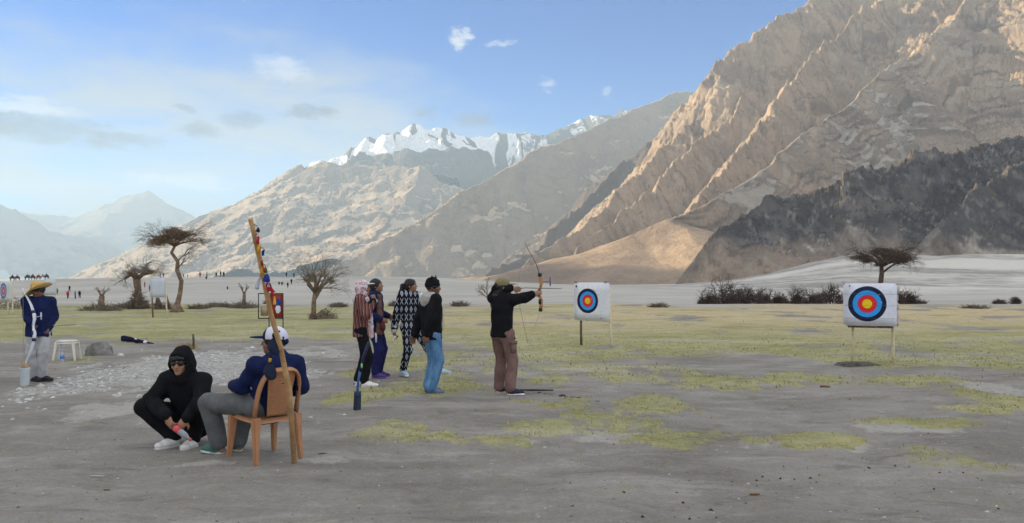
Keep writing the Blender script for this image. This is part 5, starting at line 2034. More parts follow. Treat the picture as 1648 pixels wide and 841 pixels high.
for k, (dx_, dz_, c_, lb, hh) in enumerate(((-0.045, 0.07, (0.75, 0.75, 0.78), "white rolled sheet held up by the diamond print woman", 0.17), (0.045, 0.08, (0.72, 0.60, 0.40), "cream rolled sheet held beside the white rolled sheet", 0.20))):
    q = np.array(GL) + GW @ (J['wrL'] + v3(0.05, 0, 0.05))
    rs = thing("rolled_sheet", lb, "rolled paper", tuple(q + v3(dx_, -0.03, dz_ - 0.04)), 0, "rolled sheets in the woman's hand")
    rs.rotation_euler = (0, 0.10 if k else 0.02, 0)
    b = MB()
    b.lathe([(0.024, -0.06), (0.027, hh - .06), (0.020, hh - .06), (0.018, hh - .08)], 10)
    b.build("paper", plain("paper_%d" % k, c_, 0.8), rs)

# --- woman in navy with dark blue trousers
NL = at_foot(604, 607)
NR = R_(-8)
J = stance(1.65, width=0.09)
J['yaw'], J['pitch'] = R_(0), R_(10)
J['wrL'] = v3(0.20, 0.13, 1.02)
J['wrR'] = v3(0.16, -0.20, 0.98)
J['ehR'] = v3(-1, -.5, 0)
J['hdR'] = unit(v3(0.8, 0.5, -.3))
J = person("woman in navy jacket and dark blue trousers with purple shoes behind the headscarf woman", J, NL, NR, SKIN_B, GRP)
top(J, "navy_jacket", NAVY_C, hem=0.86, r=(0.185, 0.168, 0.172), sleeve=(0.080, 0.070, 0.054), cuff=0.92, seed=9)
trousers(J, cloth("dark_blue_cloth", (0.020, 0.022, 0.088)), hip=0.156, thigh=0.104, knee=0.088, ankle=0.078, wr=0.01, seed=10)
shoes(J, plain("shoe_purple", (0.085, 0.045, 0.20), 0.7), plain("sole_violet", (0.12, 0.08, 0.25), 0.6))
hair(J, 'bun')
ne = J['neck']
SHAWL = cloth("brown_shawl_cloth", (0.14, 0.075, 0.06), 0.3)
blob("shawl", SHAWL, J['p'], [('c', ne + v3(0.10, -0.10, -0.06), ne + v3(0.13, -0.15, -0.32), 0.045, 0.05, 0.02), ('c', ne + v3(0.13, -0.15, -0.32), ne + v3(0.15, -0.17, -0.62), 0.05, 0.065, 0.02),
                              ('c', ne + v3(-0.06, 0, -0.02), ne + v3(0.10, -0.10, -0.06), 0.06, 0.045, 0.03)], wr=0.006)
blob("shoulder_bag", cloth("maroon_bag_cloth", (0.10, 0.03, 0.03), 0.25), J['p'], [('e', v3(0.18, -0.19, 0.86), (0.055, 0.05, 0.10), None, 0.0)], wr=0.004)
blob("badge", cloth("pale_blue_cloth", (0.30, 0.45, 0.60)), J['p'], [('e', J['chest'] + v3(0.02, -0.172, 0.05), (0.075, 0.02, 0.055), None, 0.0)], vox=0.006, wr=0.003)
b = MB()
b.tube([tuple(J['knR'] + v3(-0.02, -0.105, 0.28)), tuple(J['knR'] + v3(-0.02, -0.098, 0.12))], [0.018, 0.014], 6, flat=(1, .35))
b.build("trouser_stripe", WHITE_C, J['p'])

# --- woman with headscarf
SL = at_foot(582, 622)
SR = R_(4)
J = stance(1.62, width=0.10)
J['anL'], J['anR'] = v3(-0.08, 0.11, 0.085), v3(0.05, -0.08, 0.085)
J['toeR'] = v3(1, -.25, 0)
J['wrR'] = to_local(SL, SR, 600, 485, SL[1] - 0.16)
J['ehR'] = v3(0.1, -0.5, -1)
J['hdR'] = v3(0.15, 0.25, 1)
J['pnR'] = v3(-0.7, 0.6, 0)
J['curlR'] = 0.9
J['wrL'] = v3(0.10, 0.20, 0.86)
J['yaw'], J['pitch'] = R_(-4), R_(4)
J = person("woman in pink white headscarf and maroon striped shirt, hand raised to her chin", J, SL, SR, SKIN_B, GRP)
top(J, "striped_shirt", stripes_material(), hem=0.84, r=(0.180, 0.160, 0.160), sleeve=(0.078, 0.070, 0.056), cuff=0.86, seed=11, flare=0.01)
trousers(J, BLACK, hip=0.154, thigh=0.098, knee=0.076, ankle=0.066, wr=0.008, seed=12)
shoes(J, plain("shoe_white", (0.74, 0.72, 0.68), 0.6), plain("sole_white", (0.72, 0.68, 0.68), 0.6), L=0.29, w=0.055)
at, M, ne = J['hat'], J['hM'], J['neck']


def scarf_material():
    m, N, b = material("headscarf_print")
    tc = N.new('ShaderNodeTexCoord').outputs['Object']
    n = N.noise(tc, 17.0, 3, 0.6)
    n2 = N.noise(tc, 34.0, 2, 0.5)
    c = N.mix(N.ss(n, 0.42, 0.56), (0.70, 0.66, 0.68), (0.62, 0.36, 0.38))
    c = N.mix(N.ss(n2, 0.60, 0.66), c, (0.16, 0.17, 0.26))
    N.l.new(c, b.inputs['Base Color'])
    bump(N, b, N.noise(tc, 40, 4), 0.004, 0.7)
    return m


SCARF = scarf_material()
blob("headscarf", SCARF, J['p'], [('e', at(-0.018, 0, 0.018), (0.117, 0.098, 0.112), M, 0.0), ('c', at(-0.02, 0, -0.05), at(-0.03, 0, -0.17), 0.088, 0.085, 0.04), ('e', ne + v3(0.0, 0, -0.05), (0.13, 0.15, 0.07), None, 0.04),
                                  ('c', ne + v3(0.09, -0.05, -0.08), ne + v3(0.15, -0.07, -0.34), 0.05, 0.04, 0.03), ('c', ne + v3(0.15, -0.07, -0.34), ne + v3(0.15, -0.06, -0.60), 0.045, 0.04, 0.02),
                                  ('s', at(0.105, 0, -0.030), (0.075, 0.062, 0.088), M, 0.015)], wr=0.006, ws=28)
CAP_W = cloth("cap_white", (0.70, 0.68, 0.68), 0.1)
blob("cap_visor", CAP_W, J['p'], [('e', at(0.115, 0, 0.062), (0.075, 0.075, 0.012), M, 0.0)], vox=0.005)
e, w_ = J['elR'], J['wrR']
blob("black_wristband", BLACK, J['p'], [('c', e + (w_ - e) * 0.80, e + (w_ - e) * 1.0, 0.062, 0.055, 0.0)], wr=0.003)

# --- man in straw hat
HL = at_foot(62, 613)
HR = R_(-70)
J = stance(1.58, width=0.09)
J['anR'], J['anL'] = v3(0.0, -0.07, 0.085), v3(0.05, 0.07, 0.085)
J['toeR'], J['toeL'] = v3(0.75, 0.75, 0), v3(0.55, 0.85, 0)
J['yaw'], J['pitch'] = R_(-78), R_(-13)
hg = to_local(HL, HR, 55, 527, HL[1] - 0.22)
J['wrR'] = hg + v3(-0.02, -0.03, 0.08)
J['hdR'] = v3(0.3, 0.2, -1)
J['pnR'] = v3(0.2, 1, 0)
J['ehR'] = v3(-1, -0.45, 0)
J['curlR'] = 1.1
J['wrL'] = v3(0.06, 0.16, 0.86)
J['ehL'] = v3(-1, .25, 0)
J = person("man in tan straw hat and navy puffer jacket holding a white bow", J, HL, HR, SKIN_C, GRP)
top(J, "navy_puffer_jacket", NAVY_C, hem=0.82, r=(0.190, 0.180, 0.185), sleeve=(0.088, 0.080, 0.060), cuff=0.95, collar=0.085, wr=0.009, seed=13, flare=0.015, fxs=0.8)
trousers(J, GREY_C, hip=0.16, thigh=0.106, knee=0.088, ankle=0.078, wr=0.012, seed=14)
shoes(J, plain("shoe_black", (0.018, 0.018, 0.024), 0.6), None)
hair(J, 'short')
at, M = J['hat'], J['hM']
STRAW = plain("straw_hat", (0.62, 0.40, 0.14), 0.85, 0.2, 0.22, 40, 0.006, bscale=120)
b = MB()
hn = 28
V, Fc = [], []
prof = [(0.0, 0.165), (0.045, 0.172), (0.080, 0.150), (0.098, 0.10), (0.108, 0.052), (0.135, 0.040), (0.185, 0.036), (0.225, 0.03), (0.225, 0.022), (0.18, 0.026), (0.13, 0.030), (0.102, 0.042), (0.09, 0.095), (0.0, 0.15)]
for r_, z_ in prof:
    for k in range(hn):
        a = 2 * math.pi * k / hn
        rr_ = max(r_, 0.001)
        droop = (0.085 * math.cos(a - 2.4) - 0.02 + 0.035 * abs(math.sin(a)) ** 2) * max(0, (rr_ - 0.11) / 0.115)
        V.append(tuple(at(rr_ * math.cos(a) * 1.05, rr_ * math.sin(a) * 0.95, z_ + droop)))
for i in range(len(prof) - 1):
    for k in range(hn):
        k2 = (k + 1) % hn
        Fc.append((i * hn + k, i * hn + k2, (i + 1) * hn + k2, (i + 1) * hn + k))
b.add(V, Fc)
so = b.build("straw_hat", STRAW, J['p'])
b = MB()
V, Fc = [], []
for z_, r_ in ((0.048, 0.1115), (0.075, 0.106)):
    for k in range(hn):
        a = 2 * math.pi * k / hn
        V.append(tuple(at(r_ * math.cos(a) * 1.05, r_ * math.sin(a) * 0.95, z_)))
b.add(V, [(k, (k + 1) % hn, hn + (k + 1) % hn, hn + k) for k in range(hn)])
b.build("hat_band", plain("hat_band", (0.28, 0.16, 0.06), 0.8), so)
gw = np.array(W(54, 524, HL[1] - 0.30))
ax_z = unit(np.array(W(46, 474, HL[1] - 0.22)) - np.array(W(48, 590, HL[1] - 0.42)))
dx = unit(v3(0.95, -0.25, 0.05) - ax_z * (v3(0.95, -0.25, 0.05) @ ax_z))
Mb = np.stack([dx, np.cross(ax_z, dx), ax_z], 1)
WBOW = plain("bow_white_laminate", (0.70, 0.72, 0.78), 0.4, 0.5, 0.08)
wb = bow("white recurve bow with white sight bar held by the straw hat man", tuple(gw), Mb, WBOW, WBOW, WBOW, plain("grip_navy", (0.03, 0.035, 0.09), 0.5), sight=plain("sight_grey", (0.55, 0.56, 0.68), 0.4))
wb.scale = (1.0, 1.6, 0.90)
arrow("dark arrow sticking out behind the straw hat man", W(84, 524, HL[1] - 0.02), W(122, 522, HL[1] + 0.05), plain("arrow_dark", (0.10, 0.10, 0.11), 0.5), plain("fletch_pale", (0.6, 0.6, 0.62)))
x, d, z = G(40, 621)
q = thing("arrow_tub", "pale plastic tub on the ground at the straw hat man's feet", "tub", (x, d, z))
b = MB()
b.lathe([(0.058, 0), (0.064, 0.02), (0.072, 0.27), (0.078, 0.285), (0.070, 0.288), (0.058, 0.03), (0.0, 0.03)], 18)
b.build("tub_wall", plain("pale_plastic", (0.55, 0.60, 0.62), 0.5, 0.4, 0.08), q)
b = MB()
rr = random.Random(3)
for k in range(9):
    a = k * 0.7
    b.tube([(0.03 * math.cos(a), 0.03 * math.sin(a), 0.04), (0.05 * math.cos(a), 0.05 * math.sin(a), 0.36 + rr.uniform(-.04, .04))], 0.009, 5)
so = b.build("stick_bundle", plain("tan_sticks", (0.42, 0.30, 0.17), 0.8), q)
so['kind'] = 'stuff'

# --- man squatting
QL = at_foot(297, 718)
QR = R_(-102)
J = stance(1.70)
J['tf'] = unit(v3(0.85, 0, -0.5))
J['pelvis'], J['chest'], J['neck'], J['head'] = v3(-0.20, 0, 0.27), v3(-0.06, 0, 0.545), v3(0.015, 0, 0.70), v3(0.075, 0.01, 0.835)
J['shL'], J['shR'] = v3(0.0, 0.19, 0.655), v3(0.0, -0.19, 0.655)
J['hipL'], J['hipR'] = v3(-0.19, 0.10, 0.25), v3(-0.19, -0.10, 0.25)
J['knL'], J['knR'] = v3(0.17, 0.27, 0.43), v3(0.14, -0.36, 0.40)
J['anL'], J['anR'] = v3(0.02, 0.11, 0.085), v3(0.02, -0.09, 0.085)
J['toeL'], J['toeR'] = v3(1, 0.1, 0), v3(1, -0.42, 0)
J['elL'], J['elR'] = v3(0.12, 0.27, 0.48), v3(0.10, -0.30, 0.46)
J['wrL'], J['wrR'] = to_local(QL, QR, 300, 672, QL[1] - 0.30), to_local(QL, QR, 269, 668, QL[1] - 0.29)
J['hdL'], J['hdR'] = v3(0.12, -0.55, -0.8), v3(0.12, 0.45, -0.9)
J['pnL'], J['pnR'] = v3(-1, 0, 0), v3(-1, 0.3, 0)
J['curlL'], J['curlR'] = 0.5, 0.45
J['yaw'], J['pitch'] = R_(10), R_(-2)
J = person("man squatting in black hooded sweatshirt with dark sunglasses and white shoes", J, QL, QR, SKIN_A, GRP, vox=0.0058)
sw = top(J, "black_sweatshirt", BLACK, hem=0.82, r=(0.185, 0.185, 0.18), sleeve=(0.090, 0.080, 0.058), cuff=0.98, seed=15, wr=0.008, fxs=0.78)
trousers(J, BLACK, hip=0.165, thigh=0.118, knee=0.088, ankle=0.068, wr=0.008, seed=16)
shoes(J, plain("shoe_white", (0.74, 0.72, 0.68), 0.6), plain("sole_white", (0.72, 0.68, 0.68), 0.6), w=0.052)
hair(J, 'short', vox=0.006)
at, M, ne = J['hat'], J['hM'], J['neck']
blob("hair_fringe", HAIR, J['p'], [('c', at(0.078, 0.05, 0.055), at(0.084, -0.05, 0.05), 0.02, 0.024, 0.02), ('c', at(0.086, 0.0, 0.06), at(0.09, -0.03, 0.04), 0.022, 0.014, 0.02)], vox=0.005, wr=0.003, ws=70)
blob("hood", BLACK, J['p'], [('e', at(-0.028, 0, 0.022), (0.135, 0.122, 0.145), M, 0.0), ('c', at(-0.03, 0, -0.04), at(-0.035, 0, -0.13), 0.120, 0.115, 0.05), ('e', ne + v3(-0.02, 0, -0.015), (0.12, 0.14, 0.08), None, 0.05),
                             ('s', at(0.11, 0, -0.012), (0.135, 0.086, 0.112), M, 0.02), ('s', at(0, 0, -0.02), (0.10, 0.085, 0.13), M, 0.01)], vox=0.0065, wr=0.005, ws=24)
blob("white_undershirt", WHITE_C, J['p'], [('e', ne + v3(0.058, 0, -0.012), (0.03, 0.032, 0.035), None, 0.0)], vox=0.005)
b = MB()
for sd in (1, -1):
    b.tube([at(0.096, 0.010 * sd, 0.010), at(0.097, 0.034 * sd, 0.005), at(0.084, 0.062 * sd, 0.008)], [0.012, 0.023, 0.017], 12, flat=(1.0, 0.22), up=tuple(M[:, 2]))
    b.tube([at(0.084, 0.066 * sd, 0.018), at(0.03, 0.080 * sd, 0.016), at(-0.01, 0.080 * sd, 0.008)], [0.006, 0.004, 0.004], 6)
b.tube([at(0.099, -0.012, 0.016), at(0.099, 0.012, 0.016)], 0.005, 6)
sg = b.build("sunglasses", plain("black_gloss", (0.006, 0.006, 0.007), 0.12, 0.6, 0.1), J['p'])
bw = np.array(QL) + rotz(QR) @ (to_local(QL, QR, 282, 688, QL[1] - 0.36))
bt = thing("drink_bottle", "small clear bottle with red label under the squatting man's hands", "bottle", tuple(bw), 0)
bt.rotation_euler = (R_(8), R_(125), 0)


def clear_plastic():
    m, N, b = material("clear_plastic")
    b.inputs['Base Color'].default_value = (0.75, 0.80, 0.84, 1)
    b.inputs['Transmission Weight'].default_value = 0.6
    b.inputs['Roughness'].default_value = 0.12
    b.inputs['IOR'].default_value = 1.33
    b.inputs['Specular IOR Level'].default_value = 0.5
    return m


CLEAR = clear_plastic()
b = MB()
b.lathe([(0.0, -0.0), (0.026, 0.0), (0.031, 0.012), (0.030, 0.05), (0.031, 0.11), (0.027, 0.135), (0.013, 0.165), (0.013, 0.18)], 14)
b.build("bottle_body", CLEAR, bt)
b = MB()
b.lathe([(0.032, -0.005), (0.0325, 0.055), (0.031, 0.055), (0.031, -0.005)], 14)
b.build("label_sleeve", plain("red_label", (0.80, 0.10, 0.12), 0.5, 0.3, 0.3, 40), bt)
b = MB()
b.lathe([(0.015, 0.178), (0.015, 0.198)], 10)
b.build("cap", plain("red_label", (0.80, 0.10, 0.12)), bt)

# --- brown plastic chair and the man sitting on it
CHL = (-2.245, 7.31, gz(-2.245, 7.31))
CHR = R_(136)
CHAIR = plain("brown_plastic", (0.44, 0.205, 0.098), 0.42, 0.45, 0.10, 5)
ch = thing("plastic_chair", "brown moulded plastic armchair with latticed back, seen from behind", "chair", CHL, CHR)
SEAT_Z = 0.40
for lx, ly, kind in ((0.20, 0.205, 'f'), (0.20, -0.205, 'f'), (-0.20, 0.20, 'r'), (-0.20, -0.20, 'r')):
    b = MB()
    ox = 0.05 if lx > 0 else -0.04
    oy = 0.02 * (1 if ly > 0 else -1)
    b.tube([(lx + ox, ly + oy, 0.0), (lx + ox * .5, ly + oy * .5, 0.2), (lx, ly, SEAT_Z + 0.01)], [0.027, 0.036, 0.052], 4, up=(1, 1, 0))
    b.build("leg", CHAIR, ch, smooth=False, bevel=0.008)
b = MB()
V, Fc = [], []
nx, ny = 9, 9
for i in range(nx):
    for j in range(ny):
        u, v = -1 + 2 * i / (nx - 1), -1 + 2 * j / (ny - 1)
        wy = 0.225 - 0.015 * (u < 0) * -u
        V.append((0.225 * u, wy * v, SEAT_Z + 0.012 - 0.02 * (1 - u * u) * (1 - v * v) + 0.012 * u))
for i in range(nx):
    for j in range(ny):
        V.append((V[i * ny + j][0], V[i * ny + j][1], V[i * ny + j][2] - (0.045 if i in (0, nx - 1) or j in (0, ny - 1) else 0.012)))
n0 = nx * ny
for i in range(nx - 1):
    for j in range(ny - 1):
        a = i * ny + j
        Fc.append((a, a + ny, a + ny + 1, a + 1))
        Fc.append((n0 + a + 1, n0 + a + ny + 1, n0 + a + ny, n0 + a))
for i in range(nx - 1):
    for j, fl_ in ((0, 0), (ny - 1, 1)):
        a, c_ = i * ny + j, (i + 1) * ny + j
        Fc.append((a, n0 + a, n0 + c_, c_) if fl_ else (a, c_, n0 + c_, n0 + a))
for j in range(ny - 1):
    for i, fl_ in ((0, 1), (nx - 1, 0)):
        a, c_ = i * ny + j, i * ny + j + 1
        Fc.append((a, n0 + a, n0 + c_, c_) if fl_ else (a, c_, n0 + c_, n0 + a))
b.add(V, Fc)
b.build("seat", CHAIR, ch)


def back_pt(y, z):
    """the chair back: leaning and hollowed"""
    return (-0.215 - 0.26 * (z - SEAT_Z) + 0.9 * y * y, y, z)


b = MB()
arch = []
for k in range(25):
    t = k / 24
    a = math.pi * (1 - t)
    y_ = 0.205 * math.copysign(abs(math.cos(a)) ** 0.55, math.cos(a))
    z_ = SEAT_Z + 0.02 + 0.41 * abs(math.sin(a)) ** 0.62
    arch.append(back_pt(y_, z_))
b.tube(arch, 0.026, 8, flat=(1.3, 0.6))
b.build("back_frame", CHAIR, ch)
b = MB()
V, Fc = [], []
nz_, ny_ = 22, 9
for s_ in (0, 1):
    for i in range(nz_):
        for j in range(ny_):
            v = i / (nz_ - 1)
            hw_ = 0.098 + 0.035 * v
            p_ = back_pt(hw_ * (-1 + 2 * j / (ny_ - 1)), SEAT_Z + 0.012 + (0.405 - 0.03 * (abs(-1 + 2 * j / (ny_ - 1)) ** 2)) * v)
            V.append((p_[0] + 0.009 * s_, p_[1], p_[2]))
o = nz_ * ny_
for i in range(nz_ - 1):
    for j in range(ny_ - 1):
        a = i * ny_ + j
        Fc += [(a, a + ny_, a + ny_ + 1, a + 1), (o + a + 1, o + a + ny_ + 1, o + a + ny_, o + a)]
rim = [j for j in range(ny_)] + [i * ny_ + ny_ - 1 for i in range(1, nz_)] + [(nz_ - 1) * ny_ + j for j in range(ny_ - 2, -1, -1)] + [i * ny_ for i in range(nz_ - 2, 0, -1)]
for a, c_ in zip(rim, rim[1:] + rim[:1]):
    Fc.append((a, c_, o + c_, o + a))
b.add(V, Fc)
bp_ = b.build("back_panel", CHAIR, ch)
b = MB()
for k in range(20):
    z_ = SEAT_Z + 0.035 + 0.0185 * k
    q_ = [back_pt(-0.085 - 0.0014 * k, z_), back_pt(0, z_), back_pt(0.085 + 0.0014 * k, z_)]
    b.tube([(p_[0] - 0.001, p_[1], p_[2]) for p_ in q_], 0.0062, 5)
so = b.build("panel_ribs", CHAIR, bp_)
so['kind'] = 'stuff'
for sd in (1, -1):
    b = MB()
    pts = [back_pt(0.20 * sd, SEAT_Z + 0.21), (-0.08, 0.255 * sd, SEAT_Z + 0.215), (0.10, 0.262 * sd, SEAT_Z + 0.20), (0.185, 0.245 * sd, SEAT_Z + 0.17), (0.20, 0.215 * sd, SEAT_Z + 0.0)]
    b.tube(pts, [0.018, 0.024, 0.026, 0.024, 0.02], 8, flat=(0.6, 1.2))
    if sd < 0:
        b.build("armrest", CHAIR, ch)

J = stance(1.70)
J['tf'] = unit(v3(1, 0, 0.3))
J['pelvis'], J['chest'], J['neck'], J['head'] = v3(-0.03, 0, 0.48), v3(-0.165, -0.01, 0.76), v3(-0.19, -0.01, 0.935), v3(-0.15, 0.0, 1.07)
J['shL'], J['shR'] = v3(-0.155, 0.168, 0.865), v3(-0.21, -0.178, 0.865)
J['hipL'], J['hipR'] = v3(-0.03, 0.09, 0.49), v3(-0.03, -0.09, 0.49)
kl = to_local(CHL, CHR, 336, 648, 7.42)
J['knL'] = kl
fl = to_local(CHL, CHR, 352, 731, 7.46)
J['anL'] = v3(fl[0], fl[1], 0.09)
J['toeL'] = v3(1.0, 0.35, 0)
J['knR'], J['anR'] = v3(0.40, -0.06, 0.50), v3(0.46, 0.03, 0.085)
J['toeR'] = v3(1, 0, 0)
J['elL'], J['wrL'] = v3(0.03, 0.215, 0.67), v3(0.26, 0.18, 0.655)
J['elR'], J['wrR'] = v3(-0.22, -0.235, 0.65), v3(-0.03, -0.24, 0.58)
J['yaw'], J['pitch'] = R_(38), R_(0)
J = person("man seated on the brown chair in navy jacket and white cap, leg crossed", J, CHL, CHR, SKIN_B, GRP, vox=0.0065)
top(J, "navy_jacket", NAVY_C, hem=0.86, r=(0.168, 0.160, 0.158), sleeve=(0.074, 0.066, 0.054), cuff=0.95, seed=17, wr=0.009, fxs=0.72)
trousers(J, cloth("grey_trouser_cloth", (0.125, 0.128, 0.13), 0.2), hip=0.16, thigh=0.110, knee=0.088, ankle=0.082, wr=0.008, seed=18)
shoes(J, plain("shoe_green", (0.06, 0.16, 0.14), 0.7), plain("sole_pale_green", (0.50, 0.58, 0.52), 0.6))
hair(J, 'short')
at, M = J['hat'], J['hM']


def trucker_cap():
    m, N, b = material("white_navy_cap")
    tc = N.new('ShaderNodeTexCoord').outputs['Object']
    vt = N.new('ShaderNodeVectorMath', operation='DOT_PRODUCT')
    N.l.new(tc, vt.inputs[0])
    f_ = M[:, 0]
    vt.inputs[1].default_value = tuple(f_)
    off_ = float(np.dot(at(0.045, 0, 0), f_))
    front = N.ss(vt.outputs['Value'], off_ - 0.003, off_ + 0.003)
    c = N.mix(front, (0.66, 0.66, 0.78), (0.02, 0.022, 0.05))
    N.l.new(c, b.inputs['Base Color'])
    bump(N, b, N.noise(tc, 160, 2), 0.003, 0.5)
    return m


cap(J, trucker_cap(), NAVY_C, brim_len=0.11)
blob("cap_strap", NAVY_C, J['p'], [('e', at(-0.115, 0, 0.0), (0.02, 0.04, 0.028), M, 0.0)], vox=0.005)

# ------------------------------------------------------------------ leaning pole and what hangs on it
pb = np.array(G(475, 744))
pt_ = np.array(W(403, 352, pb[1] - 0.95))
POLE = plain("peeled_pole", (0.50, 0.30, 0.14), 0.75, 0.25, 0.3, 5, 0.004, bscale=25)
po = thing("leaning_pole", "tall peeled wooden pole leaning left, planted beside the brown chair", "pole", tuple(pb))
b = MB()
pts = []
rr = random.Random(2)
ctrl = [(475, 744), (466, 630), (452, 560), (436, 505), (424, 445), (412, 388), (403, 352)]
for i, (a_, c_) in enumerate(ctrl):
    D = pb[1] + (pt_[1] - pb[1]) * (744 - c_) / (744 - 352)
    pts.append(np.array(W(a_, c_, D)) - pb)
pts[0] = v3(0, 0, -0.1)
b.tube(pts, [0.024, 0.024, 0.022, 0.021, 0.021, 0.019, 0.018], 9)
b.build("shaft", POLE, po)
for k in (1, 2, 4, 5):
    b = MB()
    b.tube([pts[k] + v3(-.004, 0, -0.02), pts[k] + v3(0.0, 0, 0.0), pts[k] + v3(0, 0, 0.022)], [0.020, 0.026, 0.020], 8)
    b.build("knot", POLE, po)


def pole_at(py, off=0.0, front=0.045):
    t = [c for _, c in ctrl][::-1]
    px = np.interp(py, t, [a for a, _ in ctrl][::-1])
    D = pb[1] + (pt_[1] - pb[1]) * (744 - py) / (744 - 352) - front
    return np.array(W(px + off, py, D)), D


def flag(label, py, off, w, h, mat, seed, tilt=0.0, name="prayer_flag"):
    q, D = pole_at(py, off)
    t = thing(name, label, "flag", tuple(q), 0, "prayer flags tied to the leaning pole")
    rr = random.Random(seed)
    b = MB()
    n, m_ = 5, 6
    k0 = D / FPX
    V = []
    for s_ in (0, 1):
        for i in range(n):
            for j in range(m_):
                u, v = i / (n - 1), j / (m_ - 1)
                pinch = 0.45 + 0.55 * v
                V.append(((u - 0.5) * w * k0 * pinch + tilt * v * h * k0, 0.02 * math.sin(5 * u + 3 * v + seed) + 0.003 * s_, -v * h * k0 + 0.006 * math.sin(6 * u + seed)))
    o = n * m_
    Fc = []
    for i in range(n - 1):
        for j in range(m_ - 1):
            a = i * m_ + j
            Fc += [(a, a + 1, a + m_ + 1, a + m_), (o + a + m_, o + a + m_ + 1, o + a + 1, o + a)]
    rim = [i * m_ for i in range(n)] + [(n - 1) * m_ + j for j in range(1, m_)] + [i * m_ + m_ - 1 for i in range(n - 2, -1, -1)] + [j for j in range(m_ - 2, 0, -1)]
    for a, c_ in zip(rim, rim[1:] + rim[:1]):
        Fc.append((a, c_, o + c_, o + a))
    b.add(V, Fc)
    b.build("cloth", mat, t)
    b = MB()
    b.tube([(0, 0, 0.012), (-off * k0 * 0.6, 0.02, 0.02), (-off * k0, 0.035, 0.03)], 0.004, 5)
    b.build("tie", STRING, t)
    return t


F_DARK = cloth("flag_dark", (0.03, 0.03, 0.04))
F_RED = cloth("flag_red", (0.48, 0.035, 0.05), 0.3)
F_YEL = cloth("flag_yellow", (0.68, 0.38, 0.05), 0.2)
F_BLU = cloth("flag_blue", (0.03, 0.05, 0.26), 0.3)
F_GRN = cloth("flag_green", (0.06, 0.12, 0.04), 0.3)
F_WHT = cloth("flag_white", (0.66, 0.66, 0.74), 0.1)
flag("topmost small dark flag on the leaning pole", 366, 8, 6, 7, F_DARK, 1)
flag("small red flag second from the pole top", 380, 5, 4, 11, F_RED, 2)
flag("yellow flag above the navy flag on the pole", 394, 4, 8, 12, F_YEL, 3)
flag("navy flag just below the upper yellow flag", 402, 9, 6, 9, F_BLU, 4)
flag("long red flag halfway up the pole", 419, 3, 5, 18, F_RED, 5, 0.2)
flag("lower yellow flag halfway up the pole", 426, 1, 9, 14, F_YEL, 6, 0.1)
flag("dark green flag beside the lower yellow flag", 429, 6, 6, 9, F_GRN, 7)
flag("navy and white folded flag at the flag bundle top", 441, 4, 11, 12, F_BLU, 8, 0.2)
flag("pale flag hanging left of the pole in the bundle", 447, -8, 7, 18, F_WHT, 9, -0.1)
flag("white flag in the middle of the bundle", 450, 4, 9, 12, F_WHT, 10, .2)
flag("crumpled red flag of the bundle", 455, 6, 15, 14, F_RED, 11, 0.3)
flag("red flag tail hanging right below the bundle", 460, 9, 7, 15, F_RED, 12, 0.15)
flag("long thin orange ribbon under the bundle", 472, 12, 4, 18, F_YEL, 13)
for lb, px, py, rx, rz_ in (("upper dark blue padded pouch hung on the leaning pole by the cap", 440, 558, 0.045, 0.055), ("lower dark pouch hanging by a cord over the chair back", 434, 598, 0.048, 0.062)):
    q = np.array(W(px, py, 6.70 if py < 570 else 6.80))
    t = thing("padded_pouch", lb, "pouch", tuple(q), 0, "dark pouches hung on the leaning pole")
    blob("pouch_body", cloth("pouch_cloth", (0.022, 0.030, 0.055), 0.2), t, [('e', v3(0, 0, 0), (rx, 0.04, rz_), None, 0.0), ('c', v3(0, 0, 0.03), v3(0.01, 0, 0.075), 0.03, 0.022, 0.03), ('e', v3(0.02, 0.01, -0.02), (rx * .8, 0.04, rz_ * .8), None, 0.02)], wr=0.003, ws=40)
    b = MB()
    b.tube([(0.005, 0, 0.06), (0.01, 0, 0.12 if py < 570 else 0.17), (0.05 if py < 570 else 0.03, 0.02, 0.13 if py < 570 else 0.20)], 0.009, 6)
    b.build("cord", F_DARK, t)
    b = MB()
    b.tube([(0.005, -0.02, 0.085), (0.012, -0.02, 0.115)], 0.013, 7)
    b.build("toggle", F_YEL if py > 570 else F_DARK, t)

# red panel in a wire frame, far behind the pole
x, d, z = G(436, 534)
fr_ = thing("wire_frame_stand", "thin black wire frame stand with a red panel and blue white cloth, behind the pole", "stand", (x, d, z))
k0 = d / FPX
IRON = plain("black_iron", (0.03, 0.03, 0.032), 0.6)
for a_, c_ in (((-20, 22), (-20, 62)), ((-20, 62), (20, 62)), ((-20, 22), (20, 22)), ((19.5, -1), (19.5, 62)), ((-3, -1), (-3, 62))):
    b = MB()
    b.tube([(a_[0] * k0, 0, a_[1] * k0), (c_[0] * k0, 0, c_[1] * k0)], 0.016, 6)
    b.build("frame_bar", IRON, fr_)
b = MB()
b.box((8.2 * k0, 0.03, 42 * k0), (20 * k0, 0.03, 38 * k0))
b.build("red_panel", plain("red_brown_panel", (0.30, 0.045, 0.025), 0.7, 0.2, 0.3, 5), fr_)
b = MB()
b.box((-11 * k0, 0.05, 34 * k0), (12 * k0, 0.10, 16 * k0))
b.build("straw_pad", plain("straw_pad", (0.36, 0.29, 0.17), 0.9), fr_, bevel=0.02)
for dz_, hh, mm in ((48, 11, F_BLU), (37, 12, F_WHT)):
    blob("cloth_piece", mm, fr_, [('e', v3(12 * k0, -0.03, dz_ * k0), (4.6 * k0, 0.03, hh * 0.55 * k0), None, 0.0)], vox=0.012, wr=0.006)

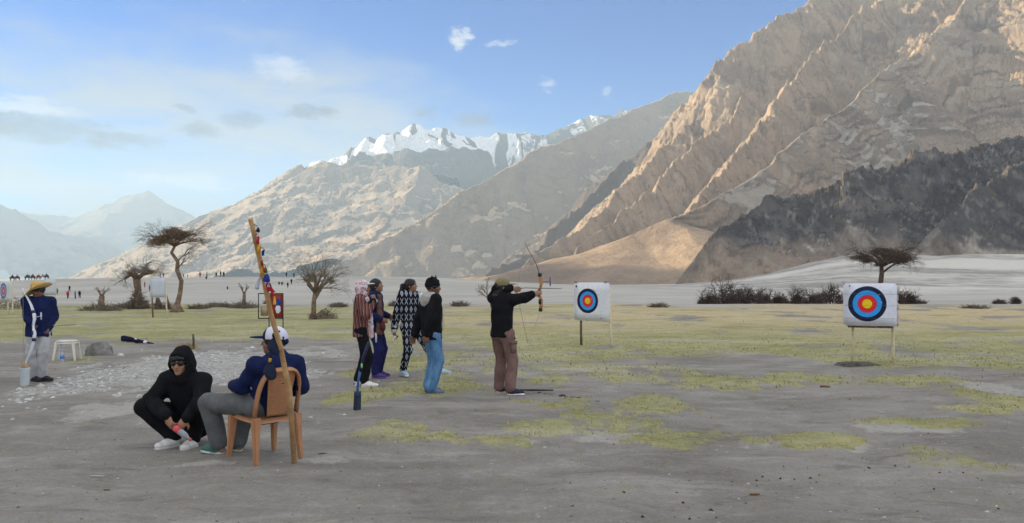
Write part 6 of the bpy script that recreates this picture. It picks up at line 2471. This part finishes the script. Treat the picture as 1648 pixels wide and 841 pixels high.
# ------------------------------------------------------------------ spade, stool, water bottle, rock, bow bag, post
x, d, z = G(574, 660)
sp = thing("spade", "small dark blue spade standing upright in the ground before the headscarf woman", "spade", (x, d, z))
k0 = d / FPX
STEEL_B = plain("blue_black_steel", (0.018, 0.026, 0.055), 0.4, 0.5, 0.3, 20)
b = MB()
V, Fc = [], []
for i in range(7):
    for j in range(5):
        u, v = -1 + 2 * j / 4, i / 6
        ww = 6.3 * k0 * (1.0 - 0.10 * v)
        V.append((u * ww + 0.01 * v, 0.015 * u * u, -0.03 + v * 34 * k0))
for q_ in list(V):
    V.append((q_[0], q_[1] + 0.006, q_[2]))
o = 35
for i in range(6):
    for j in range(4):
        a = i * 5 + j
        Fc += [(a, a + 1, a + 6, a + 5), (o + a + 5, o + a + 6, o + a + 1, o + a)]
rim = [j for j in range(5)] + [i * 5 + 4 for i in range(1, 7)] + [30 + j for j in range(3, -1, -1)] + [i * 5 for i in range(5, 0, -1)]
for a, c_ in zip(rim, rim[1:] + rim[:1]):
    Fc.append((a, o + a, o + c_, c_))
b.add(V, Fc)
b.build("blade", STEEL_B, sp)
b = MB()
b.tube([(0.01, 0.012, 22 * k0), (0.012, 0.0, 36 * k0), (3 * k0, 0.0, 50 * k0), (6 * k0, 0.0, 64 * k0)], [0.022, 0.016, 0.015, 0.018], 8)
b.build("socket", plain("spade_blue", (0.03, 0.10, 0.28), 0.4, 0.5), sp)
b = MB()
b.tube([(6 * k0, 0, 62 * k0), (11 * k0, 0, 86 * k0), (20 * k0, 0, 110 * k0)], [0.020, 0.019, 0.020], 8)
b.build("handle", plain("handle_navy", (0.012, 0.015, 0.06), 0.5), sp)
blob("grip_tag", plain("tag_green", (0.25, 0.70, 0.25), 0.5), sp, [('e', v3(8.6 * k0, -0.022, 72 * k0), (0.012, 0.01, 0.034), None, 0.0)], vox=0.004)

x, d, z = G(108, 580)
st_ = thing("plastic_stool", "low cream white plastic stool standing on the gravel beside the grey rock", "stool", (x, d, z), R_(12))
CREAM = plain("cream_plastic", (0.72, 0.68, 0.60), 0.45, 0.4, 0.06)
h_ = 0.42
b = MB()
b.box((0, 0, h_ - 0.02), (0.36, 0.34, 0.035))
b.build("seat", CREAM, st_, bevel=0.014)
b = MB()
b.box((0, -0.165, h_ - 0.06), (0.31, 0.012, 0.05))
b.box((0, 0.165, h_ - 0.06), (0.31, 0.012, 0.05))
b.box((0.175, 0, h_ - 0.06), (0.012, 0.29, 0.05))
b.box((-0.175, 0, h_ - 0.06), (0.012, 0.29, 0.05))
b.build("apron", CREAM, st_, bevel=0.004)
for sx in (-1, 1):
    for sy in (-1, 1):
        b = MB()
        b.tube([(0.205 * sx, 0.19 * sy, 0), (0.155 * sx, 0.145 * sy, h_ - 0.03)], [0.024, 0.036], 4, up=(1, 1, 0))
        b.build("leg", CREAM, st_, smooth=False, bevel=0.006)
x, d, z = G(100, 581)
wb_ = thing("water_bottle", "clear water bottle with blue label standing under the cream stool", "bottle", (x, d, z))
b = MB()
b.lathe([(0.0, 0.0), (0.036, 0.0), (0.042, 0.015), (0.041, 0.07), (0.042, 0.14), (0.036, 0.17), (0.014, 0.205), (0.014, 0.225)], 16)
b.build("bottle_body", CLEAR, wb_)
b = MB()
b.lathe([(0.0435, 0.055), (0.0435, 0.125), (0.042, 0.125), (0.042, 0.055)], 16)
b.build("label_sleeve", plain("blue_label", (0.10, 0.26, 0.70), 0.5, 0.3, 0.3, 40), wb_)
b = MB()
b.lathe([(0.017, 0.22), (0.017, 0.245)], 10)
b.build("cap", plain("bottle_cap_blue", (0.3, 0.5, 0.75), 0.5), wb_)


def rock(name, label, px, py, rx, ry, rz_, mat, seed, cat="rock", group=None, sub=4):
    from mathutils import noise as mn
    x, d, z = G(px, py)
    bm = bmesh.new()
    bmesh.ops.create_icosphere(bm, subdivisions=sub, radius=1)
    for v in bm.verts:
        c = v.co
        n = mn.fractal(Vector((c.x * 1.3 + seed, c.y * 1.3, c.z * 1.3)), 1.0, 2.0, 4)
        k = 1 + 0.22 * n
        v.co = Vector((c.x * rx * k, c.y * ry * k, max(c.z, -0.3) * rz_ * k + rz_ * 0.12))
    me = bpy.data.meshes.new(name)
    bm.to_mesh(me)
    bm.free()
    me.materials.append(mat)
    for p in me.polygons:
        p.use_smooth = sub > 2
    o = link(bpy.data.objects.new(name, me))
    o.location = (x, d, z)
    return tag(o, label, cat, group)


ROCK = plain("grey_rock", (0.20, 0.19, 0.175), 0.95, 0.15, 0.35, 5, 0.02, bscale=22)
ROCK_W = plain("white_rock", (0.55, 0.54, 0.52), 0.95, 0.15, 0.2, 9, 0.01)
rock("boulder", "large rounded grey boulder on the gravel beside the cream stool", 160, 571, 0.30, 0.22, 0.25, ROCK, 3.1)
rock("stone", "small white stone lying right of the grey boulder", 194, 572, 0.075, 0.05, 0.05, ROCK_W, 7.7, "stone", sub=3)

x, d, z = G(222, 553)
bb_ = thing("bow_bag", "long narrow dark navy bag lying on the ground behind the grey boulder", "bag", (x, d, z))
k0 = d / FPX
blob("bag_body", cloth("bag_navy", (0.012, 0.013, 0.035)), bb_, [('c', v3(-30 * k0, 0.25, 0.11), v3(-8 * k0, 0.1, 0.075), 0.08, 0.055, 0.02), ('c', v3(-8 * k0, 0.1, 0.075), v3(12 * k0, -0.05, 0.04), 0.055, 0.035, 0.02)], vox=0.012, wr=0.008)
b = MB()
b.tube([(12 * k0, -.05, 0.045), (18 * k0, -0.1, 0.035)], [0.042, 0.038], 9)
b.build("white_strap", WHITE_C, bb_)
b = MB()
b.tube([(-6 * k0, .05, 0.12), (-3 * k0, 0.02, 0.11)], [0.025, 0.02], 8)
b.build("white_patch", WHITE_C, bb_)
b = MB()
b.tube([(18 * k0, -.1, 0.035), (31 * k0, -0.2, 0.015)], [0.026, 0.012], 8)
b.build("tail_end", F_DARK, bb_)

x, d, z = G(311, 562)
ps = thing("short_post", "short dark post with dry straw tuft behind the squatting man's hood", "post", (x, d, z))
b = MB()
b.tube([(0, 0, -.1), (0.01, 0, 0.2), (-0.005, 0, 0.36)], [0.03, 0.028, 0.022], 8)
b.build("stake", BARK_DARK, ps)
st__ = Sticks()
rr = random.Random(6)
for k in range(160):
    a, r_ = rr.uniform(0, 6.28), rr.uniform(0, .16)
    q_ = (-0.14 + r_ * math.cos(a) * 1.6, r_ * math.sin(a), 0)
    st__.add(q_, (q_[0] + rr.uniform(-.1, .1), q_[1] + rr.uniform(-.1, .1), rr.uniform(.05, .22)), 0.006, 0.002)
so = st__.build("straw_tuft", plain("dry_straw", (0.42, 0.31, 0.15), 0.9), ps)
so['kind'] = 'stuff'

# a bow stave and pebbles on the ground by the archer
x, d, z = G(858, 629)
r = thing("ground_stick", "thin black stave lying flat on the ground at the archer's toes", "stick", (x, d, z))
b = MB()
b.tube([(-0.32, 0.02, 0.012), (0.0, 0, 0.014), (0.30, 0.0, 0.012)], [0.010, 0.013, 0.008], 7)
b.build("stave", plain("black_stave", (0.02, 0.02, 0.022), 0.5), r)
ROCK_D = plain("dark_pebble", (0.05, 0.048, 0.05), 0.9)
for k, (px, py, s_) in enumerate(((843, 633, .020), (852, 634, .026), (861, 633, .022), (868, 632, .02), (880, 634, .03), (888, 635, .022), (905, 637, .03), (912, 639, .024), (922, 640, .032), (931, 641, .026), (962, 646, .022))):
    rock("pebble", "dark pebbles in a loose row right of the archer's shoes", px, py, s_ * 1.6, s_, s_ * .8, ROCK if k % 3 else ROCK_D, k * 1.7, "pebble", "dark pebbles in a row by the archer", sub=2)


# ------------------------------------------------------------------ people and camels far off
def far_proto():
    J = stance(1.68, width=0.10)
    J['anL'], J['anR'] = v3(0.12, 0.10, 0.085), v3(-0.10, -0.10, 0.085)
    J = solve(J)
    V = {}
    lo, hi = box_of(J, 0.2)
    F = Field(0.03, lo, hi)
    F.ell(J['head'], (0.10, 0.085, 0.125), None, 0.0)
    F.cone(J['chest'], J['head'], 0.07, 0.06, 0.03)
    F.cone(J['pelvis'], J['chest'], 0.11, 0.12, 0.03)
    for n in 'LR':
        F.cone(J['elL' if n == 'L' else 'elR'], J['wr' + n], 0.035, 0.03, 0.02)
        F.ell(J['wr' + n] + v3(0, 0, -0.05), (0.045, 0.035, 0.06), None, 0.02)
        F.cone(J['chest'], J['el' + n], 0.05, 0.035, 0.03)
        F.cone(J['hip' + n], J['an' + n], 0.07, 0.04, 0.03)
        F.cone(J['an' + n] - v3(0.03, 0, 0.04), J['an' + n] + v3(0.13, 0, -0.05), 0.045, 0.04, 0.02)
    V['body'] = F.mesh()
    F = Field(0.03, lo, hi)
    F.chain([J['pelvis'] - v3(0, 0, 0.1), J['chest'], J['neck'] - v3(0, 0, 0.02)], [0.175, 0.18, 0.09], 0.05, (v3(1, 0, 0), 0.75))
    for n in 'LR':
        F.chain([J['sh' + n], J['el' + n], J['wr' + n]], [0.085, 0.07, 0.055], 0.04)
    V['jacket'] = F.mesh()
    F = Field(0.03, lo, hi)
    for n in 'LR':
        F.chain([J['pelvis'], J['hip' + n], J['kn' + n], J['an' + n]], [0.13, 0.11, 0.085, 0.07], 0.03)
    V['trousers'] = F.mesh()
    return V


FARV = far_proto()
FAR_ME = {}


def far_person(label, px, py, hpx, jac, tro, rz, group, D=None, sit=False, z=None):
    """a far figure; its distance follows from its size"""
    D = D or 1.7 * FPX / hpx
    x = (px - CX) / FPX * D
    z = gz(x, D) if z is None else z
    t = thing("person", label, "person", (x, D, z - 0.02), rz, group)
    for part, mat in (('body', SKIN_C), ('jacket', jac), ('trousers', tro)):
        if part not in FAR_ME:
            o = mesh_obj(part, FARV[part][0], FARV[part][1], mat, t)
            FAR_ME[part] = o.data
        else:
            o = link(bpy.data.objects.new(part, FAR_ME[part]), t)
        o.material_slots[0].link = 'OBJECT'
        o.material_slots[0].material = mat
    if sit:
        t.scale = (1.25, 1.25, 0.55)
    return t


def row_D(px, py):
    """distance at which the dune face shows in a picture row, below its crest"""
    u = (px - CX) / FPX
    best = None
    for D in np.linspace(70, 286, 260):
        z = gz(u * D, D)
        r = HY - (z - CAMH) * FPX / D
        if best is None or abs(r - py) < best[0]:
            best = (abs(r - py), D)
    return best[1]


F_BRT = cloth("bright_blue_cloth", (0.03, 0.08, 0.42))
F_TEAL = cloth("teal_cloth", (0.02, 0.16, 0.15))
G1, G2 = "visitors at the foot of the dune", "visitors standing on the dune crest"
for lb, px, py, h, ja, tr_ in (("teal robed visitor just right of the straw hat", 92, 474, 17, F_TEAL, F_TEAL), ("visitor in red top and black trousers at the dune foot", 109, 480, 13, F_RED, BLACK),
                               ("tall visitor in black behind the red topped visitor", 112, 469, 12, BLACK, BLACK), ("visitor in bright blue at the dune foot", 121, 480, 13, F_BRT, F_BLU), ("visitor in black right of the bright blue visitor", 128, 479, 12, BLACK, BLACK),
                               ("visitor in dark red beside the pollarded tree trunk", 233, 462, 11, F_RED, BLACK), ("first black visitor of three left of the blank target sheet", 241, 468, 9, BLACK, BLACK), ("middle black visitor of three left of the blank target sheet", 245, 462, 9, BLACK, F_BLU), ("last black visitor of three left of the blank target sheet", 252, 461, 9, BLACK, BLACK),
                               ("dark seated visitor on the dune face left of the pole", 366, 465, 9, BLACK, BLACK), ("black visitor walking down the dune right of the pole", 463, 463, 12, BLACK, BLACK), ("black visitor with arm out right of the walking visitor", 469, 457, 12, BLACK, BLACK),
                               ("dark crouched visitor on the dune right of the flag bundle", 449, 458, 6, BLACK, BLACK), ("second dark crouched visitor right of the flag bundle", 454, 458, 6, BLACK, BLACK), ("dark low seated visitor upper left dune face", 332, 449, 8, BLACK, BLACK)):
    sit = h <= 8 or 'seated' in lb
    far_person(lb, px, py, h, ja, tr_, random.Random(px).uniform(0, 6), G1, D=row_D(px, py), sit=sit)
for lb, px, h in (("dark figure on the crest just above the blank target sheet", 258, 8), ("second dark figure above the blank target sheet", 263, 8), ("figure on the crest right of the umbrella tree trunk", 295, 6), ("low figure on the crest right of the umbrella tree", 302, 5),
                  ("black figure on the crest midway between umbrella tree and pole", 322, 9), ("slim black figure on the crest between umbrella tree and pole", 333, 9), ("left figure of three on the crest left of the pole", 348, 8), ("tallest black middle figure of three left of the pole", 355, 10),
                  ("right figure of three on the crest left of the pole", 360, 9), ("black figure on the crest right of the pole", 461, 9), ("pale brown figure on the crest right of the pole", 473, 8)):
    D = 280.0
    far_person(lb, px, 0, h, F_RED if px == 322 else F_GRN if px == 473 else BLACK, BLACK, random.Random(px).uniform(0, 6), G2, D=D).scale = (h / 8.0,) * 3

CAMEL = plain("camel_brown", (0.13, 0.06, 0.035), 0.9, 0.1, 0.25, 2)


def camel_meshes():
    F = Field(0.06, (-1.9, -0.7, -0.1), (2.3, 0.7, 2.8))
    F.chain([v3(-0.75, 0, 1.35), v3(0.0, 0, 1.40), v3(0.70, 0, 1.38)], [0.36, 0.42, 0.40], 0.1)
    F.ell(v3(-0.38, 0, 1.80), (0.26, 0.2, 0.36), None, 0.12)
    F.ell(v3(0.42, 0, 1.82), (0.24, 0.2, 0.36), None, 0.12)
    F.chain([v3(0.85, 0, 1.35), v3(1.25, 0, 1.15), v3(1.55, 0, 1.5), v3(1.62, 0, 1.95)], [0.26, 0.2, 0.16, 0.13], 0.08)
    F.chain([v3(1.60, 0, 2.02), v3(1.80, 0, 2.0), v3(2.02, 0, 1.92)], [0.15, 0.13, 0.09], 0.05)
    for sy in (1, -1):
        F.cone(v3(1.55, 0.08 * sy, 2.12), v3(1.50, 0.12 * sy, 2.22), 0.05, 0.03, 0.02)
        F.chain([v3(0.62, 0.22 * sy, 1.2), v3(0.66, 0.22 * sy, 0.66), v3(0.62, 0.22 * sy, 0.1)], [0.18, 0.10, 0.075], 0.06)
        F.chain([v3(-0.75, 0.22 * sy, 1.25), v3(-0.62, 0.22 * sy, 0.85), v3(-0.86, 0.22 * sy, 0.56), v3(-0.78, 0.22 * sy, 0.1)], [0.24, 0.14, 0.09, 0.075], 0.06)
        F.ell(v3(0.67, 0.22 * sy, 0.04), (0.13, 0.1, 0.07), None, 0.04)
        F.ell(v3(-0.72, 0.22 * sy, 0.04), (0.13, 0.1, 0.07), None, 0.04)
    F.chain([v3(-1.1, 0, 1.4), v3(-1.25, 0, 0.9)], [0.06, 0.04], 0.05)
    c = F.mesh()
    R = Field(0.05, (-0.5, -0.7, 0.9), (0.6, 0.7, 3.0))
    R.chain([v3(0, 0, 1.85), v3(-0.02, 0, 2.15), v3(0, 0, 2.4)], [0.17, 0.17, 0.1], 0.05)
    R.ell(v3(0.02, 0, 2.62), (0.11, 0.1, 0.13), None, 0.03)
    for sy in (1, -1):
        R.chain([v3(0, 0.1 * sy, 1.85), v3(0.22, 0.40 * sy, 1.65), v3(0.15, 0.45 * sy, 1.2)], [0.11, 0.09, 0.07], 0.04)
        R.chain([v3(0, 0.18 * sy, 2.33), v3(0.16, 0.24 * sy, 2.08), v3(0.36, 0.12 * sy, 2.0)], [0.07, 0.06, 0.05], 0.03)
    return c, R.mesh()


cm_, rm_ = camel_meshes()
camel_me = rider_me = None
for i, (px, s_, lb, flip) in enumerate(((20, 1.0, "leftmost", 0), (28, .95, "second", 1), (44, 1.0, "third", 0), (53, .97, "fourth", 0), (62, .9, "fifth", 1), (75, 1.0, "last", 0))):
    D = 291.0
    x = (px - CX) / FPX * D
    z = gz(x, D) + 0.35
    rz = R_(185 if flip else 172) if i % 2 else R_(8)
    if camel_me is None:
        o = mesh_obj("camel", cm_[0], cm_[1], CAMEL)
        r = mesh_obj("person", rm_[0], rm_[1], BLACK)
        camel_me, rider_me = o.data, r.data
    else:
        o = link(bpy.data.objects.new("camel", camel_me))
        r = link(bpy.data.objects.new("person", rider_me))
    r.material_slots[0].link = 'OBJECT'
    r.material_slots[0].material = (BLACK, F_RED, F_BLU)[i % 3]
    for q in (o, r):
        q.location = (x, D, z)
        q.rotation_euler = (0, 0, rz)
        q.scale = (s_ * .86,) * 3
    col_ = ("black", "red", "navy")[i % 3]
    tag(o, "%s brown camel of the caravan on the far left dune crest" % lb, "camel", "camels of the caravan on the dune crest")
    tag(r, "%s clad rider on the %s camel of the caravan" % (col_, lb), "person", "riders of the caravan")

# small white houses at the foot of the far mountains
for k, (px, py, w_, h_, D, lb) in enumerate(((505, 412, 15, 9, 3050, "white stepped hillside building at the foot of the far mountain"), (488, 424, 10, 5, 3020, "low white building left below the hillside building"), (415, 436, 14, 3.5, 2950, "low pale building right of the pole top"))):
    c = W(px, py, D)
    k0 = D / FPX
    t = thing("house", lb, "house", c, 0.2, "white buildings at the far mountain foot")
    for i in range(3):
        b = MB()
        b.box(((i - 1) * w_ * .3 * k0, 0, (i * .28 - .5) * h_ * k0), (w_ * .5 * k0, 16, h_ * .75 * k0))
        b.build("wall", plain("whitewash", (0.72, 0.68, 0.62), 0.9), t)

# ------------------------------------------------------------------ stones, gravel, droppings and grass of the meadow
def scatter_mesh(name, pts, sizes, mat, seed, kind='stuff', squash=0.55):
    rs = np.random.RandomState(seed)
    base = np.array([[1, 0, 0], [-1, 0, 0], [0, 1, 0], [0, -1, 0], [0, 0, 1], [0, 0, -0.4]], float)
    fac = np.array([[0, 2, 4], [2, 1, 4], [1, 3, 4], [3, 0, 4], [2, 0, 5], [1, 2, 5], [3, 1, 5], [0, 3, 5]])
    n = len(pts)
    V = base[None] * rs.uniform(0.65, 1.25, (n, 6, 1)) * sizes[:, None, None]
    V[:, :, 2] *= squash
    a = rs.uniform(0, 6.28, n)
    c, s_ = np.cos(a)[:, None], np.sin(a)[:, None]
    X = V[:, :, 0] * c - V[:, :, 1] * s_ * 0.7
    Y = V[:, :, 0] * s_ + V[:, :, 1] * c * 0.7
    V = np.stack([X, Y, V[:, :, 2]], -1) + pts[:, None, :]
    F = (fac[None] + (np.arange(n) * 6)[:, None, None]).reshape(-1, 3)
    o = mesh_obj(name, V.reshape(-1, 3), F, mat, smooth=False)
    o['kind'] = kind
    return o


def tone_material(name, a, b_, c_):
    m, N, b = material(name)
    g = N.new('ShaderNodeNewGeometry')
    r = N.new('ShaderNodeValToRGB')
    N.l.new(g.outputs['Random Per Island'], r.inputs[0])
    r.color_ramp.elements[0].color = (*a, 1)
    r.color_ramp.elements[1].color = (*c_, 1)
    e = r.color_ramp.elements.new(0.5)
    e.color = (*b_, 1)
    N.l.new(r.outputs[0], b.inputs['Base Color'])
    return m


def field_points(n, x0, x1, y0, y1, seed, dens):
    """points spread evenly over the picture of the ground, thinned by a mask"""
    rs = np.random.RandomState(seed)
    px = rs.uniform(x0, x1, n)
    py = rs.uniform(y0, y1, n)
    D = FPX * CAMH / (py - HY)
    X = (px - CX) / FPX * D
    keep = rs.uniform(0, 1, n) < dens(X, D, px, py)
    X, D = X[keep], D[keep]
    return np.stack([X, D, ground_z(X, D)], -1), rs


P, rs = field_points(9000, -150, 640, 545, 690, 5, lambda X, D, px, py: gravel_mask(X, D) * 0.9)
scatter_mesh("gravel", P, rs.uniform(0.012, 0.050, len(P)) * (1 + 0.6 * (rs.uniform(0, 1, len(P)) > .93)), tone_material("gravel_stone", (0.24, 0.235, 0.22), (0.40, 0.39, 0.37), (0.62, 0.61, 0.58)), 6)
P, rs = field_points(9000, -300, 2000, 540, 860, 7, lambda X, D, px, py: 0.25 + 0.6 * sstep(fbm(X / 1.1, D / 1.1, 3, 143), 0.0, 0.5))
scatter_mesh("pebbles", P, 0.005 + 0.016 * rs.uniform(0, 1, len(P)) ** 3, tone_material("pebble_tone", (0.10, 0.095, 0.09), (0.25, 0.24, 0.22), (0.50, 0.48, 0.45)), 8)
P, rs = field_points(700, 960, 1700, 640, 850, 9, lambda X, D, px, py: 0.45 * sstep(fbm(X / 0.8, D / 0.8, 3, 141), 0.15, 0.5) * (0.3 + 0.7 * (py > 735)))
scatter_mesh("droppings", P, rs.uniform(0.006, 0.022, len(P)) ** 1.0, tone_material("dropping_tone", (0.022, 0.018, 0.016), (0.04, 0.032, 0.028), (0.07, 0.05, 0.04)), 10, squash=0.8)


def build_grass():
    P, rs = field_points(170000, -300, 1950, 497, 760, 11, lambda X, D, px, py: np.clip(grass_mask(X, D), 0, 1) ** 1.5 * (1 - 0.8 * sstep(D, 17, 24)) * (1 - sstep(D, 30, 40)) * (0.25 + 0.75 * sstep(fbm(X / 0.35, D / 0.35, 3, 151), -0.1, 0.3)))
    n = len(P)
    h = rs.uniform(0.012, 0.038, n) * (1 + 0.4 * (rs.uniform(0, 1, n) > 0.9)) * np.clip(P[:, 1] / 11.0, 0.8, 1.1)
    w = h * rs.uniform(0.10, 0.22, n) * np.clip(P[:, 1] / 8.0, 0.8, 2.2)
    a = rs.uniform(0, 6.28, n)
    lean = rs.normal(0, 0.6, (n, 2)) * h[:, None]
    dx, dy = np.cos(a) * w, np.sin(a) * w
    V = np.stack([P + np.stack([dx, dy, 0 * dx + 0.01], -1), P - np.stack([dx, dy, 0 * dx - 0.01], -1), P + np.stack([lean[:, 0], lean[:, 1], h + 0.015], -1)], 1).reshape(-1, 3)
    F = np.arange(n * 3).reshape(-1, 3)
    o = mesh_obj("grass", V, F, tone_material("grass_blade", (0.23, 0.225, 0.095), (0.33, 0.305, 0.135), (0.45, 0.40, 0.21)), smooth=False)
    o['kind'] = 'stuff'


build_grass()

# single litter pieces
for lb, px, py, L_, ang, mat, nm, cat in (("short white stick lying on the grey soil lower left", 156, 767, 0.12, 0.1, plain("white_stick", (0.6, 0.56, 0.5)), "stick", "stick"), ("dark thin twig on the soil right of the pole foot", 520, 731, 0.10, 0.8, TWIG, "stick", "stick"),
                                         ("dark clod of dry grass left of the lone pole at bottom", 172, 789, 0.05, 0.3, BARK_DARK, "clod", "clod"), ("orange brown leaf scrap on the soil lower right", 1216, 797, 0.09, 0.5, plain("leaf_orange", (0.24, 0.115, 0.05)), "leaf_scrap", "leaf"),
                                         ("reddish dry tuft lying before the nearest target", 1328, 623, 0.16, 0.1, plain("tuft_red", (0.23, 0.11, 0.065)), "leaf_scrap", "leaf"), ("white paper scrap on the soil right of centre", 1419, 663, 0.05, 0.2, WHITE_C, "paper_scrap", "paper"),
                                         ("brown stick on the meadow left of the squatting man", 234, 523, 0.25, 0.3, BARK_DARK, "stick", "stick")):
    x, d, z = G(px, py)
    t = thing(nm, lb, cat, (x, d, z))
    rr = random.Random(px)
    b = MB()
    r_ = L_ * (0.05 if nm == 'stick' else 0.10)
    b.tube([(-L_ / 2, 0, r_), (0, rr.uniform(-.02, .02), r_ * 1.2), (L_ / 2 * math.cos(ang), L_ / 2 * math.sin(ang), r_ * .6)], [r_ * .8, r_, r_ * .5], 6)
    b.build("piece", mat, t)
# the heap of earth at the nearest target's left leg
x, d, z = G(1382, 584)
o = rock("earth_mound", "low heap of dark earth at the left leg of the nearest target", 1378, 588, 0.42, 0.26, 0.07, plain("dark_earth", (0.115, 0.105, 0.09), 1.0, 0.1, 0.35, 9, 0.02), 2.2, "mound")


# ------------------------------------------------------------------ haze
def build_haze():
    x0, x1, y0, y1, z0, z1 = -10500, 10500, -2800, 9300, -20, 1080
    V = [(x, y, z) for x in (x0, x1) for y in (y0, y1) for z in (z0, z1)]
    F = [(0, 1, 3, 2), (4, 6, 7, 5), (0, 4, 5, 1), (2, 3, 7, 6), (0, 2, 6, 4), (1, 5, 7, 3)]
    m = bpy.data.materials.new("haze_air")
    m.use_nodes = True
    N = NT(m.node_tree)
    N.n.clear()
    out = N.new('ShaderNodeOutputMaterial')
    v = N.new('ShaderNodeVolumePrincipled')
    v.inputs['Color'].default_value = (0.58, 0.80, 1.0, 1)
    v.inputs['Density'].default_value = HAZE
    v.inputs['Anisotropy'].default_value = 0.12
    N.l.new(v.outputs[0], out.inputs['Volume'])
    o = mesh_obj("haze", V, F, m, smooth=False)
    tag(o, kind='stuff')


HAZE = 0.00012
build_haze()
